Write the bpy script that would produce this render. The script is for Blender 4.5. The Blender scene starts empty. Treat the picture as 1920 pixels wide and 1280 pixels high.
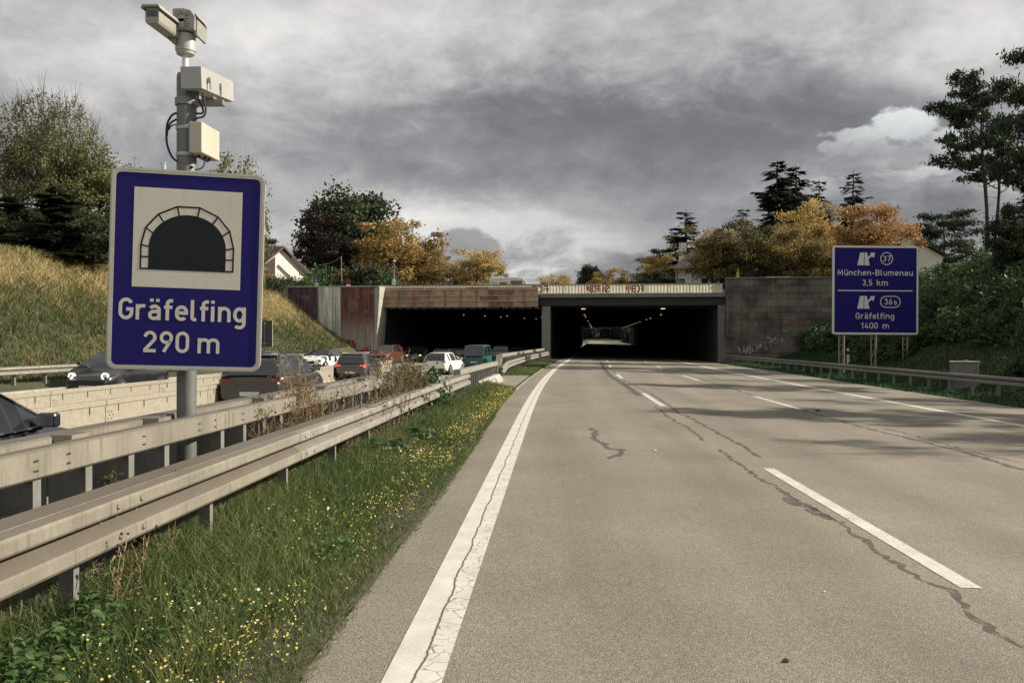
import bpy, math, random
import numpy as np
from mathutils import Vector, Matrix

R = math.radians
scene = bpy.context.scene
COL = scene.collection

# ------------------------------------------------------------------ camera, sky, sun, exposure
CAM_H = 1.69
FPX = 1660.0                       # focal length in photo pixels (1920 wide)
cam_d = bpy.data.cameras.new("camera")
cam = bpy.data.objects.new("camera", cam_d)
COL.objects.link(cam)
cam.location = (0, 0, CAM_H)
cam.rotation_euler = (R(90), 0, 0)
cam_d.sensor_width = 36
cam_d.lens = 36 * FPX / 1920
cam_d.clip_end = 9000
cam_d.clip_start = 0.05
scene.camera = cam

SUN_EL, SUN_AZ = 31.0, 7.0         # sun from the right, azimuth in degrees ahead of square
scene.view_settings.view_transform = 'Standard'
scene.view_settings.look = 'None'
scene.view_settings.gamma = 1
scene.view_settings.exposure = 0.8
scene.cycles.max_bounces = 6
scene.cycles.diffuse_bounces = 3
scene.cycles.transparent_max_bounces = 8
scene.cycles.use_denoising = True

sd = Vector((math.cos(R(SUN_EL)) * math.cos(R(SUN_AZ)), math.cos(R(SUN_EL)) * math.sin(R(SUN_AZ)), math.sin(R(SUN_EL))))
sun_d = bpy.data.lights.new("sun", 'SUN')
sun = bpy.data.objects.new("sun", sun_d)
COL.objects.link(sun)
sun.rotation_euler = sd.to_track_quat('Z', 'Y').to_euler()
sun_d.energy = 4.6
sun_d.angle = R(0.5)
sun_d.color = (1.0, 0.91, 0.76)


class NT:
    """small helper for building node trees"""
    def __init__(self, tree):
        self.t = tree
        tree.nodes.clear()

    def n(self, typ, **kw):
        nd = self.t.nodes.new(typ)
        for k, v in kw.items():
            setattr(nd, k, v)
        return nd

    def link(self, a, b):
        self.t.links.new(a, b)

    def _in(self, sock, v):
        if isinstance(v, bpy.types.NodeSocket):
            self.link(v, sock)
        elif v is not None:
            sock.default_value = v

    def m(self, op, a, b=None, c=None, clamp=False):
        nd = self.n('ShaderNodeMath', operation=op)
        nd.use_clamp = clamp
        self._in(nd.inputs[0], a)
        if b is not None: self._in(nd.inputs[1], b)
        if c is not None: self._in(nd.inputs[2], c)
        return nd.outputs[0]

    def noise(self, vec, scale, detail=4, rough=0.55, dist=0.0, out='Fac', dims='3D'):
        nd = self.n('ShaderNodeTexNoise')
        nd.noise_dimensions = dims
        self._in(nd.inputs['Vector'], vec)
        nd.inputs['Scale'].default_value = scale
        nd.inputs['Detail'].default_value = detail
        nd.inputs['Roughness'].default_value = rough
        nd.inputs['Distortion'].default_value = dist
        return nd.outputs[out]

    def ramp(self, fac, stops, interp='LINEAR'):
        nd = self.n('ShaderNodeValToRGB')
        cr = nd.color_ramp
        cr.interpolation = interp
        while len(cr.elements) < len(stops):
            cr.elements.new(0.5)
        for e, (p, c) in zip(cr.elements, stops):
            e.position = p
            if isinstance(c, (int, float)):
                c = (c, c, c)
            e.color = (c[0], c[1], c[2], 1)
        self._in(nd.inputs[0], fac)
        return nd.outputs[0]

    def sstep(self, x, a, b):
        nd = self.n('ShaderNodeMapRange', interpolation_type='SMOOTHSTEP')
        self._in(nd.inputs[0], x)
        nd.inputs[1].default_value = a
        nd.inputs[2].default_value = b
        nd.inputs[3].default_value = 0
        nd.inputs[4].default_value = 1
        return nd.outputs[0]

    def mix(self, fac, a, b, blend='MIX'):
        nd = self.n('ShaderNodeMix', data_type='RGBA', blend_type=blend)
        self._in(nd.inputs[0], fac)
        for s, v in ((nd.inputs[6], a), (nd.inputs[7], b)):
            if isinstance(v, (tuple, list)) and len(v) == 3:
                v = (v[0], v[1], v[2], 1)
            self._in(s, v)
        return nd.outputs[2]

    def comb(self, x, y, z):
        nd = self.n('ShaderNodeCombineXYZ')
        for s, v in zip(nd.inputs, (x, y, z)):
            self._in(s, v)
        return nd.outputs[0]

    def vm(self, op, a, b):
        nd = self.n('ShaderNodeVectorMath', operation=op)
        self._in(nd.inputs[0], a)
        self._in(nd.inputs[1], b)
        return nd.outputs[0]


world = bpy.data.worlds.new("World")
scene.world = world
world.use_nodes = True
W = NT(world.node_tree)


def build_sky():
    tc = W.n('ShaderNodeTexCoord')
    sep = W.n('ShaderNodeSeparateXYZ')
    W.link(tc.outputs['Generated'], sep.inputs[0])
    x, y, z = sep.outputs
    zz = W.m('ADD', W.m('MAXIMUM', z, 0.0), 0.16)
    px, py = W.m('DIVIDE', x, zz), W.m('DIVIDE', y, zz)
    p = W.comb(px, py, 0.0)
    warp = W.noise(p, 1.1, 3, 0.5, 0, 'Color')
    pw = W.vm('ADD', p, W.vm('MULTIPLY', W.vm('SUBTRACT', warp, (0.5, 0.5, 0.5)), (0.9, 0.9, 0)))
    ps = W.vm('MULTIPLY', pw, (0.62, 1.0, 1.0))
    n1 = W.noise(W.vm('ADD', ps, (3.1, 1.7, 0)), 0.75, 8, 0.52)
    n2 = W.noise(W.vm('ADD', ps, (9.3, 5.2, 0)), 2.1, 7, 0.58)
    # finer detail laid on the direction itself so that it does not smear out at the horizon
    q = W.vm('MULTIPLY', tc.outputs['Generated'], (1.0, 1.0, 1.75))
    n3 = W.noise(q, 4.2, 7, 0.55, 0.5)
    n4 = W.noise(W.vm('ADD', q, (4.0, 2.0, 7.0)), 13.0, 6, 0.6, 0.3)
    n5 = W.noise(W.vm('ADD', q, (1.0, 8.0, 3.0)), 30.0, 6, 0.62, 0.2)
    base = W.m('ADD', W.m('MULTIPLY', n1, 0.28), W.m('MULTIPLY', n2, 0.14))
    base = W.m('ADD', base, W.m('MULTIPLY', n3, 0.40))
    base = W.m('ADD', base, W.m('MULTIPLY', W.m('SUBTRACT', n5, 0.5), 0.10))
    base = W.m('ADD', base, W.m('MULTIPLY', n4, 0.22))
    # slope directions of the forward sky (tangents)
    ys = W.m('MAXIMUM', y, 0.05)
    u, v = W.m('DIVIDE', x, ys), W.m('DIVIDE', z, ys)
    fwd = W.sstep(y, 0.05, 0.3)
    un = W.m('ADD', u, W.m('MULTIPLY', W.m('SUBTRACT', n3, 0.5), 0.10))
    vn = W.m('ADD', v, W.m('MULTIPLY', W.m('SUBTRACT', n4, 0.5), 0.10))

    def lobe(cx, cy, sx, sy, amp, uu=None, vv=None):
        a = W.m('DIVIDE', W.m('SUBTRACT', uu or u, (cx - 960) / FPX), sx / FPX)
        b = W.m('DIVIDE', W.m('SUBTRACT', vv or v, (640 - cy) / FPX), sy / FPX)
        r = W.m('ADD', W.m('MULTIPLY', a, a), W.m('MULTIPLY', b, b))
        g = W.m('EXPONENT', W.m('MULTIPLY', r, -1.0))
        return W.m('MULTIPLY', g, amp)
    # large banks: bright break top centre, dark bank across the middle right
    tot = None
    for a in [(640, 50, 330, 120, 0.13), (1000, -60, 520, 100, 0.03), (60, 150, 190, 130, 0.08), (560, 200, 200, 90, 0.05), (1880, 40, 230, 110, 0.14), (480, 420, 200, 60, 0.05),
              (1330, 235, 420, 85, -0.17), (900, 230, 330, 70, -0.06), (1650, 400, 260, 65, -0.17), (1560, 130, 160, 60, -0.05),
              (820, 400, 170, 36, 0.17), (1010, 440, 180, 34, 0.14), (1180, 480, 130, 30, 0.05), (1000, 510, 100, 14, 0.12),
              (1150, 515, 140, 28, -0.13), (200, 260, 200, 60, -0.02), (1050, 330, 350, 26, -0.05)]:
        g = lobe(*a, uu=un, vv=vn)
        tot = g if tot is None else W.m('ADD', tot, g)
    base = W.m('ADD', base, W.m('MULTIPLY', tot, fwd))
    base = W.m('ADD', base, W.m('MULTIPLY', W.sstep(W.m('MULTIPLY', y, -1.0), 0.0, 0.7), 0.14))  # unseen sky behind the camera brightened to light sign and bridge faces
    base = W.m('ADD', base, -0.004)
    lum = W.ramp(base, [(0.20, (0.068, 0.071, 0.080)), (0.36, (0.114, 0.117, 0.126)), (0.45, (0.176, 0.177, 0.184)), (0.53, (0.270, 0.264, 0.263)), (0.62, (0.380, 0.373, 0.365)), (0.76, (0.54, 0.525, 0.505))])

    # heaped clouds low on the right and a grey tower left of centre
    def heap(lobes, lo, hi, thick, top, bot, vtop, vbot, lum_in):
        s = None
        for a in lobes:
            g = lobe(*a)
            s = g if s is None else W.m('MAXIMUM', s, g)
        s = W.m('ADD', s, W.m('MULTIPLY', W.m('SUBTRACT', n4, 0.5), 1.5))
        s = W.m('ADD', s, W.m('MULTIPLY', W.m('SUBTRACT', n5, 0.5), 0.9))
        s = W.m('ADD', s, W.m('MULTIPLY', W.m('SUBTRACT', n3, 0.5), 0.45))
        mk = W.m('MULTIPLY', W.m('MULTIPLY', W.sstep(s, lo, hi), thick), fwd)
        vv = W.m('ADD', v, W.m('MULTIPLY', W.m('SUBTRACT', n4, 0.5), 0.09))
        tt = W.sstep(vv, (640 - vbot) / FPX, (640 - vtop) / FPX)
        return W.mix(mk, lum_in, W.mix(tt, bot, top))
    lum = heap([(1700, 235, 75, 34, 1), (1610, 262, 70, 34, 1), (1780, 265, 60, 34, 1), (1560, 275, 30, 20, 0.9)], 0.30, 0.56, 0.9, (0.47, 0.49, 0.485), (0.20, 0.197, 0.205), 205, 305, lum)
    lum = heap([(1740, 135, 60, 28, 1), (1830, 90, 70, 26, 1), (1690, 155, 40, 14, 0.9)], 0.40, 0.75, 0.65, (0.42, 0.41, 0.40), (0.24, 0.235, 0.235), 70, 180, lum)
    lum = heap([(1680, 330, 60, 14, 1), (1750, 320, 40, 12, 1), (1560, 340, 50, 10, 0.9), (1640, 345, 40, 9, 1)], 0.36, 0.70, 0.7, (0.40, 0.39, 0.39), (0.17, 0.168, 0.178), 310, 360, lum)
    lum = heap([(868, 462, 52, 40, 1), (835, 480, 34, 26, 1), (912, 470, 30, 26, 0.95), (880, 500, 70, 24, 1)], 0.34, 0.64, 0.7, (0.130, 0.123, 0.13), (0.17, 0.168, 0.172), 430, 500, lum)
    lum = heap([(1010, 515, 60, 16, 1), (1055, 508, 30, 14, 0.9)], 0.42, 0.6, 0.85, (0.50, 0.49, 0.475), (0.21, 0.208, 0.212), 498, 530, lum)
    # Nishita sky behind the clouds, seen through one small break
    sky = W.n('ShaderNodeTexSky')
    sky.sky_type = 'NISHITA'
    sky.sun_disc = False
    sky.sun_elevation = R(SUN_EL)
    sky.sun_rotation = R(90 - SUN_AZ)
    hole = W.m('ADD', lobe(868, 408, 60, 12, 0.7), W.m('MULTIPLY', W.m('SUBTRACT', n5, 0.5), 3.2))
    hole = W.m('MULTIPLY', W.m('MULTIPLY', W.sstep(hole, 0.62, 1.15), 0.55), fwd)
    lum10 = W.vm('MULTIPLY', lum, (10, 10, 10))
    fin = W.mix(hole, lum10, W.vm('MULTIPLY', sky.outputs[0], (0.9, 0.9, 0.9)))
    fin = W.mix(0.015, fin, sky.outputs[0])
    bg = W.n('ShaderNodeBackground')
    bg.inputs['Strength'].default_value = 0.1
    W.link(fin, bg.inputs['Color'])
    out = W.n('ShaderNodeOutputWorld')
    W.link(bg.outputs[0], out.inputs[0])


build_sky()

# ------------------------------------------------------------------ mesh helpers


WORLD_BUILT = set()               # things whose parts are laid out in world coordinates


class MB:
    """collects faces; build() links them as ONE mesh object"""
    def __init__(self):
        self.v, self.f, self.mi, self.uv = [], [], [], None

    def add(self, verts, faces, mi=0):
        o = len(self.v)
        self.v += [tuple(p) for p in verts]
        for fc in faces:
            self.f.append(tuple(i + o for i in fc))
            self.mi.append(mi)

    def quad(self, a, b, c, d, mi=0):
        self.add([a, b, c, d], [(0, 1, 2, 3)], mi)

    def box(self, c, s, mi=0, mat=None):
        x, y, z = s[0] / 2, s[1] / 2, s[2] / 2
        vs = [Vector((sx * x, sy * y, sz * z)) for sz in (-1, 1) for sy in (-1, 1) for sx in (-1, 1)]
        if mat is not None:
            vs = [mat @ p for p in vs]
        vs = [p + Vector(c) for p in vs]
        self.add(vs, [(0, 2, 3, 1), (4, 5, 7, 6), (0, 1, 5, 4), (2, 6, 7, 3), (0, 4, 6, 2), (1, 3, 7, 5)], mi)

    def box2(self, a, b, mi=0):
        self.box([(a[i] + b[i]) / 2 for i in range(3)], [abs(b[i] - a[i]) for i in range(3)], mi)

    def tube(self, pts, r, n=8, mi=0, cap=True):
        pts = [Vector(p) for p in pts]
        rs = r if isinstance(r, (list, tuple)) else [r] * len(pts)
        rings = []
        ref = None
        for i, p in enumerate(pts):
            d = (pts[min(i + 1, len(pts) - 1)] - pts[max(i - 1, 0)])
            if d.length < 1e-9: d = Vector((0, 0, 1))
            d.normalize()
            if ref is None:
                ref = Vector((1, 0, 0)) if abs(d.x) < 0.8 else Vector((0, 1, 0))
            a = (ref - d * ref.dot(d))
            if a.length < 1e-6:
                a = d.orthogonal()
            a.normalize()
            ref = a
            b = d.cross(a)
            rings.append([p + (a * math.cos(2 * math.pi * k / n) + b * math.sin(2 * math.pi * k / n)) * rs[i] for k in range(n)])
        vs = [q for ring in rings for q in ring]
        fs = []
        for i in range(len(rings) - 1):
            for k in range(n):
                k2 = (k + 1) % n
                fs.append((i * n + k, i * n + k2, (i + 1) * n + k2, (i + 1) * n + k))
        if cap:
            fs.append(tuple(range(n - 1, -1, -1)))
            fs.append(tuple((len(rings) - 1) * n + k for k in range(n)))
        self.add(vs, fs, mi)

    def cyl(self, a, b, r, n=16, mi=0, r2=None):
        self.tube([a, b], [r, r if r2 is None else r2], n, mi)

    def prism(self, poly, z0, z1, mi=0):
        """vertical extrusion of an xy polygon"""
        n = len(poly)
        vs = [(p[0], p[1], z0) for p in poly] + [(p[0], p[1], z1) for p in poly]
        fs = [tuple(range(n - 1, -1, -1)), tuple(range(n, 2 * n))]
        for i in range(n):
            j = (i + 1) % n
            fs.append((i, j, n + j, n + i))
        self.add(vs, fs, mi)

    def sweep(self, rings, closed=True, cap=True, mi=0):
        n = len(rings[0])
        vs = [p for r in rings for p in r]
        fs = []
        for i in range(len(rings) - 1):
            for k in range(n if closed else n - 1):
                k2 = (k + 1) % n
                fs.append((i * n + k, i * n + k2, (i + 1) * n + k2, (i + 1) * n + k))
        if cap and closed:
            fs.append(tuple(range(n - 1, -1, -1)))
            fs.append(tuple((len(rings) - 1) * n + k for k in range(n)))
        self.add(vs, fs, mi)

    def shift(self, off):
        self.v = [(p[0] - off[0], p[1] - off[1], p[2] - off[2]) for p in self.v]

    def build(self, name, mats, parent=None, smooth=False, recalc=True, bevel=0.0, autosmooth=None):
        if parent is not None and parent.name in WORLD_BUILT:
            self.shift(parent.location)
        me = bpy.data.meshes.new(name)
        me.from_pydata(self.v, [], self.f)
        if not isinstance(mats, (list, tuple)):
            mats = [mats]
        for m_ in mats:
            me.materials.append(m_)
        if len(mats) > 1:
            me.polygons.foreach_set('material_index', self.mi)
        if recalc:
            import bmesh
            bm = bmesh.new()
            bm.from_mesh(me)
            bmesh.ops.recalc_face_normals(bm, faces=bm.faces)
            bm.to_mesh(me)
            bm.free()
        if smooth:
            me.polygons.foreach_set('use_smooth', [True] * len(me.polygons))
            if autosmooth:
                me.set_sharp_from_angle(angle=R(autosmooth))
        me.update()
        o = bpy.data.objects.new(name, me)
        COL.objects.link(o)
        if parent is not None:
            o.parent = parent
        if bevel:
            bv = o.modifiers.new("edge", 'BEVEL')
            bv.width = bevel
            bv.segments = 2
            bv.limit_method = 'ANGLE'
            bv.angle_limit = R(40)
        return o


def tag(o, label=None, cat=None, group=None, kind=None):
    if label: o['label'] = label
    if cat: o['category'] = cat
    if group: o['group'] = group
    if kind: o['kind'] = kind
    return o


def thing(name, label, cat, loc=(0, 0, 0), rz=0.0, group=None):
    o = bpy.data.objects.new(name, None)
    COL.objects.link(o)
    o.location = loc
    o.rotation_euler = (0, 0, rz)
    o.empty_display_size = 0.2
    return tag(o, label, cat, group)


def copy_tree(o, parent=None):
    c = o.copy()
    COL.objects.link(c)
    if parent is not None:
        c.parent = parent
        c.matrix_parent_inverse = o.matrix_parent_inverse.copy()
    for ch in list(o.children):
        copy_tree(ch, c)
    return c


def np_mesh(name, verts, faces, mat, parent=None, attr=None, smooth=False):
    """fast mesh from numpy arrays; faces (N,4) or (N,3); attr = float per vertex stored as 'r'"""
    me = bpy.data.meshes.new(name)
    nv, nf, k = len(verts), len(faces), faces.shape[1]
    me.vertices.add(nv)
    me.vertices.foreach_set('co', np.asarray(verts, dtype=np.float32).ravel())
    me.loops.add(nf * k)
    me.loops.foreach_set('vertex_index', np.asarray(faces, dtype=np.int32).ravel())
    me.polygons.add(nf)
    me.polygons.foreach_set('loop_start', np.arange(0, nf * k, k, dtype=np.int32))
    if attr is not None:
        a = me.attributes.new('r', 'FLOAT', 'POINT')
        a.data.foreach_set('value', np.asarray(attr, dtype=np.float32))
    me.materials.append(mat)
    if smooth:
        me.polygons.foreach_set('use_smooth', np.ones(nf, dtype=bool))
    me.update(calc_edges=True)
    me.validate()
    o = bpy.data.objects.new(name, me)
    COL.objects.link(o)
    if parent is not None:
        o.parent = parent
    return o


# ------------------------------------------------------------------ materials
MATS = {}


def mat(name, col, rough=0.6, metal=0.0, var=0.25, scale=3.0, dirt=None, dirt_amt=0.35, bump=0.0, bscale=40.0, streak=False, spec=0.5, coat=0.0, emit=None, estr=0.0, fine=0.0, fscale=60.0):
    """principled surface with procedural mottling, optional dirt/streak patches and bump"""
    if name in MATS:
        return MATS[name]
    m_ = bpy.data.materials.new(name)
    m_.use_nodes = True
    T = NT(m_.node_tree)
    tc = T.n('ShaderNodeTexCoord').outputs['Object']
    b = T.n('ShaderNodeBsdfPrincipled')
    n = T.noise(tc, scale, 5, 0.6)
    lo = tuple(c * (1 - var) for c in col)
    hi = tuple(min(1, c * (1 + var)) for c in col)
    c = T.ramp(n, [(0.25, lo), (0.75, hi)])
    if fine:
        fn = T.noise(tc, fscale, 3, 0.7)
        c = T.mix(1.0, c, T.ramp(fn, [(0.3, 1 - fine), (0.7, 1 + fine)]), 'MULTIPLY')
    if dirt is not None:
        vec = T.vm('MULTIPLY', tc, (6.0, 6.0, 0.45)) if streak else tc
        dn = T.noise(vec, scale * 1.7, 6, 0.65)
        c = T.mix(T.m('MULTIPLY', T.sstep(dn, 0.48, 0.72), dirt_amt), c, dirt)
    T.link(c, b.inputs['Base Color'])
    rr = T.ramp(n, [(0.2, max(0.02, rough - 0.08)), (0.8, min(1, rough + 0.08))])
    T.link(rr, b.inputs['Roughness'])
    b.inputs['Metallic'].default_value = metal
    b.inputs['Specular IOR Level'].default_value = spec
    b.inputs['Coat Weight'].default_value = coat
    if bump:
        bn = T.noise(tc, bscale, 4, 0.6)
        bp = T.n('ShaderNodeBump')
        bp.inputs['Strength'].default_value = bump
        bp.inputs['Distance'].default_value = 0.02
        T.link(bn, bp.inputs['Height'])
        T.link(bp.outputs[0], b.inputs['Normal'])
    if emit is not None:
        b.inputs['Emission Color'].default_value = (*emit, 1)
        b.inputs['Emission Strength'].default_value = estr
    out = T.n('ShaderNodeOutputMaterial')
    T.link(b.outputs[0], out.inputs[0])
    MATS[name] = m_
    return m_


def dusty_tops(m_, col, amt):
    """road dust that has settled on the upward-facing ledges"""
    T = m_.node_tree
    b = [n for n in T.nodes if n.type == 'BSDF_PRINCIPLED'][0]
    src = b.inputs['Base Color'].links[0].from_socket
    g = T.nodes.new('ShaderNodeNewGeometry')
    sp = T.nodes.new('ShaderNodeSeparateXYZ')
    T.links.new(g.outputs['True Normal'], sp.inputs[0])
    r = T.nodes.new('ShaderNodeMapRange')
    r.inputs[1].default_value, r.inputs[2].default_value = 0.45, 0.75
    r.inputs[3].default_value, r.inputs[4].default_value = 0.0, amt
    T.links.new(sp.outputs[2], r.inputs[0])
    mx = T.nodes.new('ShaderNodeMix')
    mx.data_type = 'RGBA'
    mx.inputs[7].default_value = (*col, 1)
    T.links.new(r.outputs[0], mx.inputs[0])
    T.links.new(src, mx.inputs[6])
    T.links.new(mx.outputs[2], b.inputs['Base Color'])


def leaf_mat(name, stops, transl=0.3, rough=0.6):
    """leaf colour runs along the stops by each leaf's own random value, plus some per-tree drift"""
    if name in MATS:
        return MATS[name]
    m_ = bpy.data.materials.new(name)
    m_.use_nodes = True
    T = NT(m_.node_tree)
    at = T.n('ShaderNodeAttribute', attribute_name='r')
    oi = T.n('ShaderNodeObjectInfo')
    f = T.m('ADD', at.outputs['Fac'], T.m('MULTIPLY', T.m('SUBTRACT', oi.outputs['Random'], 0.5), 0.16), clamp=True)
    c = T.ramp(f, stops)
    b = T.n('ShaderNodeBsdfPrincipled')
    T.link(c, b.inputs['Base Color'])
    b.inputs['Roughness'].default_value = rough
    b.inputs['Specular IOR Level'].default_value = 0.25
    tr = T.n('ShaderNodeBsdfTranslucent')
    T.link(c, tr.inputs['Color'])
    mx = T.n('ShaderNodeMixShader')
    mx.inputs[0].default_value = transl
    T.link(b.outputs[0], mx.inputs[1])
    T.link(tr.outputs[0], mx.inputs[2])
    out = T.n('ShaderNodeOutputMaterial')
    T.link(mx.outputs[0], out.inputs[0])
    MATS[name] = m_
    return m_


M_STEEL = mat('galvanised_steel', (0.232, 0.214, 0.176), 0.55, 0.25, 0.2, 2.2, (0.13, 0.105, 0.078), 0.65, streak=True, fine=0.06, fscale=35)
M_STEEL_PALE = mat('weathered_zinc', (0.275, 0.263, 0.232), 0.55, 0.2, 0.24, 5.0, (0.165, 0.145, 0.12), 0.6, fine=0.12, fscale=25)
dusty_tops(M_STEEL, (0.115, 0.098, 0.078), .85)
dusty_tops(M_STEEL_PALE, (0.15, 0.132, 0.108), .7)
M_STEEL_DARK = mat('dull_shaded_zinc', (0.20, 0.20, 0.19), 0.6, 0.3, 0.18, 3.0, (0.15, 0.12, 0.09), 0.5, streak=True)  # zinc base darkened to carry the shade on the right rail and posts
M_SLOT = mat('slot_black', (0.02, 0.02, 0.02), 0.8)
M_CONC = mat('concrete', (0.33, 0.315, 0.28), 0.9, 0, 0.2, 1.2, (0.12, 0.115, 0.10), 0.55, 0.25, 30, streak=True, fine=0.15, fscale=14)
M_CONC_DARK = mat('stained_concrete', (0.15, 0.15, 0.14), 0.9, 0, 0.25, 0.9, (0.06, 0.06, 0.055), 0.6, 0.25, 30, streak=True, fine=0.2, fscale=9)
M_POLE = mat('grey_pole_paint', (0.125, 0.132, 0.128), 0.5, 0.2, 0.1, 3, (0.10, 0.10, 0.095), 0.4, streak=True)
M_BLACK = mat('black_rubber', (0.018, 0.018, 0.02), 0.75)
M_WHITE = mat('white_plastic', (0.72, 0.70, 0.66), 0.5, 0, 0.06, 2)
# ------------------------------------------------------------------ the road's run: s metres along, t metres right of the left edge line
K0, S_A, S_B = 0.00105, 18.0, 62.0
TH0 = 0.0494
TH1 = TH0 + K0 * (S_B - S_A)
_ss = np.arange(-80, 1400, 0.25)
_th = TH0 + K0 * np.clip(_ss - S_A, 0, S_B - S_A)
_xx = np.concatenate([[0], np.cumsum(np.sin(_th[:-1]) * 0.25)])
_yy = np.concatenate([[0], np.cumsum(np.cos(_th[:-1]) * 0.25)])
_xx += -0.716 - np.interp(0, _ss, _xx)
_yy += 0 - np.interp(0, _ss, _yy)


def rd(s, t, z=0.0):
    th = float(np.interp(s, _ss, _th))
    return Vector((float(np.interp(s, _ss, _xx)) + t * math.cos(th), float(np.interp(s, _ss, _yy)) - t * math.sin(th), z))


def heading(s):
    return float(np.interp(s, _ss, _th))


def st_of(X, Y):
    """road coordinates of a world point"""
    s = Y
    for _ in range(6):
        p = rd(s, 0)
        th = heading(s)
        s += (X - p.x) * math.sin(th) + (Y - p.y) * math.cos(th)
    p = rd(s, 0)
    th = heading(s)
    return s, (X - p.x) * math.cos(th) - (Y - p.y) * math.sin(th)


def sm(x, a, b):
    u = min(1, max(0, (x - a) / (b - a)))
    return u * u * (3 - 2 * u)


PLAT = 6.25
S_PORTAL, S_EXIT = 85.0, 292.0


def grade(s):
    return max(0.0, s - 100) * 0.0052


def lerp_tab(x, tab):
    return float(np.interp(x, [a for a, _ in tab], [b for _, b in tab]))


def G(s, t):
    """ground height of the cutting"""
    zl = -0.28 - 0.30 * sm(s, 26, 60) * sm(-t, 3.5, 6) * (1 - sm(-t, 11.5, 14.5))
    if t >= 0:
        z = lerp_tab(t, [(0, 0), (14.8, -0.326), (16.6, -0.30), (19.0, 0.1), (20.5, 0.55), (31.0, 6.4), (36, 6.9), (1e4, 6.9)])
    else:
        if t < -18.9: t = min(-18.9, t) - 2.1 * sm(s, 62, 84)
        z = lerp_tab(-t, [(0, 0), (0.57, 0.0), (2.0, 0.03), (3.3, 0.0), (4.6, zl), (18.9, -0.27), (20.2, 0.0), (21.0, 0.12), (31.4, 7.0), (36, 7.4), (1e4, 7.4)])
    b = sm(s, 72, 86)
    if abs(t) > 30:
        z = z * (1 - b) + PLAT * b if z > PLAT else z
    return z + grade(s)


def pg(px, py):
    """the point of our carriageway seen at a photograph pixel (used to measure the markings)"""
    z = 0.0
    for _ in range(8):
        d = (CAM_H - z) * FPX / (py - 640)
        X = (px - 960) / FPX * d
        s, t = st_of(X, d)
        z = -0.022 * max(t, 0)
    return X, d, s, t


def sheet(name, ss, ts, zf, mats, kind='structure', uvscale=1.0, smooth=True, mi_fn=None):
    """a surface over the road coordinates; ts may be a function of s"""
    vs, fs, uv = [], [], []
    nT = None
    for s in ss:
        tl = ts(s) if callable(ts) else ts
        nT = len(tl)
        for t in tl:
            p = rd(s, t, zf(s, t))
            vs.append(p)
            uv.append((t, s))
    for i in range(len(ss) - 1):
        for j in range(nT - 1):
            a = i * nT + j
            fs.append((a, a + 1, a + nT + 1, a + nT))
    me = bpy.data.meshes.new(name)
    me.from_pydata([tuple(v) for v in vs], [], fs)
    ul = me.uv_layers.new(name='UVMap')
    for p in me.polygons:
        for li, vi in zip(p.loop_indices, p.vertices):
            ul.data[li].uv = uv[vi]
    me.materials.append(mats)
    if smooth:
        me.polygons.foreach_set('use_smooth', [True] * len(me.polygons))
    me.update()
    o = bpy.data.objects.new(name, me)
    COL.objects.link(o)
    if kind: o['kind'] = kind
    return o


def frange(a, b, st):
    n = max(1, int(round((b - a) / st)))
    return [a + (b - a) * i / n for i in range(n + 1)]


# ---- materials of the setting
def mat_asphalt(name, col, pale=1.0):
    m_ = bpy.data.materials.new(name)
    m_.use_nodes = True
    T = NT(m_.node_tree)
    tc = T.n('ShaderNodeTexCoord')
    ob, uv = tc.outputs['Object'], tc.outputs['UV']
    b = T.n('ShaderNodeBsdfPrincipled')
    big = T.noise(ob, 0.35, 5, 0.6)
    med = T.noise(T.vm('MULTIPLY', uv, (1.6, 0.10, 1)), 1.0, 5, 0.6)
    c = T.ramp(big, [(0.33, tuple(x * 0.84 for x in col)), (0.67, tuple(x * 1.12 for x in col))])
    c = T.mix(1.0, c, T.ramp(med, [(0.3, 0.90), (0.7, 1.10)]), 'MULTIPLY')
    # wheel tracks: smoother, darker bands along the lanes
    sp = T.n('ShaderNodeSeparateXYZ')
    T.link(uv, sp.inputs[0])
    ph = T.m('COSINE', T.m('MULTIPLY', T.m('SUBTRACT', sp.outputs[0], 0.95), 2 * math.pi / 1.875))
    c = T.mix(1.0, c, T.ramp(T.m('ADD', T.m('MULTIPLY', ph, 0.5), 0.5), [(0.0, 1.05), (1.0, 0.93)]), 'MULTIPLY')
    # aggregate: light and dark stones
    vo = T.n('ShaderNodeTexVoronoi')
    vo.inputs['Scale'].default_value = 135
    T.link(ob, vo.inputs['Vector'])
    sep = T.n('ShaderNodeSeparateColor')
    T.link(vo.outputs['Color'], sep.inputs[0])
    c = T.mix(1.0, c, T.ramp(sep.outputs[0], [(0.0, 0.55), (0.25, 0.84), (0.6, 1.03), (0.9, 1.18), (1.0, 1.7)]), 'MULTIPLY')
    fine = T.noise(ob, 28, 4, 0.7)
    c = T.mix(1.0, c, T.ramp(fine, [(0.3, 0.82), (0.7, 1.18)]), 'MULTIPLY')
    sp_ = T.noise(ob, 2.3, 5, 0.7)
    c = T.mix(T.m('MULTIPLY', T.sstep(sp_, 0.60, 0.75), 0.22), c, tuple(x * 0.5 for x in col))
    T.link(c, b.inputs['Base Color'])
    b.inputs['Roughness'].default_value = 0.82
    b.inputs['Specular IOR Level'].default_value = 0.35
    bp = T.n('ShaderNodeBump')
    bp.inputs['Strength'].default_value = 0.55
    bp.inputs['Distance'].default_value = 0.006
    T.link(vo.outputs['Distance'], bp.inputs['Height'])
    T.link(bp.outputs[0], b.inputs['Normal'])
    out = T.n('ShaderNodeOutputMaterial')
    T.link(b.outputs[0], out.inputs[0])
    return m_


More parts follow.
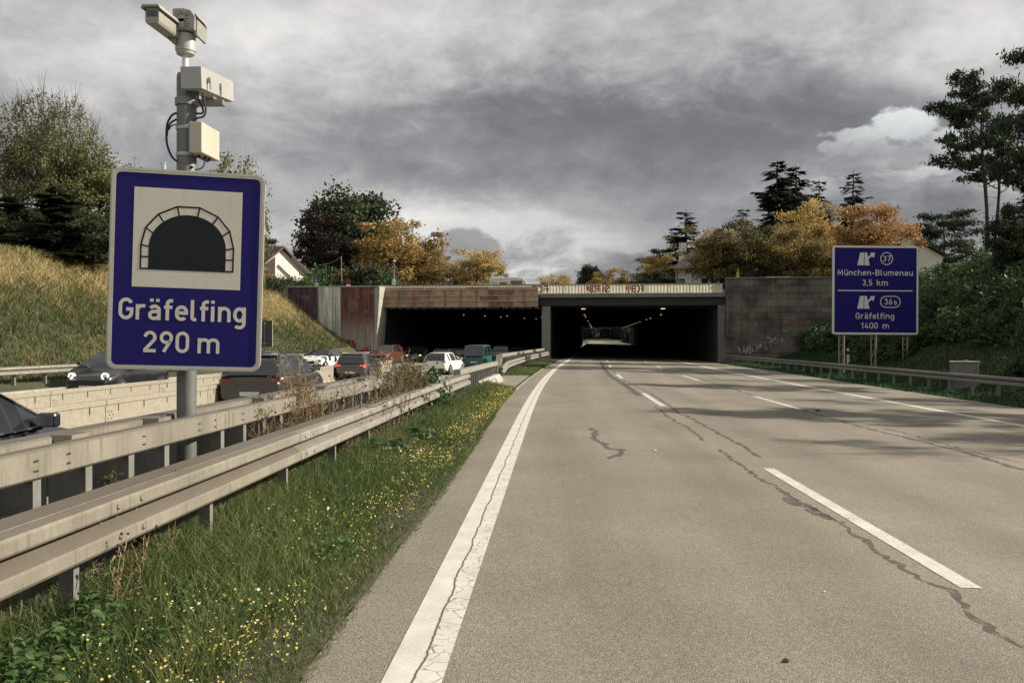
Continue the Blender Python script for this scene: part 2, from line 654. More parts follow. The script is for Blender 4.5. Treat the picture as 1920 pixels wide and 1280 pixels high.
def mat_paint(name, crack):
    """road paint; uv x runs 0..1 across the line, uv y in metres along"""
    m_ = bpy.data.materials.new(name)
    m_.use_nodes = True
    T = NT(m_.node_tree)
    tc = T.n('ShaderNodeTexCoord')
    uv, ob = tc.outputs['UV'], tc.outputs['Object']
    sp = T.n('ShaderNodeSeparateXYZ')
    T.link(uv, sp.inputs[0])
    ux, uy = sp.outputs[0], sp.outputs[1]
    n = T.noise(ob, 3.0, 6, 0.65)
    c = T.ramp(n, [(0.3, (0.42, 0.40, 0.355)), (0.7, (0.56, 0.54, 0.49))])
    sg = T.noise(ob, 55, 3, 0.7)
    c = T.mix(1.0, c, T.ramp(sg, [(0.3, 0.86), (0.7, 1.1)]), 'MULTIPLY')
    wn = T.noise(ob, 9, 4, 0.7, 0, 'Color')
    w = T.vm('MULTIPLY', T.vm('SUBTRACT', wn, (0.5, 0.5, 0.5)), (0.35, 0.22, 0))
    vec = T.vm('ADD', T.comb(T.m('MULTIPLY', ux, 2.6), T.m('MULTIPLY', uy, 8.5), 0.0), w)
    vo = T.n('ShaderNodeTexVoronoi', feature='DISTANCE_TO_EDGE')
    vo.inputs['Scale'].default_value = 1.0
    T.link(vec, vo.inputs['Vector'])
    line = T.m('SUBTRACT', 1.0, T.sstep(vo.outputs['Distance'], 0.010, 0.040))
    if crack == 'edge':
        wob = T.noise(T.comb(0.0, uy, 0.0), 1.3, 5, 0.65)
        pos = T.m('ADD', 0.36, T.m('MULTIPLY', wob, 0.36))
        d = T.m('ABSOLUTE', T.m('SUBTRACT', ux, pos))
        main = T.m('SUBTRACT', 1.0, T.sstep(d, 0.012, 0.035))
        band = T.m('MULTIPLY', T.sstep(ux, 0.42, 0.55), T.noise(T.comb(1.0, uy, 0.0), 0.5, 3, 0.5))
        near = T.m('SUBTRACT', 1.0, T.sstep(uy, 5.0, 26.0))
        side = T.m('MULTIPLY', T.m('MULTIPLY', line, T.sstep(band, 0.30, 0.46)), near)
        ck = T.m('MAXIMUM', T.m('MULTIPLY', main, 0.9), T.m('MULTIPLY', T.m('MULTIPLY', side, T.sstep(T.noise(ob, 6.5, 4, 0.7), 0.40, 0.56)), 0.8))
    else:
        pt = T.noise(ob, 1.2, 3, 0.6)
        ck = T.m('MULTIPLY', T.m('MULTIPLY', line, T.sstep(pt, 0.42, 0.6)), 0.7)
    c = T.mix(ck, c, (0.035, 0.030, 0.026))
    wear = T.noise(ob, 22, 5, 0.75)
    c = T.mix(T.m('MULTIPLY', T.sstep(wear, 0.60, 0.75), 0.45), c, (0.19, 0.165, 0.135))
    b = T.n('ShaderNodeBsdfPrincipled')
    T.link(c, b.inputs['Base Color'])
    b.inputs['Roughness'].default_value = 0.75
    out = T.n('ShaderNodeOutputMaterial')
    T.link(b.outputs[0], out.inputs[0])
    return m_


def mat_soil():
    m_ = bpy.data.materials.new('soil_and_turf')
    m_.use_nodes = True
    T = NT(m_.node_tree)
    ob = T.n('ShaderNodeTexCoord').outputs['Object']
    n1 = T.noise(ob, 0.5, 6, 0.6)
    n2 = T.noise(ob, 6, 6, 0.7)
    c = T.ramp(n1, [(0.3, (0.030, 0.042, 0.016)), (0.5, (0.050, 0.055, 0.022)), (0.7, (0.085, 0.072, 0.036))])
    c = T.mix(1.0, c, T.ramp(n2, [(0.25, 0.55), (0.75, 1.4)]), 'MULTIPLY')
    b = T.n('ShaderNodeBsdfPrincipled')
    T.link(c, b.inputs['Base Color'])
    b.inputs['Roughness'].default_value = 0.95
    bp = T.n('ShaderNodeBump')
    bp.inputs['Strength'].default_value = 0.8
    bp.inputs['Distance'].default_value = 0.08
    T.link(n2, bp.inputs['Height'])
    T.link(bp.outputs[0], b.inputs['Normal'])
    out = T.n('ShaderNodeOutputMaterial')
    T.link(b.outputs[0], out.inputs[0])
    return m_


M_ASPH = mat_asphalt('worn_asphalt', (0.190, 0.171, 0.137))
M_ASPH2 = mat_asphalt('pale_asphalt', (0.215, 0.195, 0.155))
M_LINE_EDGE = mat_paint('cracked_edge_paint', 'edge')
M_LINE = mat_paint('white_road_paint', 'fine')
M_TAR = mat('crack_sealant', (0.075, 0.067, 0.057), 0.75, 0, 0.3, 8, fine=0.35, fscale=70)


def worn_through(m_, lo, hi, sc):
    """lets the surface below show through where the coat has worn away"""
    T = m_.node_tree
    b = [n for n in T.nodes if n.type == 'BSDF_PRINCIPLED'][0]
    o = [n for n in T.nodes if n.type == 'OUTPUT_MATERIAL'][0]
    tc = T.nodes.new('ShaderNodeTexCoord')
    n = T.nodes.new('ShaderNodeTexNoise')
    n.inputs['Scale'].default_value = sc
    n.inputs['Detail'].default_value = 6
    n.inputs['Roughness'].default_value = 0.75
    T.links.new(tc.outputs['Object'], n.inputs['Vector'])
    r = T.nodes.new('ShaderNodeMapRange')
    r.inputs[1].default_value, r.inputs[2].default_value = lo, hi
    r.inputs[3].default_value, r.inputs[4].default_value = 0.0, 0.9
    T.links.new(n.outputs['Fac'], r.inputs[0])
    tr = T.nodes.new('ShaderNodeBsdfTransparent')
    mx = T.nodes.new('ShaderNodeMixShader')
    T.links.new(r.outputs[0], mx.inputs[0])
    T.links.new(b.outputs[0], mx.inputs[1])
    T.links.new(tr.outputs[0], mx.inputs[2])
    T.links.new(mx.outputs[0], o.inputs[0])


worn_through(M_TAR, 0.44, 0.62, 7.0)
M_YELLOW = mat('yellow_road_paint', (0.55, 0.40, 0.12), 0.7, 0, 0.2, 6)
M_SOIL = mat_soil()
M_GRAVEL = mat('dusty_gravel', (0.19, 0.165, 0.125), 0.95, 0, 0.35, 5, (0.06, 0.05, 0.035), 0.6, 0.6, 60, fine=0.35, fscale=90)

# ---- ground: one sheet, the cutting before and behind the tunnel and the level above it
_tl = [-1500, -600, -250, -120, -70, -50, -40, -36, -33.5, -31.4, -29, -27, -25, -23, -21, -20.2, -18.9, -16, -13, -10, -7, -5.5, -4.6, -3.9, -3.3, -2.6, -2.0, -1.3, -0.57, 0.3, 4, 8, 12, 14.4, 14.8, 15.6, 16.6, 17.8, 19, 20.5, 22.5, 24.5, 26.5, 28.5, 31, 33, 36, 45, 60, 90, 150, 300, 700, 1500]


def build_ground():
    rng = random.Random(4)
    vs, fs = [], []

    def patch(ss, zf):
        o = len(vs)
        nT = len(_tl)
        for s in ss:
            for t in _tl:
                vs.append(tuple(rd(s, t, zf(s, t))))
        for i in range(len(ss) - 1):
            for j in range(nT - 1):
                a = o + i * nT + j
                fs.append((a, a + 1, a + nT + 1, a + nT))

    def za(s, t):
        z = G(s, t) - 0.03
        if -18.8 < t < -4 or 0 < t < 14.5: z -= 0.05
        if abs(t) > 21: z += rng.uniform(-0.12, 0.12)
        return z
    patch(frange(-60, 85.9, 2.4), za)
    patch([86.0, 150, 220, S_EXIT - 0.5], lambda s, t: PLAT + (0.02 if -30 < t < 32 else 0))

    def zc(s, t):
        z = G(s, t) - 0.03 - (0.1 if -18.8 < t < -4 or 0 < t < 14.5 else 0)
        rise = sm(s, 470, 620)
        return z * (1 - rise) + (16 + grade(s)) * rise + rng.uniform(-0.1, 0.1)
    patch(frange(S_EXIT - 0.4, 640, 12) + [900, 1390], zc)
    mb = MB()
    mb.v, mb.f, mb.mi = vs, fs, [0] * len(fs)
    o = mb.build('ground', M_SOIL, smooth=True)
    o['kind'] = 'structure'


build_ground()

zr = lambda s, t: -0.022 * max(t, 0) + 0.0 + grade(s)


def right_edge(s):
    return lerp_tab(s, [(-40, 14.8), (60, 14.7), (80, 14.0), (86, 13.7), (300, 13.7), (320, 14.8), (700, 14.8)])


road_ts = lambda s: [-0.57 - 0.25 * sm(s, 10, 32)] + [right_edge(s) * k / 6 for k in range(0, 7)]
sheet('road', frange(-40, 470, 2.0), road_ts, zr, M_ASPH)
sheet('opposite_road', frange(-40, 470, 2.5), lambda s: [-18.9, -16, -14.5, -13, -11.5, -9, -6, -4.6], lambda s, t: G(s, t) + 0.004, M_ASPH2)
# paved crossover in the central strip
sheet('paved_crossover', frange(31.3, 43.2, 1.0), lambda s: [-2.3, -1.6, -0.86], lambda s, t: 0.045 + 0.004 * t, M_ASPH2)
sheet('median_gravel', frange(-6, 30, 1.5), lambda s: [-3.75, -3.2, -2.6, -2.15], lambda s, t: G(s, t) + 0.012, M_GRAVEL)
# kerb with a strip of dirt along the far side of the opposite road
kb = MB()
for s in frange(10, 84, 2.0)[:-1]:
    rings = []
    for q in (s + 0.02, s + 1.98):
        rings.append([rd(q, -19.05, -0.35), rd(q, -18.93, -0.35), rd(q, -18.95, -0.14), rd(q, -19.05, -0.12)])
    kb.sweep(rings)
tag(kb.build('kerb', M_CONC), kind='structure')

# drain channel strip between crossover and road
sheet('drain_strip', frange(27, 75, 2.0), lambda s: [-0.86, -0.83], lambda s, t: 0.012, M_SLOT)
sheet('drain_edge', frange(30, 62, 2.0), lambda s: [-0.80, -0.72], lambda s, t: 0.009, M_CONC)


def line_strip(name, ss, tfun, width, material, z=0.004, zf=zr):
    vs, uv, fs = [], [], []
    s00 = ss[0]
    for s in ss:
        t = tfun(s)
        for k in (0, 1):
            tt = t + width * (k - 0.5)
            p = rd(s, tt)
            p.z = zf(s, tt) + z
            vs.append(tuple(p))
            uv.append((k, s))
    for i in range(len(ss) - 1):
        fs.append((2 * i, 2 * i + 1, 2 * i + 3, 2 * i + 2))
    me = bpy.data.meshes.new(name)
    me.from_pydata(vs, [], fs)
    ul = me.uv_layers.new(name='UVMap')
    for p in me.polygons:
        for li, vi in zip(p.loop_indices, p.vertices):
            ul.data[li].uv = uv[vi]
    me.materials.append(material)
    me.update()
    o = bpy.data.objects.new(name, me)
    COL.objects.link(o)
    return o


# crumbling soil margin that laps over the asphalt edge
def soil_margin():
    rr_ = random.Random(8)
    ph_ = [rr_.uniform(0, 6.28) for _ in range(6)]
    jag = lambda s: .018 * math.sin(s * 3.1 + ph_[0]) + .016 * math.sin(s * 7.7 + ph_[1]) + .012 * math.sin(s * 17 + ph_[2]) + rr_.uniform(-.012, .012)
    sheet('verge_soil', frange(3.0, 31.2, 0.09), lambda s: [-1.0, -0.75, -0.57 - 0.25 * sm(s, 10, 32) + .004 + jag(s) * .4], lambda s, t: G(s, t) + .007, mat('dark_crumbly_soil', (0.075, 0.060, 0.040), .95, 0, .45, 9, (0.15, 0.125, 0.085), .5, .8, 70, fine=.5, fscale=60))


soil_margin()

# ---- markings
tag(line_strip('edge_line', frange(-5, 300, 1.0), lambda s: 0.0, 0.30, M_LINE_EDGE), kind='structure')
tag(line_strip('edge_line', frange(4, 300, 1.0), lambda s: lerp_tab(s, [(0, 11.65), (40, 11.3), (70, 10.7), (85, 10.45), (300, 10.45)]), 0.28, M_LINE), kind='structure')
mk = MB()
muv = []


def dash(s0, t0f, w=0.16):
    for a, b in zip(frange(s0, s0 + 6, 0.75)[:-1], frange(s0, s0 + 6, 0.75)[1:]):
        q = []
        for s, k in ((a, -.5), (a, .5), (b, .5), (b, -.5)):
            t = t0f(s) + w * k
            p = rd(s, t)
            p.z = zr(s, t) + 0.004
            q.append(p)
            muv.append((k + 0.5, s))
        mk.quad(*q)


lane1 = lambda s: lerp_tab(s, [(0, 3.72), (30, 3.62), (60, 3.5), (85, 3.5), (300, 3.5)])
lane2 = lambda s: lerp_tab(s, [(0, 7.5), (30, 7.35), (60, 7.0), (85, 6.95), (300, 6.95)])
for k in range(-1, 16):
    dash(6.55 + 18.0 * k, lane1)
    dash(24.3 - 18 + 18.2 * k, lane2)
mko = mk.build('lane_marking', M_LINE, recalc=False)
ul = mko.data.uv_layers.new(name='UVMap')
for i, u in enumerate(muv):
    ul.data[i].uv = u
mko['kind'] = 'structure'
tag(line_strip('yellow_edge_line', frange(10, 84, 2), lambda s: -18.2, 0.22, M_YELLOW, zf=lambda s, t: G(s, t) + 0.006), kind='structure')
tag(line_strip('white_lane_line', frange(10, 84, 2), lambda s: -14.4, 0.15, M_LINE, zf=lambda s, t: G(s, t) + 0.006), kind='structure')

# ---- sealed cracks
CR = [
    ([(1920, 1215), (1860, 1182), (1780, 1112), (1710, 1072), (1645, 1032), (1620, 1015), (1590, 990), (1565, 975), (1530, 955), (1480, 927), (1430, 900), (1395, 877), (1367, 857), (1350, 842)], 0.075),
    ([(1422, 857), (1400, 840), (1370, 825), (1330, 802), (1300, 787), (1275, 774), (1250, 757), (1220, 737), (1190, 722), (1172, 715), (1150, 695), (1130, 680)], 0.10),
    ([(1320, 827), (1290, 802), (1260, 785), (1225, 760)], 0.08),
    ([(1105, 802), (1117, 810), (1112, 820), (1130, 830), (1142, 840), (1165, 842), (1160, 852), (1140, 860)], 0.13),
    ([(1108, 809), (1128, 811), (1146, 811)], 0.05), ([(1138, 842), (1160, 844), (1176, 842)], 0.05),
    ([(1200, 742), (1170, 720), (1145, 705), (1132, 690), (1126, 678)], 0.32),
    ([(1920, 882), (1825, 852), (1750, 832), (1675, 815), (1585, 792), (1500, 767), (1400, 737), (1320, 712), (1240, 689)], 0.14),
    ([(1920, 868), (1850, 853), (1780, 835), (1700, 812), (1660, 803)], 0.07),
    ([(1078, 741), (1050, 740), (1036, 739)], 0.2), ([(1100, 725), (1085, 724)], 0.2),
    ([(1560, 975), (1545, 968), (1520, 952), (1500, 948), (1478, 932)], 0.16),
]


def crack_mesh():
    rng = random.Random(11)
    mb = MB()
    for pts, w in CR:
        P = [Vector(pg(*p)[:2]) for p in pts]
        # subdivide with wobble
        Q = []
        for a, b in zip(P[:-1], P[1:]):
            n = max(2, int((b - a).length / 0.09))
            for i in range(n):
                Q.append(a.lerp(b, i / n))
        Q.append(P[-1])
        off = 0
        L, Rr = [], []
        for i, p in enumerate(Q):
            d = (Q[min(i + 1, len(Q) - 1)] - Q[max(i - 1, 0)]).normalized()
            nrm = Vector((d.y, -d.x))
            off = off * 0.6 + rng.uniform(-0.035, 0.035)
            ww = w * (0.5 + 0.55 * math.sin(i * 0.37 + rng.uniform(-.5, .5)) ** 2) * (0.2 if i in (0, len(Q) - 1) else 1)
            c = p + nrm * off
            for lst, sg in ((L, 1), (Rr, -1)):
                e = c + nrm * sg * (ww / 2 + rng.uniform(-0.008, 0.008))
                s, t = st_of(e.x, e.y)
                lst.append((e.x, e.y, zr(s, t) + 0.0022))
        for i in range(len(Q) - 1):
            mb.quad(L[i], Rr[i], Rr[i + 1], L[i + 1])
    tag(mb.build('crack_sealing', M_TAR, recalc=False), kind='structure')


crack_mesh()

# bits lying on the road
rng = random.Random(5)
M_DEBRIS = mat('dark_clod', (0.03, 0.025, 0.02), 0.9)
M_LITTER = mat('pale_litter', (0.55, 0.52, 0.45), 0.8)


def clod(px, py, r, label, cat, m_, name):
    X, Y, s, t = pg(px, py)
    mb = MB()
    prev = None
    rings = []
    for k, (h, q) in enumerate(((0, .8), (.35, 1.0), (.8, .55), (1.0, .15))):
        rings.append([(X + r * q * math.cos(a) * rng.uniform(.6, 1.4), Y + r * q * math.sin(a) * rng.uniform(.5, 1.1), zr(s, t) + 0.003 + r * 0.7 * h * rng.uniform(.8, 1.1)) for a in [i * math.pi / 4 for i in range(8)]])
    mb.sweep(rings)
    tag(mb.build(name, m_), label, cat)


clod(1533, 771, 0.075, 'dark clod lying beside the far lane dashes on the road', 'clod', M_DEBRIS, 'clod')
clod(1474, 1240, 0.022, 'curled dark leaf lying alone on the asphalt in the near lane', 'leaf', M_DEBRIS, 'curled_leaf')
clod(1228, 845, 0.03, 'pale scrap of litter on the asphalt near the zigzag crack', 'litter', M_LITTER, 'litter_scrap')
clod(1545, 1110, 0.012, 'tiny pale scrap of litter on the asphalt below the near lane dash', 'litter', M_LITTER, 'litter_scrap')

# ------------------------------------------------------------------ tunnel and bridge front
PO = rd(S_PORTAL, 0)
TROT = -TH1


def tfront(name, label, cat, group=None):
    return thing(name, label, cat, (PO.x, PO.y, 0), TROT, group)


LT = S_EXIT - S_PORTAL


def lbox(mb, t0, t1, y0, y1, z0, z1, mi=0):
    """box along the tunnel that follows the road's grade"""
    n = 1 if y1 - y0 < 40 else 6
    rings = []
    for i in range(n + 1):
        y = y0 + (y1 - y0) * i / n
        g = grade(S_PORTAL + y)
        rings.append([(t0, y, z0 + g), (t1, y, z0 + g), (t1, y, z1 + g), (t0, y, z1 + g)])
    mb.sweep(rings, mi=mi)


def mat_blockwall(name, c1, c2, mortar, sx, sy):
    m_ = bpy.data.materials.new(name)
    m_.use_nodes = True
    T = NT(m_.node_tree)
    ob = T.n('ShaderNodeTexCoord').outputs['Object']
    sp = T.n('ShaderNodeSeparateXYZ')
    T.link(ob, sp.inputs[0])
    wv = T.noise(ob, 1.5, 3, 0.5, 0, 'Color')
    vec = T.comb(sp.outputs[0], sp.outputs[2], 0.0)
    vec = T.vm('ADD', vec, T.vm('MULTIPLY', T.vm('SUBTRACT', wv, (0.5, 0.5, 0.5)), (0.08, 0.05, 0)))
    br = T.n('ShaderNodeTexBrick')
    T.link(vec, br.inputs['Vector'])
    br.inputs['Color1'].default_value = (*c1, 1)
    br.inputs['Color2'].default_value = (*c2, 1)
    br.inputs['Mortar'].default_value = (*mortar, 1)
    br.inputs['Scale'].default_value = 1.0
    br.inputs['Brick Width'].default_value = sx
    br.inputs['Row Height'].default_value = sy
    br.inputs['Mortar Size'].default_value = 0.025
    br.inputs['Mortar Smooth'].default_value = 0.6
    br.offset = 0.37
    c = br.outputs['Color']
    n = T.noise(ob, 0.6, 5, 0.6)
    c = T.mix(1.0, c, T.ramp(n, [(0.36, 0.5), (0.64, 1.45)]), 'MULTIPLY')
    n2 = T.noise(ob, 9, 5, 0.7)
    c = T.mix(1.0, c, T.ramp(n2, [(0.25, 0.65), (0.75, 1.35)]), 'MULTIPLY')
    sk = T.noise(T.vm('MULTIPLY', ob, (1.5, 1.5, 0.12)), 1.2, 5, 0.6)
    c = T.mix(T.m('MULTIPLY', T.sstep(sk, 0.5, 0.72), 0.5), c, tuple(x * 0.35 for x in c1))
    lich = T.noise(ob, 2.6, 6, 0.75)
    c = T.mix(T.m('MULTIPLY', T.sstep(lich, 0.68, 0.74), 0.35), c, (0.34, 0.33, 0.29))
    b = T.n('ShaderNodeBsdfPrincipled')
    T.link(c, b.inputs['Base Color'])
    b.inputs['Roughness'].default_value = 0.9
    bp = T.n('ShaderNodeBump')
    bp.inputs['Strength'].default_value = 0.6
    bp.inputs['Distance'].default_value = 0.04
    T.link(T.m('ADD', n2, T.m('MULTIPLY', br.outputs['Fac'], -1.5)), bp.inputs['Height'])
    T.link(bp.outputs[0], b.inputs['Normal'])
    out = T.n('ShaderNodeOutputMaterial')
    T.link(b.outputs[0], out.inputs[0])
    return m_


M_BLOCK = mat_blockwall('weathered_block_wall', (0.088, 0.081, 0.069), (0.140, 0.126, 0.104), (0.045, 0.043, 0.039), 1.55, 0.62)
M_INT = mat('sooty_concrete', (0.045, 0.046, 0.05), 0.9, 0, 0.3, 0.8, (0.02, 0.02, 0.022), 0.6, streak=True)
M_WOOD = mat('formwork_boards', (0.26, 0.185, 0.125), 0.85, 0, 0.4, 1.1, (0.09, 0.065, 0.05), 0.6, fine=0.25, fscale=12)
def island_tones(m_, lo, hi):
    T = m_.node_tree
    b = [n for n in T.nodes if n.type == 'BSDF_PRINCIPLED'][0]
    src = b.inputs['Base Color'].links[0].from_socket
    g = T.nodes.new('ShaderNodeNewGeometry')
    r = T.nodes.new('ShaderNodeMapRange')
    r.inputs[3].default_value, r.inputs[4].default_value = lo, hi
    T.links.new(g.outputs['Random Per Island'], r.inputs[0])
    mx = T.nodes.new('ShaderNodeMix')
    mx.data_type, mx.blend_type = 'RGBA', 'MULTIPLY'
    mx.inputs[0].default_value = 1
    T.links.new(src, mx.inputs[6])
    T.links.new(r.outputs[0], mx.inputs[7])
    T.links.new(mx.outputs[2], b.inputs['Base Color'])


island_tones(M_WOOD, 0.5, 1.5)
M_RUST = mat('rusty_steel', (0.30, 0.115, 0.07), 0.8, 0.1, 0.35, 6)
M_FASCIA = mat('edge_beam_concrete', (0.165, 0.165, 0.155), 0.9, 0, 0.2, 1.0, (0.07, 0.07, 0.066), 0.6, streak=True, fine=0.15)
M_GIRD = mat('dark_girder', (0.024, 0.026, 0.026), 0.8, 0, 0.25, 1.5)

TW_L, TW_C, TW_R = -18.35, -2.3, 13.95
tun = tfront('road_tunnel', 'wide dark twin road tunnel under the bridge with a grey centre pier', 'tunnel')
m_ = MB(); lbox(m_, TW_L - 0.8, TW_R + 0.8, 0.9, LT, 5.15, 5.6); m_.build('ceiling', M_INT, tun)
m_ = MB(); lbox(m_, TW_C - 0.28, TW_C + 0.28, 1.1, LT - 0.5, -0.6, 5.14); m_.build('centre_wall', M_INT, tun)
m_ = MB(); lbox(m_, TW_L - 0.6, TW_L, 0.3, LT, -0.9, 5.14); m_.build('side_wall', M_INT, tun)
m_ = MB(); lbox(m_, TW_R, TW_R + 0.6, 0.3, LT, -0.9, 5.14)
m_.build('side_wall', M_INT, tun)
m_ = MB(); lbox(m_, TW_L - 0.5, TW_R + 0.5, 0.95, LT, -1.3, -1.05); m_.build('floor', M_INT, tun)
m_ = MB(); m_.box2((TW_L, LT - 1.2, -1.0), (TW_C - 0.3, LT - 0.6, 6.2)); m_.build('added_light_stop', M_INT, tun)  # added to shut out daylight at the far end of the left bore
m_ = MB(); lbox(m_, TW_L - 0.9, TW_L - 0.61, 5, LT - 1, 5.5, 6.2); m_.build('roof_curb', M_INT, tun)
M_PIER = mat('pier_concrete', (0.20, 0.20, 0.185), 0.9, 0, 0.15, 1.2, (0.09, 0.09, 0.085), 0.5, streak=True)
m_ = MB(); m_.box2((TW_C - 0.42, 0.15, -0.8), (TW_C + 0.42, 1.09, 5.08)); m_.build('pier', M_PIER, tun, bevel=0.06)
m_ = MB(); m_.box2((TW_R - 0.02, -0.05, -0.8), (TW_R + 0.62, 0.29, 5.10)); m_.build('portal_pier', M_CONC_DARK, tun, bevel=0.03)
m_ = MB(); m_.box2((TW_R - 0.03, 2.0, -0.35), (TW_R - 0.001, 3.2, 1.9)); m_.build('service_door', M_GIRD, tun)

br_ = tfront('road_bridge', 'concrete road bridge with a cream parapet spanning the tunnel mouths', 'bridge')
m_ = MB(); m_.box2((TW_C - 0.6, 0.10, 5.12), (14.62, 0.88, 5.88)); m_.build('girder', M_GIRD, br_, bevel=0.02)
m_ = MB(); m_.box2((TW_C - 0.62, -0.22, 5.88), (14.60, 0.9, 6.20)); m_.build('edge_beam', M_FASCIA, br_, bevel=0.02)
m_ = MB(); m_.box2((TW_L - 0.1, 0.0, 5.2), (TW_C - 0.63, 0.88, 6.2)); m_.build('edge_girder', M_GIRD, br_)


def mat_parapet():
    m_ = bpy.data.materials.new('cream_parapet_panel')
    m_.use_nodes = True
    T = NT(m_.node_tree)
    ob = T.n('ShaderNodeTexCoord').outputs['Object']
    n = T.noise(ob, 1.4, 5, 0.6)
    sk = T.noise(T.vm('MULTIPLY', ob, (5, 5, 0.4)), 1.6, 5, 0.6)
    c = T.ramp(n, [(0.3, (0.80, 0.77, 0.66)), (0.7, (0.92, 0.90, 0.80))])
    c = T.mix(T.m('MULTIPLY', T.sstep(sk, 0.52, 0.72), 0.35), c, (0.36, 0.32, 0.24))
    b = T.n('ShaderNodeBsdfPrincipled')
    T.link(c, b.inputs['Base Color'])
    b.inputs['Roughness'].default_value = 0.5
    tr = T.n('ShaderNodeBsdfTranslucent')
    T.link(c, tr.inputs['Color'])
    mx = T.n('ShaderNodeMixShader')
    mx.inputs[0].default_value = 0.85
    T.link(b.outputs[0], mx.inputs[1])
    T.link(tr.outputs[0], mx.inputs[2])
    out = T.n('ShaderNodeOutputMaterial')
    T.link(mx.outputs[0], out.inputs[0])
    return m_


M_PARA = mat_parapet()
m_ = MB()
x = TW_L
while x < 14.3:                                # ribbed sheet: shallow trapezoid profile
    w = 0.30                                    # pleated translucent sheet: long faces and short returns
    m_.prism([(x, 0.012), (x + 0.255, -0.018), (x + w, 0.012), (x + w, 0.022), (x + 0.255, -0.008), (x, 0.022)], 6.28, 7.14)
    x += w
m_.build('parapet', M_PARA, br_)
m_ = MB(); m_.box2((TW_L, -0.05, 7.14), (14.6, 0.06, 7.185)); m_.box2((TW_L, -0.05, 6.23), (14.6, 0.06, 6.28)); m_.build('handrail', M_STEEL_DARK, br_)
x = TW_C - 0.4
while x < 14.5:
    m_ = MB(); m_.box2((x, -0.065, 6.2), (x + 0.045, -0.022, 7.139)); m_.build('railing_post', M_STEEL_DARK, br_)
    x += 1.72 if int(x * 10) % 2 else 2.05

# timber formwork hung in front of the left half
fw = tfront('formwork', 'brown timber formwork with rusty posts hung on the left half of the bridge', 'formwork')
for zi, (z0, z1) in enumerate(((4.98, 5.52), (5.53, 6.02), (6.03, 6.62), (6.63, 6.88))):
    m_ = MB()
    x = TW_L + 0.12
    rr = random.Random(zi)
    while x < TW_C - 0.75:
        w = rr.uniform(1.6, 3.2)
        x1 = min(x + w, TW_C - 0.7)
        m_.box2((x, -0.86 - rr.uniform(0, .012), z0), (x1 - 0.012, -0.80, z1))
        x = x1
    m_.build('timber_boards', M_WOOD, fw)
for z in (5.50, 6.02, 6.60):
    m_ = MB(); m_.box2((TW_L + 0.1, -0.95, z), (TW_C - 0.7, -0.875, z + 0.09)); m_.build('waling_beam', mat('grey_timber', (0.36, 0.29, 0.21), 0.85, 0, 0.3, 2), fw)
x = TW_L + 0.3
i = 0
while x < TW_C - 0.8:
    m_ = MB(); m_.box2((x, -1.03, 4.85), (x + 0.07, -0.952, 6.75)); m_.build('steel_post', M_RUST, fw)
    x += 1.52
m_ = MB()
x = TW_L + 0.2
while x < TW_C - 0.8:
    m_.box2((x, -0.9, 4.80), (x + 0.5, -0.1, 4.96))
    x += 0.78
m_.build('bracket_row', M_GIRD, fw)

# spray paint lettering (drawn strokes; seen from behind the panel, so it reads mirrored)
M_REDSPRAY = mat('red_spray_paint', (0.30, 0.018, 0.025), 0.7, 0, 0.3, 5)


# ------------------------------------------------------------------ stroke lettering (road sign alphabet)
def arc(cx, cy, rx, ry, a0, a1, n=12):
    return [(cx + rx * math.cos(R(a0 + (a1 - a0) * i / n)), cy + ry * math.sin(R(a0 + (a1 - a0) * i / n))) for i in range(n + 1)]


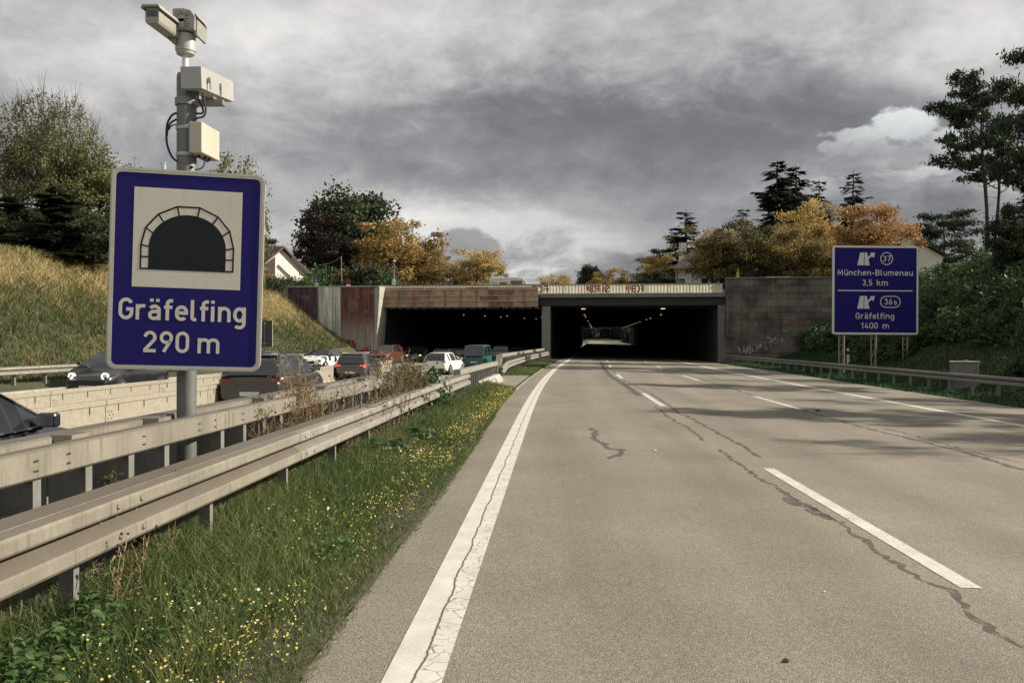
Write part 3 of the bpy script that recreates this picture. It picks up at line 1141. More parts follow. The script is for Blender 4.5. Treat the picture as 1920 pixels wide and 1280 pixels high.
h_ = 0.072
XH = 0.72
GL = {
    'G': (0.62, [arc(.31, .66, .24, .27, 25, 180) + arc(.31, .34, .24, .27, 180, 360) + [(.55, .48), (.32, .48)]]),
    'r': (0.42, [[(.07, 0), (.07, XH)], [(.07, .44)] + arc(.29, .42, .22, .235, 165, 62)]),
    'a': (0.56, [arc(.27, .47, .19, .18, 155, 0, 10) + [(.46, 0)], [(.46, .40), (.26, .40)] + arc(.25, .236, .18, .164, 90, 270, 12) + [(.30, .072), (.46, .16)]]),
    'f': (0.38, [[(.15, 0), (.15, .78)] + arc(.30, .78, .15, .15, 180, 85, 8) + [(.38, .93)], [(.0, .62), (.36, .62)]]),
    'e': (0.56, [[(.07, .37), (.48, .37)] + arc(.275, .42, .205, .228, 0, 180, 12) + arc(.275, .29, .205, .218, 180, 318, 12)]),
    'l': (0.29, [[(.07, 1.0), (.07, .17)] + arc(.17, .17, .10, .10, 180, 270, 6) + [(.25, .072)]]),
    'i': (0.20, [[(.07, 0), (.07, XH)], [(.07, .86), (.07, 1.0)]]),
    'n': (0.56, [[(.07, 0), (.07, XH)], [(.07, .42)] + arc(.275, .43, .205, .218, 170, 0, 10) + [(.48, 0)]]),
    'h': (0.56, [[(.07, 0), (.07, 1.0)], [(.07, .42)] + arc(.275, .43, .205, .218, 170, 0, 10) + [(.48, 0)]]),
    'u': (0.56, [[(.48, XH), (.48, 0)], [(.07, XH), (.07, .28)] + arc(.275, .29, .205, .218, 180, 350, 10)]),
    'm': (0.88, [[(.07, 0), (.07, XH)], [(.07, .46)] + arc(.25, .46, .175, .19, 170, 0, 10) + [(.425, 0)], [(.425, .46)] + arc(.605, .46, .18, .19, 170, 0, 10) + [(.785, 0)]]),
    'g': (0.57, [[(.48, XH), (.48, -.06)] + arc(.27, -.06, .21, .19, 0, -140, 10), arc(.275, .36, .205, .288, 0, 360, 18)]),
    'c': (0.50, [arc(.275, .42, .205, .228, 42, 180, 10) + arc(.275, .30, .205, .228, 180, 318, 10)]),
    'b': (0.56, [[(.07, 0), (.07, 1.0)], arc(.275, .36, .205, .288, 0, 360, 18)]),
    'k': (0.52, [[(.07, 0), (.07, 1.0)], [(.44, XH), (.09, .34)], [(.22, .46), (.47, 0)]]),
    'M': (0.78, [[(.07, 0), (.07, .93), (.36, .30), (.65, .93), (.65, 0)]]),
    'B': (0.62, [[(.07, 0), (.07, 1.0)], [(.07, .928), (.32, .928)] + arc(.32, .728, .19, .20, 90, -90, 10) + [(.07, .528)], [(.07, .527), (.34, .527)] + arc(.33, .30, .22, .228, 90, -90, 10) + [(.07, .072)]]),
    'F': (0.5, [[(.07, 0), (.07, .93), (.5, .93)], [(-.1, .52), (.42, .52)]]),
    'C': (0.58, [arc(.31, .66, .24, .27, 35, 180) + arc(.31, .34, .24, .27, 180, 325)]),
    'S': (0.58, [arc(.30, .72, .23, .21, 20, 200, 10) + arc(.30, .29, .24, .22, 60, -160, 12)]),
    '0': (0.58, [arc(.29, .69, .22, .24, 0, 180) + arc(.29, .31, .22, .24, 180, 360) + [(.51, .69)]]),
    '1': (0.42, [[(.02, .72), (.27, .93), (.27, 0)]]),
    '2': (0.58, [arc(.28, .69, .21, .24, 172, -20, 12) + [(.08, .12), (.08, .072), (.54, .072)]]),
    '3': (0.57, [arc(.28, .73, .19, .20, 155, -90, 12), arc(.28, .30, .22, .228, 90, -155, 12)]),
    '4': (0.60, [[(.34, .96), (.07, .26), (.56, .26)], [(.42, .50), (.42, 0)]]),
    '5': (0.57, [[(.47, .93), (.12, .93), (.10, .54)] + arc(.27, .32, .22, .248, 130, -150, 14)]),
    '6': (0.58, [[(.40, .97), (.13, .47)] + arc(.29, .30, .215, .228, 145, 505, 18)]),
    '7': (0.54, [[(.04, .93), (.50, .93), (.20, 0)]]),
    '9': (0.58, [[(.18, .03), (.45, .53)] + arc(.29, .70, .215, .228, -35, 325, 18)]),
    ',': (0.18, [[(.09, .12), (.05, -.12)]]),
    '-': (0.36, [[(.0, .38), (.30, .38)]]),
    ' ': (0.30, []),
    '.': (0.3, [[(.08, .42), (.20, .42)]]),
    '!': (0.22, [[(.14, .95), (.08, .28)], [(.06, .10), (.05, .0)]]),
}
for base_, nm in (('a', 'ä'), ('u', 'ü')):
    w_, st_ = GL[base_]
    GL[nm] = (w_, st_ + [[(.14, .86), (.14, 1.0)], [(.40, .86), (.40, 1.0)]])


def ribbon(mb, pts, w, z, xf, mi=0):
    """flat stroke of width w along pts with mitred joins; xf maps (x, y, z) to the target space"""
    P = [Vector((p[0], p[1])) for p in pts]
    Q = [P[0]]
    for p in P[1:]:
        if (p - Q[-1]).length > 1e-5: Q.append(p)
    P = Q
    n = len(P)
    closed = n > 3 and (P[0] - P[-1]).length < 1e-4
    L, Rr = [], []
    for i in range(n):
        a = P[i] - P[i - 1] if i > 0 else (P[-1] - P[-2] if closed else P[1] - P[0])
        b = P[i + 1] - P[i] if i < n - 1 else (P[1] - P[0] if closed else P[i] - P[i - 1])
        a.normalize(); b.normalize()
        na, nb = Vector((-a.y, a.x)), Vector((-b.y, b.x))
        mt = na + nb
        if mt.length < 1e-4: mt = na
        mt.normalize()
        k = (w / 2) / max(0.45, mt.dot(na))
        L.append(P[i] + mt * k); Rr.append(P[i] - mt * k)
    for i in range(n - 1):
        mb.quad(*[xf(q.x, q.y, z) for q in (Rr[i], Rr[i + 1], L[i + 1], L[i])], mi=mi)


def text_width(txt, gap=0.11):
    return sum(GL[c][0] + gap for c in txt) - gap


def letter(mb, txt, x, y, capH, xf, width=None, stroke=0.142, z0=0.0, mi=0, mirror=False, gap=0.11):
    """writes txt centred on x with its baseline at y"""
    tw = text_width(txt, gap) * capH
    sx = 1.0 if width is None else width / tw
    cx = -tw * sx / 2
    k = 0
    for c in txt:
        w_, st_ = GL[c]
        for s in st_:
            pts = []
            for p in s:
                X = cx + p[0] * capH * sx
                pts.append((x + (-X if mirror else X), y + p[1] * capH))
            ribbon(mb, pts, stroke * capH, z0 + 0.0004 * (k % 5), xf, mi)
            k += 1
        cx += (w_ + gap) * capH * sx


gx = lambda x, y, z: (x, -0.028 - z, y)
for txt, cx_, w_ in (('SM.FCB!!', 2.65, 2.0), ('FCB!!!', 6.15, 1.5), ('FCB', -2.9, 1.5)):
    m_ = MB()
    letter(m_, txt, cx_, 6.36, 0.66, gx, width=w_ * 1.08, stroke=0.19, mirror=True)
    m_.build('graffiti_lettering', M_REDSPRAY, br_, recalc=False)

# ---- retaining walls
rw = tfront('retaining_wall', 'weathered grey block retaining wall right of the tunnel mouth', 'wall')
m_ = MB(); m_.prism([(14.62, -0.75), (31.5, -0.75), (31.5, 0.3), (14.62, 0.3)], -0.9, 7.55); m_.build('block_wall', M_BLOCK, rw, bevel=0.03)
m_ = MB(); m_.box2((14.58, -0.80, 7.55), (31.5, 0.35, 7.66)); m_.build('coping', M_CONC_DARK, rw, bevel=0.02)
M_TAG = mat('pale_spray_paint', (0.34, 0.36, 0.36), 0.8, 0, 0.4, 3)
rr = random.Random(3)
m_ = MB()


def scribble(mb, x0, z0, w, h, n, k, lw, yoff=-0.756):
    xf_ = lambda x, y, z: (x, yoff - z, y)
    for i in range(n):
        cx_ = x0 + w * (i + 0.5) / n
        pts = [(cx_ + rr.uniform(-.6, .6) * w / n, z0 + h * rr.random()) for _ in range(k)]
        pts = [tuple(Vector(a).lerp(Vector(b), q)) for a, b in zip(pts[:-1], pts[1:]) for q in (0, .33, .66)]
        ribbon(mb, pts, lw, 0.0005 * i, xf_)


scribble(m_, 15.7, 0.55, 1.7, 0.8, 6, 5, 0.09)
scribble(m_, 17.4, 0.9, 1.3, 0.8, 5, 4, 0.05)
scribble(m_, 18.2, 1.6, 1.6, 0.7, 5, 5, 0.05)
m_.build('graffiti_lettering', M_TAG, rw, recalc=False)
m_ = MB(); scribble(m_, 20.4, 3.3, 1.2, 0.7, 4, 5, 0.07); m_.build('graffiti_lettering', M_REDSPRAY, rw, recalc=False)


def mat_panel(name, paint, bare, cover, lowz, highz, var=0.3):
    """board-marked concrete with runs of paint: paint on top, bare concrete towards the bottom"""
    m_ = bpy.data.materials.new(name)
    m_.use_nodes = True
    T = NT(m_.node_tree)
    ob = T.n('ShaderNodeTexCoord').outputs['Object']
    sp = T.n('ShaderNodeSeparateXYZ')
    T.link(ob, sp.inputs[0])
    runs = T.noise(T.vm('MULTIPLY', ob, (5.5, 5.5, 0.22)), 1.0, 6, 0.7)
    spots = T.noise(ob, 1.1, 6, 0.65)
    fine = T.noise(ob, 11, 5, 0.7)
    c = T.ramp(runs, [(0.36, tuple(x * 0.32 for x in bare)), (0.47, tuple(x * .8 for x in bare)), (0.53, bare), (0.64, tuple(min(1, x * 1.5) for x in bare))])
    seam = T.m('FRACT', T.m('DIVIDE', sp.outputs[2], 1.15))
    c = T.mix(T.m('MULTIPLY', T.m('SUBTRACT', 1.0, T.sstep(seam, 0.0, 0.05)), 0.6), c, tuple(x * 0.35 for x in bare))
    if paint is not None:
        zt = T.m('ADD', sp.outputs[2], T.m('MULTIPLY', T.m('SUBTRACT', runs, 0.5), 4.5))
        zt = T.m('ADD', zt, T.m('MULTIPLY', T.m('SUBTRACT', spots, 0.5), 2.5))
        k = T.m('MULTIPLY', T.sstep(zt, lowz, highz), cover)
        pc = T.ramp(runs, [(0.38, tuple(x * 0.45 for x in paint)), (0.62, tuple(x * 1.7 for x in paint))])
        pc = T.mix(T.m('MULTIPLY', T.sstep(spots, .56, .64), .55), pc, tuple(x * .55 for x in bare))
        c = T.mix(k, c, pc)
    c = T.mix(1.0, c, T.ramp(fine, [(0.3, 0.75), (0.7, 1.25)]), 'MULTIPLY')
    b = T.n('ShaderNodeBsdfPrincipled')
    T.link(c, b.inputs['Base Color'])
    b.inputs['Roughness'].default_value = 0.9
    bp = T.n('ShaderNodeBump')
    bp.inputs['Strength'].default_value = 0.4
    bp.inputs['Distance'].default_value = 0.03
    T.link(fine, bp.inputs['Height'])
    T.link(bp.outputs[0], b.inputs['Normal'])
    out = T.n('ShaderNodeOutputMaterial')
    T.link(b.outputs[0], out.inputs[0])
    return m_


lw = tfront('abutment_wall', 'tall concrete abutment wall with dark red and purple paint runs left of the tunnel', 'wall')
M_PB = mat_panel('bare_panel', None, (0.30, 0.29, 0.25), 0, 0, 1)
M_PG = mat_panel('whitewashed_panel', None, (0.50, 0.50, 0.44), 0, 0, 1)
M_PP = mat_panel('purple_panel', (0.048, 0.028, 0.044), (0.26, 0.24, 0.22), 0.95, 2.8, 3.6)
M_PR = mat_panel('dark_red_panel', (0.105, 0.026, 0.026), (0.30, 0.275, 0.24), 0.9, 1.8, 4.6)
for t0, t1, mm, lab in ((-30.5, -26.9, M_PB, None), (-26.88, -23.95, M_PP, 'panel with flaking dark purple paint'), (-23.93, -21.72, M_PG, 'pale whitewashed panel with dark runs'), (-21.70, -18.44, M_PR, 'panel with dark red paint running down')):
    m_ = MB()
    m_.box2((t0, -2.55 - (0.05 if mm is M_PG else 0), -0.8), (t1, -2.0, 6.85))
    o = m_.build('wall_panel', mm, lw)
    if lab: o['label'] = lab
m_ = MB()                                       # end face towards the road, catching the sun
m_.add([(-18.42, -2.55, -0.8), (-18.28, -2.35, -0.8), (-18.40, 0.3, -0.8), (-18.9, 0.3, -0.8), (-18.42, -2.55, 6.92), (-17.95, -2.45, 6.92), (-17.72, 0.3, 6.92), (-18.9, 0.3, 6.92)],
       [(0, 1, 2, 3), (4, 5, 6, 7), (0, 1, 5, 4), (1, 2, 6, 5), (2, 3, 7, 6), (3, 0, 4, 7)])
m_.build('end_face', M_CONC, lw)
m_ = MB(); m_.box2((-30.5, -2.62, 6.86), (-18.0, 0.3, 6.97)); m_.build('coping', M_CONC, lw, bevel=0.02)
m_ = MB(); scribble(m_, -21.5, 1.15, 1.3, 0.75, 5, 6, 0.11, -2.556); scribble(m_, -20.2, 0.35, 1.4, 0.8, 5, 6, 0.12, -2.556); m_.build('graffiti_lettering', M_REDSPRAY, lw, recalc=False)

# far portal: a pale wall edge beside the exit
ex = tfront('exit_wall', 'pale wall edge at the far end of the right tunnel bore', 'wall')
m_ = MB(); m_.box2((TW_R - 0.3, LT + 0.05, 0), (TW_R + 6, LT + 0.9, 7.5)); m_.build('wall_face', M_CONC, ex)

# ---- tunnel lamps
M_LAMP = mat('sodium_lamp', (0.8, 0.6, 0.35), 0.4, emit=(1.0, 0.62, 0.30), estr=0.9)
M_LAMPW = mat('white_lamp', (0.8, 0.8, 0.7), 0.4, emit=(1.0, 0.88, 0.68), estr=0.4)


def lamp_at(t, y, label, group=None, m_=M_LAMP, w=0.42):
    g = grade(S_PORTAL + y)
    p = Matrix.Rotation(TROT, 3, 'Z') @ Vector((t, y, 0)) + Vector((PO.x, PO.y, 0))
    o = thing('tunnel_lamp', label, 'lamp', (p.x, p.y, 5.13 + g), TROT, group)
    mb = MB(); mb.box2((-w / 2 - .06, -0.2, -0.10), (w / 2 + .06, 0.2, 0.0)); mb.build('lamp_housing', M_GIRD, o)
    mb = MB(); mb.box2((-w / 2, -0.16, -0.16), (w / 2, 0.16, -0.102)); mb.build('diffuser', m_, o)
    return o


lamp_at(1.2, 5.5, 'orange lamp alone under the ceiling just inside the right bore, beside the pier')
lamp_at(9.2, 5.5, 'orange lamp at the head of the right-hand row inside the right bore')
first = None
for k in range(16):
    for t, lab, grp in ((1.0, 'small lamp in the receding row along the centre wall of the right bore', 'lamps along the centre wall'), (10.6, 'small lamp in the receding row towards the exit of the right bore', 'lamps towards the exit')):
        y = 28 + k * 11.0
        if t < 2 and k in (2, 3, 5, 6, 8): continue
        if t > 2 and k in (1, 4): continue
        lamp_at(t, y, lab, grp, M_LAMPW, 0.18)
for k, (t, y) in enumerate(((-14.2, 26), (-12.4, 33), (-11, 40), (-9.4, 33), (-8.3, 48), (-6.8, 52), (-5.2, 40), (-4.2, 30))):
    lamp_at(t, y, 'small dim lamp under the ceiling of the left bore', 'lamps in the left bore', M_LAMPW, 0.12)
# ------------------------------------------------------------------ guard rails
WPROF = [(-0.005, .316), (.03, .318), (.076, .300), (.086, .284), (.088, .222), (.080, .208), (.008, .202), (.000, .194), (.000, .178), (.010, .168), (.090, .112), (.100, .098), (.102, .036), (.090, .018), (-.005, .006)]


def along(mb, prof, ss, tf, zf, side=1, mi=0, closed=True, cap=True):
    mb.sweep([[rd(s, tf(s) + side * u, zf(s) + z) for u, z in prof] for s in ss], closed, cap, mi)


def wprof_closed():
    back = [(u - 0.006, z) for u, z in reversed(WPROF)]
    return WPROF + back


def bolt_head(mb, p, nrm, r=0.017, mi=0):
    n = Vector(nrm).normalized()
    a = n.orthogonal().normalized()
    b = n.cross(a)
    ring = lambda k, h: [Vector(p) + n * h + (a * math.cos(i * math.pi / 4) + b * math.sin(i * math.pi / 4)) * r * k for i in range(8)]
    mb.sweep([ring(1, -0.002), ring(1, .006), ring(.6, .013)], mi=mi)


def w_beam(parent, s0, s1, tf, zf, side=1, steel=None, step=4.0, bolts=True, name='rail_element'):
    steel = steel or (lambda s: M_STEEL)
    s = s0
    while s < s1 - 0.3:
        e = min(s + step, s1)
        mb = MB()
        off = 0.004 * (int(round((s - s0) / step)) % 2)
        ss = frange(s, e + (0.06 if e < s1 else 0), 0.7)
        along(mb, wprof_closed(), ss, lambda q: tf(q) + side * off, zf, side)
        if bolts:
            th = heading(s)
            nr = Vector((math.cos(th), -math.sin(th), 0)) * side
            for ds in (0.18, 0.48):
                for dz in (.252, .072):
                    bolt_head(mb, rd(s + ds, tf(s + ds) + side * (off + (.089 if dz > .2 else .103)), zf(s) + dz), nr)
            for ds in (0.10, 0.30, 0.55):
                bolt_head(mb, rd(s + ds, tf(s + ds) + side * (off + .010), zf(s) + .172), nr, .013)
        mb.build(name, steel(s), parent)
        s = e


def sec_posts(parent, ss, t0, t1, zt, zfun, steel, th=0.075, name='post'):
    """flat channel posts: web across the rail, narrow flange towards the road"""
    for s in ss:
        mb = MB()
        base = zfun(s) - 0.25
        rings = []
        for dz in (base, zt):
            rings.append([rd(s - th / 2, t0, dz), rd(s + th / 2, t0, dz), rd(s + th / 2, t1, dz), rd(s - th / 2, t1, dz)])
        mb.sweep(rings)
        mb.build(name, steel, parent)


Z0 = lambda s: 0.0
warm_pale = lambda s: M_STEEL if s < 8.5 else M_STEEL_PALE

# central rail, first length: two-wave beam towards us, box beam above it on plate posts
g1 = thing('median_guardrail', 'near beige steel guardrail with box beam above a two-wave rail, beside the flowery verge', 'guardrail', tuple(rd(4, -2.4)))
WORLD_BUILT.add(g1.name)
TW = lambda s: lerp_tab(s, [(-5, -2.03), (10, -2.02), (18, -1.98), (26, -1.88)])
w_beam(g1, -2.9, 25.6, TW, lambda s: 0.435, 1, warm_pale)
mb = MB()
along(mb, [(-.175, .0), (0.015, .0), (0.015, .012), (-.175, .012), (-.18, -.05), (-.176, -.05)], frange(-2.9, 25, 1.0), TW, lambda s: 0.745)
mb.build('top_plate', M_STEEL, g1)
TB = lambda s: lerp_tab(s, [(-5, -2.44), (18, -2.42), (24, -2.2)])


def box_prof(d, h, r=0.014):
    return [(-r, 0), (0, r), (0, h - r), (-r, h), (-d + r, h), (-d, h - r), (-d, r), (-d + r, 0)]


def box_beam(parent, s0, s1, tf, z, h, d, steel, step=6.0, side=1, phase=0.0, slots=True, name='box_beam'):
    s = s0
    while s < s1 - .2:
        e = min(s + step, s1)
        mb = MB()
        along(mb, box_prof(d, h), frange(s + 0.006, e - 0.006, 0.75), tf, lambda q: z, side)
        th = heading(s)
        nr = Vector((math.cos(th), -math.sin(th), 0)) * side
        if slots:
            def slot(q, dz, w, hh):
                c = rd(q, tf(q) + side * 0.0025, z + dz)
                al = Vector((math.sin(th), math.cos(th), 0))
                up = Vector((0, 0, 1))
                mb.quad(*[c + al * a * w / 2 + up * b * hh / 2 for a, b in ((-1, -1), (1, -1), (1, 1), (-1, 1))], mi=1)
            q = s + 0.37
            k = 0
            while q < e - 0.2:
                for dz in (.055, .115):
                    slot(q, dz, 0.05, 0.013)
                q += 1.05 if k % 3 else 0.36
                k += 1
            for dq in (0.10, e - s - 0.10):
                for i in range(6):
                    slot(s + dq, .03 + .022 * i, 0.02, 0.010)
        mb.build(name, [steel(s), M_SLOT], parent)
        s = e


box_beam(g1, -3.58, 21.8, TB, 0.85, 0.182, 0.115, warm_pale)
mb = MB()                                           # bent-down end of the box beam
mb.sweep([[rd(s, TB(s) + u, z) for u, z in ((0, zc), (0, zc + .18), (-.2, zc + .18), (-.2, zc))] for s, zc in ((21.82, .85), (22.1, .84), (23.4, .30), (23.6, .18))] if False else
         [[rd(s, TB(s) + u, zc + dz) for u, dz in ((0, 0), (0, .182), (-.2, .182), (-.2, 0))] for s, zc in ((21.82, .85), (22.15, .83), (23.5, .22))])
mb.build('end_piece', M_STEEL_PALE, g1)
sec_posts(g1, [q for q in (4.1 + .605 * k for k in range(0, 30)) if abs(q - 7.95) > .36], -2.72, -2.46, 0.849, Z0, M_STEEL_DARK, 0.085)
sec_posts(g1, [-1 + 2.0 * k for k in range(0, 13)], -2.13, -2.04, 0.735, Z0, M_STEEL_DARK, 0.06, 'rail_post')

# its twin towards the opposite carriageway
g2 = thing('median_guardrail', 'rear steel guardrail behind the sign post, its box beam beside the near one', 'guardrail', tuple(rd(4, -3.1)))
WORLD_BUILT.add(g2.name)
TB2 = lambda s: lerp_tab(s, [(-5, -2.99), (18, -2.97), (24, -2.7)])
box_beam(g2, -2.0, 22.0, TB2, 0.85, 0.182, 0.2, lambda s: M_STEEL, side=-1)
TW2 = lambda s: lerp_tab(s, [(-5, -3.36), (18, -3.34), (26, -3.0)])
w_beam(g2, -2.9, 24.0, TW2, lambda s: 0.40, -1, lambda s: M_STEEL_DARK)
sec_posts(g2, [3.7 + 1.21 * k for k in range(0, 17)], -3.28, -2.85, 0.86, Z0, M_STEEL_DARK, 0.09)
for k, s in enumerate([4.55, 6.15, 7.5, 10.2, 12.9, 15.6]):
    mb = MB()
    rings = []
    for z in (0.94, 1.038):
        rings.append([rd(s - .12, -2.795, z), rd(s + .12, -2.795, z), rd(s + .12, -2.645, z), rd(s - .12, -2.645, z)])
    mb.sweep(rings)
    mb.build('spacer_block', M_STEEL, g2)
mb = MB()
along(mb, [(0, 0), (.05, 0), (.05, .14), (0, .14)], frange(0, 20, 1), lambda s: -2.92, lambda s: .18)
mb.build('lower_bar', M_STEEL_DARK, g2)

# movable section with slatted sides on concrete feet
g3 = thing('movable_barrier', 'short pale barrier with dark slats on a concrete foot beside the paved crossover', 'barrier', tuple(rd(31, -2.0)))
WORLD_BUILT.add(g3.name)
TM = lambda s: lerp_tab(s, [(24, -2.12), (37, -1.85)])
mb = MB(); along(mb, box_prof(.2, .17), frange(25.7, 36.6, .9), TM, lambda s: .70); mb.build('top_beam', M_STEEL_PALE, g3)
sec_posts(g3, [25.9 + .56 * k for k in range(19)], -2.3, -1.98, 0.70, lambda s: .2, M_STEEL_DARK, .06, 'slat')
mb = MB(); along(mb, [(.22, 0), (.20, .10), (.05, .34), (-.3, .34), (-.42, 0)], frange(29.8, 37.2, .9), TM, lambda s: 0.0); mb.build('concrete_foot', M_CONC, g3)
mb = MB()
for s in (33.6, 36.2):
    mb.tube([rd(s, TM(s) + .14, .30), rd(s, TM(s) + .25, .24), rd(s + .1, TM(s) + .25, .10), rd(s + .3, TM(s) + .2, .07)], .014, 6)
mb.build('lifting_hook', M_SLOT, g3)
mb = MB()
mb.tube([rd(37.0, TM(37) - .1, .02), rd(36.7, TM(37) - .05, .86)], .05, 6); mb.tube([rd(37.3, TM(37), .02), rd(36.9, TM(37) + .02, .7)], .035, 6)
mb.build('end_brace', M_STEEL_DARK, g3)

# second length up to the tunnel pier
g4 = thing('median_guardrail', 'curving pale guardrail with slanted end plates running up to the tunnel pier', 'guardrail', tuple(rd(45, -2.2)))
WORLD_BUILT.add(g4.name)
TW4 = lambda s: lerp_tab(s, [(36, -1.72), (43, -1.92), (60, -2.0), (85, -1.95)])
w_beam(g4, 36.9, 83.8, TW4, lambda s: lerp_tab(s, [(36.9, .30), (41, .43), (90, .43)]), 1, lambda s: M_STEEL_PALE, bolts=False)
TB4 = lambda s: lerp_tab(s, [(43, -2.38), (85, -2.3)])
box_beam(g4, 44.6, 84.6, TB4, .87, .18, .2, lambda s: M_STEEL_PALE)
for ds in (0, 0.9):
    mb = MB()
    mb.sweep([[rd(s + ds, TB4(44) + u, z) for u, z in ((0.03, zc), (0.03, zc + .16), (-.2, zc + .16), (-.2, zc))] for s, zc in ((42.6, .0), (43.9, .88))])
    mb.build('slanted_end', M_STEEL_PALE, g4)
sec_posts(g4, [44.8 + .82 * k for k in range(48)], -2.5, -2.14, .88, Z0, M_STEEL_DARK, .07)

# portable steel walls between the two streams of traffic


def steel_wall(label, tf, s0, s1, h=0.83):
    o = thing('portable_barrier', label, 'barrier', tuple(rd(s0, tf(s0), G(s0, tf(s0)))))
    WORLD_BUILT.add(o.name)
    M_PW = mat('flecked_steel_wall', (0.285, 0.26, 0.208), 0.65, 0.1, 0.14, 9, (0.19, 0.168, 0.13), 0.4, fine=0.14, fscale=30)
    prof = [(.17, 0), (.17, .05), (.07, .16), (.062, h - .10), (.085, h - .09), (.085, h - .012), (.07, h), (-.07, h), (-.085, h - .012), (-.085, h - .09), (-.062, h - .10), (-.07, .16), (-.17, .05), (-.17, 0)]
    s = s0
    k = 0
    while s < s1:
        e = s + 5.4
        mb = MB()
        along(mb, prof, frange(s + .012, e - .012, 0.9), tf, lambda q: G(q, tf(q)))
        th = heading(s)
        al = Vector((math.sin(th), math.cos(th), 0))

        def mark(q, z0, z1, w):
            a = rd(q - w / 2, tf(q - w / 2) + .0685, G(q, tf(q)))
            b = rd(q + w / 2, tf(q + w / 2) + .0685, G(q, tf(q)))
            mb.quad(a + Vector((0, 0, z0)), b + Vector((0, 0, z0)), b + Vector((0, 0, z1)), a + Vector((0, 0, z1)), 1)
        q = s + 0.5
        while q < e:
            mark(q, h - .235, h - .105, .035)
            mark(q, h - .55, h - .42, .035)
            q += 1.08
        for i in range(6):
            for j in (0, 1):
                mark(s + .10 + .13 * j + .06 * (i % 2), h - .24 - .07 * i, h - .215 - .07 * i, .035)
                if i < 3:
                    qq = s + .05 + .09 * i + .3 * j
                    c = rd(qq, tf(qq), G(qq, tf(qq)) + h + .002)
                    ac = Vector((math.cos(th), -math.sin(th), 0))
                    mb.quad(c - al * .018 - ac * .02, c + al * .018 - ac * .02, c + al * .018 + ac * .02, c - al * .018 + ac * .02, 1)
        mb.build('wall_element', [M_PW, M_SLOT], o, recalc=False)
        s = e
        k += 1


TA = lambda s: lerp_tab(s, [(0, -8.2), (20, -8.05), (30, -8.9), (48, -11.7), (90, -11.2)])
TBB = lambda s: lerp_tab(s, [(0, -11.1), (26, -10.9), (38, -12.0), (50, -13.6), (90, -13.2)])
steel_wall('nearer of the two low flecked steel walls left of the sign post', TA, 6, 55)
steel_wall('farther of the two low flecked steel walls, in front of the black oncoming hatchback', TBB, 9, 42)

# outer rails
g5 = thing('guardrail', 'sunlit cream guardrail at the foot of the grassy slope beyond the oncoming lanes', 'guardrail', tuple(rd(30, -20.4)))
WORLD_BUILT.add(g5.name)
TL5 = lambda s: lerp_tab(s, [(0, -20.3), (70, -20.1), (84, -18.6)])
w_beam(g5, 20, 83.2, TL5, lambda s: 0.40, 1, lambda s: M_STEEL_PALE, bolts=False)
sec_posts(g5, [21 + 2 * k for k in range(31)], -20.45, -20.31, .70, lambda s: 0.0, M_STEEL_DARK, .09)
g6 = thing('guardrail', 'dark shaded guardrail on thin posts along the grass below the large blue sign', 'guardrail', tuple(rd(40, 16.3)))
WORLD_BUILT.add(g6.name)
TR6 = lambda s: lerp_tab(s, [(0, 16.75), (30, 16.5), (60, 15.8), (84, 14.4)])
zr6 = lambda s: lerp_tab(s, [(0, .13), (84, .13)])
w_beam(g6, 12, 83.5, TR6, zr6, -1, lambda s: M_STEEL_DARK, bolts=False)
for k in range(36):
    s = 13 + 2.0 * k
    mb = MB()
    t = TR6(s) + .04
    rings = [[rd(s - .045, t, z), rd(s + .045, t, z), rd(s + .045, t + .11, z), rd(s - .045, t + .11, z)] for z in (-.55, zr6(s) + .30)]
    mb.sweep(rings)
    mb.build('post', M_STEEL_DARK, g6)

# white delineator post on the right
p = rd(61.5, 19.4)
dl = thing('delineator_post', 'small white delineator post with a black band on the grass behind the right guardrail', 'road post', (p.x, p.y, G(61.5, 19.4) - 0.02), -heading(61))
mb = MB()
mb.prism([(-.07, -.05), (.07, -.05), (.09, .05), (-.09, .05)], 0, .62); mb.prism([(-.07, -.05), (.07, -.05), (.09, .05), (-.09, .05)], .84, 1.0)
mb.add([(-.07, -.05, 1.0), (.07, -.05, 1.0), (.09, .05, 1.0), (-.09, .05, 1.0), (-.03, 0, 1.08), (.03, 0, 1.08)], [(0, 1, 5, 4), (1, 2, 5), (2, 3, 4, 5), (3, 0, 4)])
mb.build('post_body', M_WHITE, dl)
mb = MB(); mb.prism([(-.072, -.052), (.072, -.052), (.092, .052), (-.092, .052)], .621, .839); mb.build('black_band', M_BLACK, dl)
# ------------------------------------------------------------------ signs
def mat_sheeting(name, col, dirt=0.25):
    return mat(name, col, 0.6, 0, 0.06, 1.5, tuple(c * 0.72 + .004 for c in col), dirt, streak=True, fine=0.04, fscale=150, spec=0.2)


M_BLUE = mat_sheeting('blue_sheeting', (0.010, 0.009, 0.118), 0.3)
M_BLUE2 = mat_sheeting('deep_blue_sheeting', (0.009, 0.007, 0.125), 0.2)
M_SIGNW = mat_sheeting('white_sheeting', (0.60, 0.565, 0.49))
M_SIGNW2 = mat_sheeting('grey_white_sheeting', (0.62, 0.60, 0.56))
M_SIGNK = mat_sheeting('black_sheeting', (0.010, 0.014, 0.018), 0.1)
M_ALU = mat('sign_frame_aluminium', (0.46, 0.44, 0.39), 0.5, 0.15, 0.1, 3, (0.25, 0.24, 0.2), 0.4)


def rrect(w, h, r, n=6):
    pts = []
    for cx, cy, a in ((w - r, h - r, 0), (-w + r, h - r, 90), (-w + r, -h + r, 180), (w - r, -h + r, 270)):
        pts += [(cx + r * math.cos(R(a + 90 * i / n)), cy + r * math.sin(R(a + 90 * i / n))) for i in range(n + 1)]
    return pts


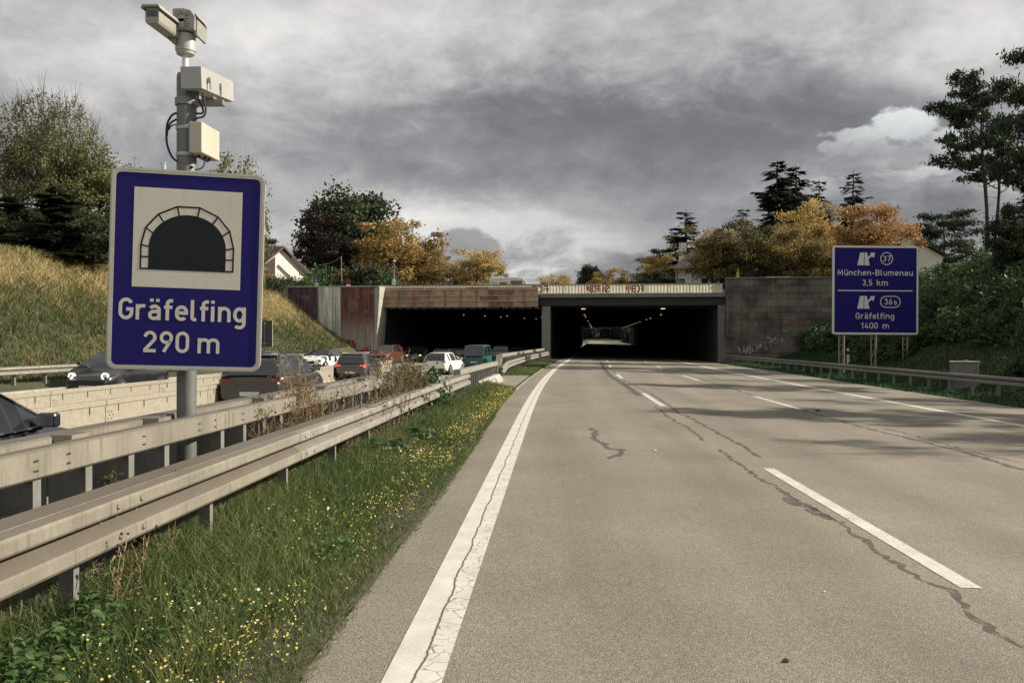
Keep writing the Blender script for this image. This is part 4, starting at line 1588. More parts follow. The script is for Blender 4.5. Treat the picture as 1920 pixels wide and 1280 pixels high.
class Board:
    """sign face: local x to the right, y up, z towards the viewer"""
    def __init__(self, parent, centre, yaw, roll, scale):
        c, s = math.cos(R(yaw)), math.sin(R(yaw))
        M = Matrix(((c, 0, s), (s, 0, -c), (0, 1, 0)))
        self.M = M @ Matrix.Rotation(R(-roll), 3, 'Z')
        self.c = Vector(centre)
        self.k = scale
        self.parent = parent
        self.off = Vector(parent.location)

    def xf(self, x, y, z):
        return self.c + self.M @ Vector((x * self.k, y * self.k, z)) - self.off

    def poly(self, pts, z, mb, mi=0):
        mb.add([self.xf(x, y, z) for x, y in pts], [tuple(range(len(pts)))], mi)

    def slab(self, pts, z0, z1, mb):
        n = len(pts)
        vs = [self.xf(x, y, z0) for x, y in pts] + [self.xf(x, y, z1) for x, y in pts]
        mb.add(vs, [tuple(range(n - 1, -1, -1)), tuple(range(n, 2 * n))] + [(i, (i + 1) % n, n + (i + 1) % n, n + i) for i in range(n)])

    def ring(self, outer, inner, z0, z1, mb):
        n = len(outer)
        V = []
        for z in (z0, z1):
            V += [self.xf(x, y, z) for x, y in outer] + [self.xf(x, y, z) for x, y in inner]
        fs = []
        for i in range(n):
            j = (i + 1) % n
            fs += [(2 * n + i, 2 * n + j, 3 * n + j, 3 * n + i), (i, n + i, n + j, j), (i, j, 2 * n + j, 2 * n + i), (n + i, 3 * n + i, 3 * n + j, n + j)]
        mb.add(V, fs)


D1 = 7.86
PX1 = D1 / FPX
PPOS = Vector(((350 - 960) * 8.06 / FPX, 8.06, 0))
ts = thing('tunnel_sign', 'tall blue tunnel sign reading Gräfelfing 290 m on a grey post', 'road sign', tuple(PPOS))
mb = MB(); mb.tube([(0, 0, -0.3), (0, 0, 4.09), (0, 0, 4.12)], [.087, .087, .08], 24); mb.build('post', M_POLE, ts, smooth=True, autosmooth=40)
b1 = Board(ts, ((350.5 - 960) * D1 / FPX, D1, CAM_H + (640 - 507.5) * PX1), 11.0, 1.55, PX1)
HW, HH = 137.5, 187
mb = MB(); b1.slab(rrect(HW - 6, HH - 6, 16), -0.012, 0.0, mb); mb.build('sign_plate', M_BLUE, ts)
mb = MB(); b1.ring(rrect(HW, HH, 18), rrect(HW - 8.5, HH - 8.5, 10), -0.045, 0.005, mb)
b1.ring(rrect(HW - 2.4, HH - 2.4, 15), rrect(HW - 4.0, HH - 4.0, 13), 0.0051, 0.0065, mb)
mb.build('sign_frame', M_ALU, ts)
mb = MB()
for y in (-150, -60, 40, 140):
    b1.slab([(-HW + 12, y - 4), (HW - 12, y - 4), (HW - 12, y + 4), (-HW + 12, y + 4)], -0.045, -0.0125, mb)
mb.build('back_rail', M_STEEL_DARK, ts)
for y in (-140, 130):
    mb = MB()
    c = b1.xf(0, y, -0.06)
    mb.tube([Vector((0, 0, c.z - .03)), Vector((0, 0, c.z + .03))], .097, 20)
    mb.build('pole_clamp', M_STEEL_DARK, ts)
mb = MB(); b1.slab([(-96.5, -33), (96.5, -33), (96.5, 152), (-96.5, 152)], 0.0008, 0.0016, mb); mb.build('pictogram_panel', M_SIGNW, ts)
# pictogram
mb = MB()
Y0 = 1.0
inner = [(-69, Y0)] + [(69 * math.cos(R(a)), Y0 + 40 + 63 * math.sin(R(a))) for a in range(180, -1, -6)] + [(69, Y0)]
b1.poly(inner, 0.0026, mb)
mb.build('tunnel_opening', M_SIGNK, ts, recalc=False)
mb = MB()
ang = [180, 155, 130, 104, 76, 50, 25, 0]
oc = [(82.5 * math.cos(R(a)) * (1 if abs(a - 90) > 60 else 1.0), Y0 + 44 + 76 * math.sin(R(a))) for a in ang]
out = [(-82.5, Y0)] + oc + [(82.5, Y0)]
ribbon(mb, out + [], 3.2, 0.0030, b1.xf)
ribbon(mb, [(-84, Y0), (84, Y0)], 3.2, 0.0034, b1.xf)
for i, (x, y) in enumerate(oc):
    a = ang[i]
    q = (69 * math.cos(R(a)), Y0 + 40 + 63 * math.sin(R(a)))
    if a in (0, 180): q = (math.copysign(69, x), y - 3)
    ribbon(mb, [(x, y), q], 3.0, 0.0032, b1.xf)
for sx in (-1, 1):
    ribbon(mb, [(sx * 82.5, Y0 + 22), (sx * 68, Y0 + 22)], 3.0, 0.0036, b1.xf)
mb.build('tunnel_arch_blocks', M_SIGNK, ts, recalc=False)
mb = MB()
letter(mb, 'Gräfelfing', -4.5, -94, 39.5, b1.xf, width=227, stroke=.158, z0=0.0012)
mb.build('lettering', M_SIGNW, ts, recalc=False)
mb = MB()
letter(mb, '290', -33, -154, 39.5, b1.xf, width=81, stroke=.150, z0=0.0012)
mb.build('lettering', M_SIGNW, ts, recalc=False)
mb = MB()
letter(mb, 'm', 43, -154, 39.5, b1.xf, width=41, stroke=.150, z0=0.0012)
mb.build('lettering', M_SIGNW, ts, recalc=False)

# ---- things clamped to the post
PZ = lambda y: CAM_H + (640 - y) * 8.06 / FPX
M_CAMBODY = mat('beige_camera_housing', (0.27, 0.265, 0.235), 0.5, 0, 0.1, 4, (0.13, 0.125, 0.105), 0.35)
M_CAMLITE = mat('grey_sheet_metal', (0.36, 0.355, 0.34), 0.45, 0.1, 0.06, 3, (0.3, 0.29, 0.26), 0.2)
M_LENS = mat('dark_lens_glass', (0.01, 0.012, 0.016), 0.08, spec=0.8)
ptz = thing('traffic_camera', 'pan and tilt traffic camera with a slanted tube housing on top of the post', 'camera', (PPOS.x, PPOS.y, PZ(138)))
zz = lambda y: PZ(y) - PZ(138)
mb = MB(); mb.cyl((-.012, 0, 0), (-.012, 0, zz(103)), .027, 14); mb.build('neck', M_WHITE, ptz, smooth=True, autosmooth=40)
mb = MB()
mb.tube([(-.01, 0, zz(105)), (-.01, 0, zz(103)), (-.01, 0, zz(98)), (-.01, 0, zz(97)), (-.01, 0, zz(92)), (-.01, 0, zz(66))], [.06, .078, .082, .09, .09, .088], 24)
mb.build('motor_base', M_CAMLITE, ptz, smooth=True, autosmooth=30)
mb = MB()                                         # ribbed drive head
prof = [(-.118, zz(62)), (-.108, zz(58)), (.11, zz(58)), (.128, zz(66)), (.14, zz(70)), (.148, zz(42)), (.150, zz(38)), (.085, zz(31)), (.03, zz(25)), (-.06, zz(24)), (-.118, zz(26))]
hd = [(x + .01, z) for x, z in [(-.095, zz(64)), (.085, zz(64)), (.105, zz(66)), (.108, zz(40)), (.07, zz(28)), (.0, zz(24)), (-.095, zz(25))]]
mb.sweep([[(x, -.12, z) for x, z in hd], [(x, .12, z) for x, z in hd]])
mb.build('drive_head', M_CAMBODY, ptz, bevel=.008)
mb = MB()
for i in range(4):
    for sx in (-1, 1):
        mb.box((sx * .052 + .0, -.124, zz(58 - 5 * i)), (.035, .012, .007))
for i in range(7):
    a = R(20 + 140 * i / 6)
    mb.box((.0 + .055 * math.cos(a), -.124, zz(41) + .05 * math.sin(a)), (.045, .012, .006), mat=Matrix.Rotation(-a, 3, 'Y'))
mb.cyl((0, -.118, zz(44)), (0, -.130, zz(44)), .032, 14); mb.box((0, -.124, zz(53)), (.05, .012, .08))
mb.build('cooling_ribs', M_CAMBODY, ptz)
mb = MB()
mb.sweep([[(x, .0 + y, z) for x, z in [(.102, zz(72)), (.125, zz(72)), (.130, zz(42)), (.108, zz(34))]] for y in (-.09, .16)])
mb.sweep([[(x, .0 + y, z) for x, z in [(.108, zz(34)), (.146, zz(42)), (.138, zz(40)), (.108, zz(31))]] for y in (-.10, .17)])
mb.build('side_cover', M_CAMBODY, ptz, bevel=.004)
# tube camera pointing towards us
mb = MB()
fx, fz = -.118, zz(63)
octo = [(-.062, -.05), (-.05, -.075), (.05, -.075), (.062, -.05), (.062, .03), (.05, .062), (-.05, .062), (-.062, .03)]
mb.sweep([[(fx + x + dx, y, fz + z) for x, z in octo] for y, dx in ((-.46, -.01), (.08, .03))])
mb.build('tube_housing', M_CAMBODY, ptz, bevel=.006)
mb = MB()
mb.sweep([[(fx + x + dx, y, fz + z) for x, z in ((-.07, .063), (.07, .063), (.075, .04), (.085, .045), (.07, .078), (-.07, .078), (-.085, .045), (-.075, .04))] for y, dx in ((-.50, -.01), (.02, .03))])
mb.build('sun_shield', M_CAMLITE, ptz)
mb = MB(); mb.box((fx - .01, -.463, fz + .012), (.085, .006, .05)); mb.build('lens_window', M_LENS, ptz)
mb = MB()
mb.sweep([[(x, y, z) for x, z in ((fx - .03 + a, zz(78) + b), (fx + .03 + a, zz(76) + b), (-.06 + a, zz(80) + b), (-.07 + a, zz(90) + b))] for y, a, b in ((-.10, 0, 0), (.10, .0, 0))])
mb.box((-.10, .02, zz(62)), (.06, .10, .06))
mb.build('tilt_arm', M_CAMBODY, ptz, bevel=.004)

bx = thing('camera_housing', 'long pale grey box housing on a bracket near the top of the post', 'camera housing', (PPOS.x, PPOS.y, PZ(190)))
zz2 = lambda y: PZ(y) - PZ(190)
Mx = Matrix.Rotation(R(6.5), 3, 'X') @ Matrix.Rotation(R(-3), 3, 'Z')
mb = MB(); mb.box((.135, .18, zz2(147) - .01), (.19, .78, .192), mat=Mx); mb.build('housing', M_CAMLITE, bx, bevel=.004)
for yy in (-.08, .22):
    mb = MB()
    mb.box((.236, yy, zz2(152) - .01 + yy * .1), (.012, .035, .05)); mb.box((.243, yy, zz2(160) - .01 + yy * .1), (.006, .018, .09))
    mb.build('latch', M_STEEL_DARK, bx)
mb = MB(); mb.box((.16, .0, zz2(193.5)), (.36, .09, .045)); mb.box((.21, .05, zz2(186)), (.11, .22, .02)); mb.tube([(0, 0, zz2(199)), (0, 0, zz2(186))], .102, 24)
mb.build('bracket', M_STEEL_DARK, bx)

jb = thing('junction_box', 'cream junction box strapped to the post just above the blue sign', 'junction box', (PPOS.x, PPOS.y, PZ(270)))
zz3 = lambda y: PZ(y) - PZ(270)
Mj = Matrix.Rotation(R(-4), 3, 'Z')
mb = MB(); mb.box((.155, .03, zz3(265)), (.115, .40, .275), mat=Mj); mb.build('box', mat('cream_paint', (0.42, 0.405, 0.33), 0.5, 0, 0.06, 2, (0.36, 0.33, 0.25), 0.25, streak=True), jb, bevel=.008)
mb = MB(); mb.box((.098, .04, zz3(265)), (.02, .39, .29), mat=Mj); mb.build('back_plate', M_STEEL_DARK, jb)
for y in (242, 291):
    mb = MB(); mb.tube([(0, 0, zz3(y + 3)), (0, 0, zz3(y - 3))], .093, 24); mb.build('pole_strap', M_CAMLITE, jb)
mb = MB()
for x, y in ((.13, -.05), (.16, .02), (.17, .1)):
    mb.cyl((x, y, zz3(293)), (x, y, zz3(298)), .014, 8)
mb.build('cable_gland', M_BLACK, jb)


def smooth_path(pts, n=6):
    P = [Vector(p) for p in pts]
    out = []
    for i in range(len(P) - 1):
        p0, p1, p2, p3 = P[max(i - 1, 0)], P[i], P[i + 1], P[min(i + 2, len(P) - 1)]
        for k in range(n):
            t = k / n
            out.append(0.5 * ((2 * p1) + (-p0 + p2) * t + (2 * p0 - 5 * p1 + 4 * p2 - p3) * t * t + (-p0 + 3 * p1 - 3 * p2 + p3) * t ** 3))
    return out + [P[-1]]


def cable(pxpts, r, label, dy=0.0):
    pts = [((x - 960) * (8.0 + dy) / FPX, 8.0 + dy + (e[0] if e else 0), CAM_H + (640 - y) * (8.0 + dy) / FPX) for x, y, *e in pxpts]
    mb = MB(); mb.tube(smooth_path(pts), r, 7)
    tag(mb.build('cable', M_BLACK, None, smooth=True), label, 'cable')


cable([(331, 212), (322, 217), (314, 232), (312, 258), (316, 280), (326, 298), (345, 308), (362, 314)], .010, 'thick black cable bowing out on the left side of the post')
cable([(331, 224), (321, 230), (315, 241), (313, 255)], .009, 'upper short black cable joining the left bow from the post')
cable([(331, 234), (322, 236), (316, 244)], .006, 'lower thin black cable joining the left bow from the post')
cable([(371, 172), (372, 188), (378, 198), (381, 208), (378, 213), (366, 213)], .009, 'left of two black cables looping below the long box housing', -.05)
cable([(381, 174), (383, 192), (386, 206), (382, 218), (370, 222), (362, 226)], .009, 'right of two black cables looping below the long box housing', -.05)
cable([(384, 303), (382, 311), (375, 317), (366, 318)], .006, 'thin black cable hanging from the cream junction box', -.05)

# ---- exit sign on the right
D2 = 52.0
k2 = D2 / FPX
c2 = Vector(((1641.5 - 960) * k2, D2, CAM_H + (640 - 544) * k2))
s2, t2 = st_of(c2.x, c2.y)
es = thing('exit_sign', 'large blue exit sign reading München-Blumenau and Gräfelfing on lattice posts', 'road sign', (c2.x, c2.y, 0))
b2 = Board(es, tuple(c2), 2.0, 0.3, k2 / 3.2)
mb = MB(); b2.slab(rrect(257, 262, 10), -0.03, 0.0, mb); mb.build('sign_plate', M_BLUE2, es)
mb = MB(); b2.ring(rrect(261, 266, 14), rrect(250, 254, 6), -0.06, 0.02, mb); mb.build('sign_frame', mat('pale_sign_rim', (0.62, 0.60, 0.55), 0.5, 0, 0.06, 2), es)
lx = lambda X: X - 774
ly = lambda Y: 396 - Y
mb = MB()
letter(mb, 'München-Blumenau', lx(773), ly(308), 35, b2.xf, width=458, stroke=.14, z0=.004)
mb.build('lettering', M_SIGNW2, es, recalc=False)
mb = MB()
letter(mb, '3,5', lx(724), ly(368), 35, b2.xf, width=62, stroke=.14, z0=.004)
mb.build('lettering', M_SIGNW2, es, recalc=False)
mb = MB()
letter(mb, 'km', lx(816), ly(368), 35, b2.xf, width=70, stroke=.14, z0=.004)
mb.build('lettering', M_SIGNW2, es, recalc=False)
mb = MB()
letter(mb, 'Gräfelfing', lx(772), ly(568), 36, b2.xf, width=237, stroke=.14, z0=.004)
mb.build('lettering', M_SIGNW2, es, recalc=False)
mb = MB()
letter(mb, '1400', lx(738), ly(626), 36, b2.xf, width=102, stroke=.14, z0=.004)
mb.build('lettering', M_SIGNW2, es, recalc=False)
mb = MB()
letter(mb, 'm', lx(838), ly(626), 36, b2.xf, width=40, stroke=.14, z0=.004)
mb.build('lettering', M_SIGNW2, es, recalc=False)
mb = MB()
letter(mb, '37', lx(841), ly(223), 34, b2.xf, width=50, stroke=.14, z0=.004)
mb.build('lettering', M_SIGNW2, es, recalc=False)
mb = MB()
letter(mb, '36', lx(852), ly(482), 36, b2.xf, width=52, stroke=.14, z0=.004)
mb.build('lettering', M_SIGNW2, es, recalc=False)
mb = MB()
letter(mb, 'b', lx(898), ly(482), 27, b2.xf, width=17, stroke=.15, z0=.004)
mb.build('lettering', M_SIGNW2, es, recalc=False)
mb = MB()
ribbon(mb, [(lx(545), ly(399)), (lx(1000), ly(399))], 6, .004, b2.xf)
ribbon(mb, arc(lx(841), ly(206), 36, 36, 0, 360, 32), 5, .004, b2.xf)
ribbon(mb, arc(lx(893), ly(465), 32, 33, -90, 90, 14) + arc(lx(837), ly(465), 32, 33, 90, 270, 14) + [(lx(893), ly(498))], 5, .004, b2.xf)
mb.build('sign_border', M_SIGNW2, es, recalc=False)
for nm, Y in (('exit_symbol', 170), ('exit_symbol', 430)):
    mb = MB()
    P = lambda pts: [(lx(x), ly(Y + y)) for x, y in pts]
    b2.poly(P([(663, 77), (680, 1), (704, 1), (701, 77)]), .004, mb)
    b2.poly(P([(706, 77), (707, 1), (722, 1), (726, 30), (739, 77)]), .0042, mb)
    ribbon(mb, P([(722, 48), (726, 38), (733, 29), (742, 22), (752, 17)]), 12, .0046, b2.xf)
    b2.poly(P([(738, 4), (770, 0), (762, 34)]), .0044, mb)
    mb.build(nm, M_SIGNW2, es, recalc=False)
mb = MB()
for y in (-200, -100, 0, 100, 200):
    b2.slab([(-245, y - 5), (245, y - 5), (245, y + 5), (-245, y + 5)], -0.12, -0.065, mb)
mb.build('back_rail', M_STEEL_DARK, es)
for xb in (-214, -19, 176):
    mb = MB()
    pr = [b2.xf(xb, 0, -.17), b2.xf(xb + 28, 0, -.17), ]
    bk = [b2.xf(xb + 6, 0, -1.1), ]
    gz = G(s2, t2) - 0.6
    for q, r in ((pr[0], .045), (pr[1], .065)):
        mb.tube([(q.x, q.y, gz), (q.x, q.y, c2.z + 2.3)], r, 8)
    for z in (0.9, 1.5, 2.6, 3.7, 5):
        mb.tube([(pr[0].x, pr[0].y, z), (pr[1].x, pr[1].y, z)], .03, 6)
        mb.tube([(pr[1].x, pr[1].y, z), (pr[0].x, pr[0].y, z - 1.0)], .022, 6)
    mb.build('lattice_post', M_STEEL, es)

# ---- concrete cabinet beside the right slope
X, Y = (1808 - 960) / FPX * 36, 36.0
s3, t3 = st_of(X, Y)
cb = thing('roadside_cabinet', 'grey washed-concrete cabinet on the grass at the foot of the right slope', 'cabinet', (X, Y, G(s3, t3) - .03), R(-24))
mb = MB(); mb.box((0, .0, .50), (1.02, .62, 1.14)); mb.build('casing', mat('exposed_aggregate', (0.16, 0.15, 0.13), 0.9, 0, 0.3, 9, fine=.4, fscale=25, bump=.4), cb, bevel=.02)
mb = MB(); mb.box((0, 0, 1.105), (1.10, .70, .06)); mb.box((.06, 0, 1.15), (.18, .18, .05)); mb.build('lid', M_CONC, cb, bevel=.015)
mb = MB(); mb.box((-.514, 0, .5), (.01, .52, .95)); mb.build('door', mat('cabinet_door', (0.20, 0.20, 0.18), .7), cb)

# ---- back of a traffic sign on the left, in front of the slope
Xb, Yb = (497 - 960) / FPX * 50, 50.0
sb, tb = st_of(Xb, Yb)
bs = thing('sign_back', 'dark back of a rectangular traffic sign beside the blue tunnel sign', 'traffic sign', (Xb, Yb, G(sb, tb) - .1), R(-4))
zb = lambda y: CAM_H + (640 - y) * 50 / FPX - G(sb, tb) + .1
mb = MB(); mb.box((0, 0, (zb(601) + zb(650)) / 2), (.85, .03, zb(601) - zb(650))); mb.build('back_plate', mat('dark_sign_back', (0.045, 0.05, 0.05), .6), bs, bevel=.01)
mb = MB()
for x0 in (-.43, .43):
    mb.box((x0, 0, (zb(601) + zb(650)) / 2), (.025, .05, zb(601) - zb(650) + .02))
mb.build('rim', M_ALU, bs)
mb = MB(); mb.cyl((0, -.06, -.2), (0, -.06, zb(604)), .035, 10); mb.build('post', M_STEEL_DARK, bs)
mb = MB(); mb.box((0, -.06, zb(643)), (.26, .08, .09)); mb.build('clamp', M_STEEL_DARK, bs)


# ---- small street furniture on the bridge level, left
def up(px, d, z=PLAT):
    return Vector(((px - 960) / FPX * d, d, z))


def zat(y, d):
    return CAM_H + (640 - y) * d / FPX


M_SBLUE = mat('sign_blue', (0.02, 0.05, 0.28), .5)
M_SRED = mat('sign_red', (0.45, 0.03, 0.04), .5)
p = up(593, 90)
o = thing('cycle_path_sign', 'round blue path sign with two white plates on the abutment', 'traffic sign', tuple(p))
mb = MB(); mb.cyl((0, .03, -.4), (0, .03, zat(519, 90) - PLAT), .035, 8); mb.build('post', M_STEEL, o)
mb = MB(); mb.cyl((0, -.02, zat(525, 90) - PLAT), (0, 0, zat(525, 90) - PLAT), .24, 20); mb.build('disc', M_SBLUE, o)
mb = MB(); mb.box((0, -.026, zat(525, 90) - PLAT), (.08, .008, .26)); mb.box((.03, -.026, zat(527.5, 90) - PLAT), (.14, .007, .07)); mb.build('walker_symbol', M_WHITE, o)
for y in (532, 536.5):
    mb = MB(); mb.box((0, -.02, zat(y, 90) - PLAT), (.40, .02, .2)); mb.build('plate', M_WHITE, o)
p = up(653, 91)
o = thing('no_stopping_sign', 'round red-rimmed sign above a white plate at the abutment edge', 'traffic sign', tuple(p))
mb = MB(); mb.cyl((0, .03, -.4), (0, .03, zat(524, 91) - PLAT), .035, 8); mb.build('post', M_STEEL, o)
mb = MB(); mb.cyl((0, -.02, zat(528, 91) - PLAT), (0, 0, zat(528, 91) - PLAT), .26, 20); mb.build('red_rim', M_SRED, o)
mb = MB(); mb.cyl((0, -.03, zat(528, 91) - PLAT), (0, -.021, zat(528, 91) - PLAT), .19, 20); mb.build('disc', mat('sign_dark_blue', (0.03, 0.03, 0.09), .5), o)
mb = MB(); mb.box((0, -.02, zat(535.2, 91) - PLAT), (.46, .02, .2)); mb.build('plate', M_WHITE, o)
p = up(739, 93)
o = thing('street_lamp', 'slim street lamp with a small triangular sign behind the parapet end', 'street lamp', tuple(p))
mb = MB(); mb.tube([(0, 0, -.3), (0, 0, zat(490, 93) - PLAT)], [.06, .035], 8); mb.build('post', M_STEEL, o)
mb = MB(); mb.tube([(0, 0, zat(492, 93) - PLAT), (0, 0, zat(490, 93) - PLAT), (0, 0, zat(487, 93) - PLAT)], [.08, .2, .03], 12); mb.build('lamp_head', M_ALU, o)
mb = MB()
zc_ = zat(525, 93) - PLAT
mb.sweep([[(-.27, y, zc_ - .18), (.27, y, zc_ - .18), (0, y, zc_ + .30)] for y in (-.09, -.065)])
mb.box((0, -.08, zc_ - .38), (.34, .02, .26))
mb.build('triangle_sign', M_WHITE, o)
p = up(641, 92)
o = thing('cable_pole', 'thin pale pole on the abutment carrying a sagging cable to the left', 'pole', tuple(p))
mb = MB(); mb.tube([(0, 0, -.3), (-.06, 0, zat(481, 92) - PLAT)], [.055, .04], 8); mb.build('mast', M_STEEL, o)
mb = MB(); mb.tube(smooth_path([((x - 641) * 92 / FPX, (641 - x) * .1, zat(y, 92) - PLAT) for x, y in ((640, 481), (620, 486), (600, 487.5), (583, 487), (568, 485))]), .03, 6); mb.build('sagging_cable', M_STEEL, o)
mb = MB(); mb.box((.1, 0, zat(531, 92) - PLAT), (.16, .16, .5)); mb.build('box', M_SLOT, o)
p = up(496, 76, 7.0)
o = thing('flag_pole', 'bare thin flag pole in front of the brown-roofed house', 'pole', tuple(p))
mb = MB(); mb.tube([(0, 0, -.4), (.0, 0, zat(463, 76) - 7)], [.045, .03], 8); mb.build('mast', M_STEEL, o)
mb = MB(); mb.tube([(0, 0, zat(463.5, 76) - 7), (0, 0, zat(461, 76) - 7)], [.05, .05], 8); mb.build('top_cap', M_STEEL, o)
# ------------------------------------------------------------------ cars
def paint(name, col, rough=0.28, coat=0.6):
    return mat(name, col, rough, 0.0, 0.06, 2.5, tuple(c * 0.7 + 0.03 for c in col), 0.3, spec=0.5, coat=coat)


M_GLASS = mat('car_glass', (0.012, 0.016, 0.018), 0.06, 0, 0.1, 2, spec=0.9)
M_TRIM = mat('black_trim', (0.014, 0.014, 0.015), 0.55, 0, 0.1, 4)
M_TYRE = mat('tyre_rubber', (0.016, 0.016, 0.016), 0.85, 0, 0.2, 8)
M_RIM = mat('alloy_rim', (0.30, 0.30, 0.30), 0.35, 0.7, 0.1, 6)
M_LAMPG = mat('headlamp_glass', (0.55, 0.56, 0.55), 0.12, 0.2, 0.1, 12, spec=0.9)
M_LAMPON = mat('lit_headlamp', (0.8, 0.8, 0.75), 0.3, emit=(1.0, 0.95, 0.85), estr=1.6)
M_TAIL = mat('tail_lamp', (0.20, 0.012, 0.012), 0.2, 0, 0.1, 12, spec=0.7)
M_TAILON = mat('lit_tail_lamp', (0.5, 0.03, 0.02), 0.3, emit=(1.0, 0.07, 0.04), estr=0.9)
M_PLATE = mat('number_plate_white', (0.55, 0.55, 0.52), 0.5)
M_CHROME = mat('chrome', (0.5, 0.5, 0.5), 0.2, 0.9)

# shape tables: all x as a share of length (rear = -0.5), heights in metres
KINDS_CAR = {
    'hatch': dict(L=4.1, W=1.77, H=1.46, belt=.93, hood=.72, tail=.93, cowl=.98, xrb=-.485, xrr=-.36, xfr=.02, xfb=.235, rw=.60, bp=(-.02, .0), cp=(-.30, -.24)),
    'mini': dict(L=3.85, W=1.73, H=1.42, belt=.94, hood=.80, tail=.92, cowl=1.0, xrb=-.485, xrr=-.40, xfr=.07, xfb=.205, rw=.60, bp=(-.05, -.03), cp=(-.36, -.31)),
    'suv': dict(L=4.6, W=1.88, H=1.63, belt=1.06, hood=.88, tail=1.04, cowl=1.12, xrb=-.485, xrr=-.385, xfr=.03, xfb=.22, rw=.66, bp=(-.06, -.03), cp=(-.33, -.27)),
    'estate': dict(L=4.7, W=1.84, H=1.48, belt=.96, hood=.74, tail=.95, cowl=1.0, xrb=-.485, xrr=-.37, xfr=.02, xfb=.20, rw=.61, bp=(-.05, -.02), cp=(-.32, -.28)),
    'van': dict(L=4.75, W=1.86, H=1.94, belt=1.08, hood=.88, tail=1.08, cowl=1.10, xrb=-.492, xrr=-.455, xfr=.23, xfb=.365, rw=.76, bp=(.16, .19), cp=(-.20, -.17)),
    'bigvan': dict(L=5.6, W=2.0, H=2.45, belt=1.25, hood=1.0, tail=1.25, cowl=1.3, xrb=-.495, xrr=-.475, xfr=.24, xfb=.37, rw=.86, bp=(.16, .19), cp=(-.20, -.17)),
}


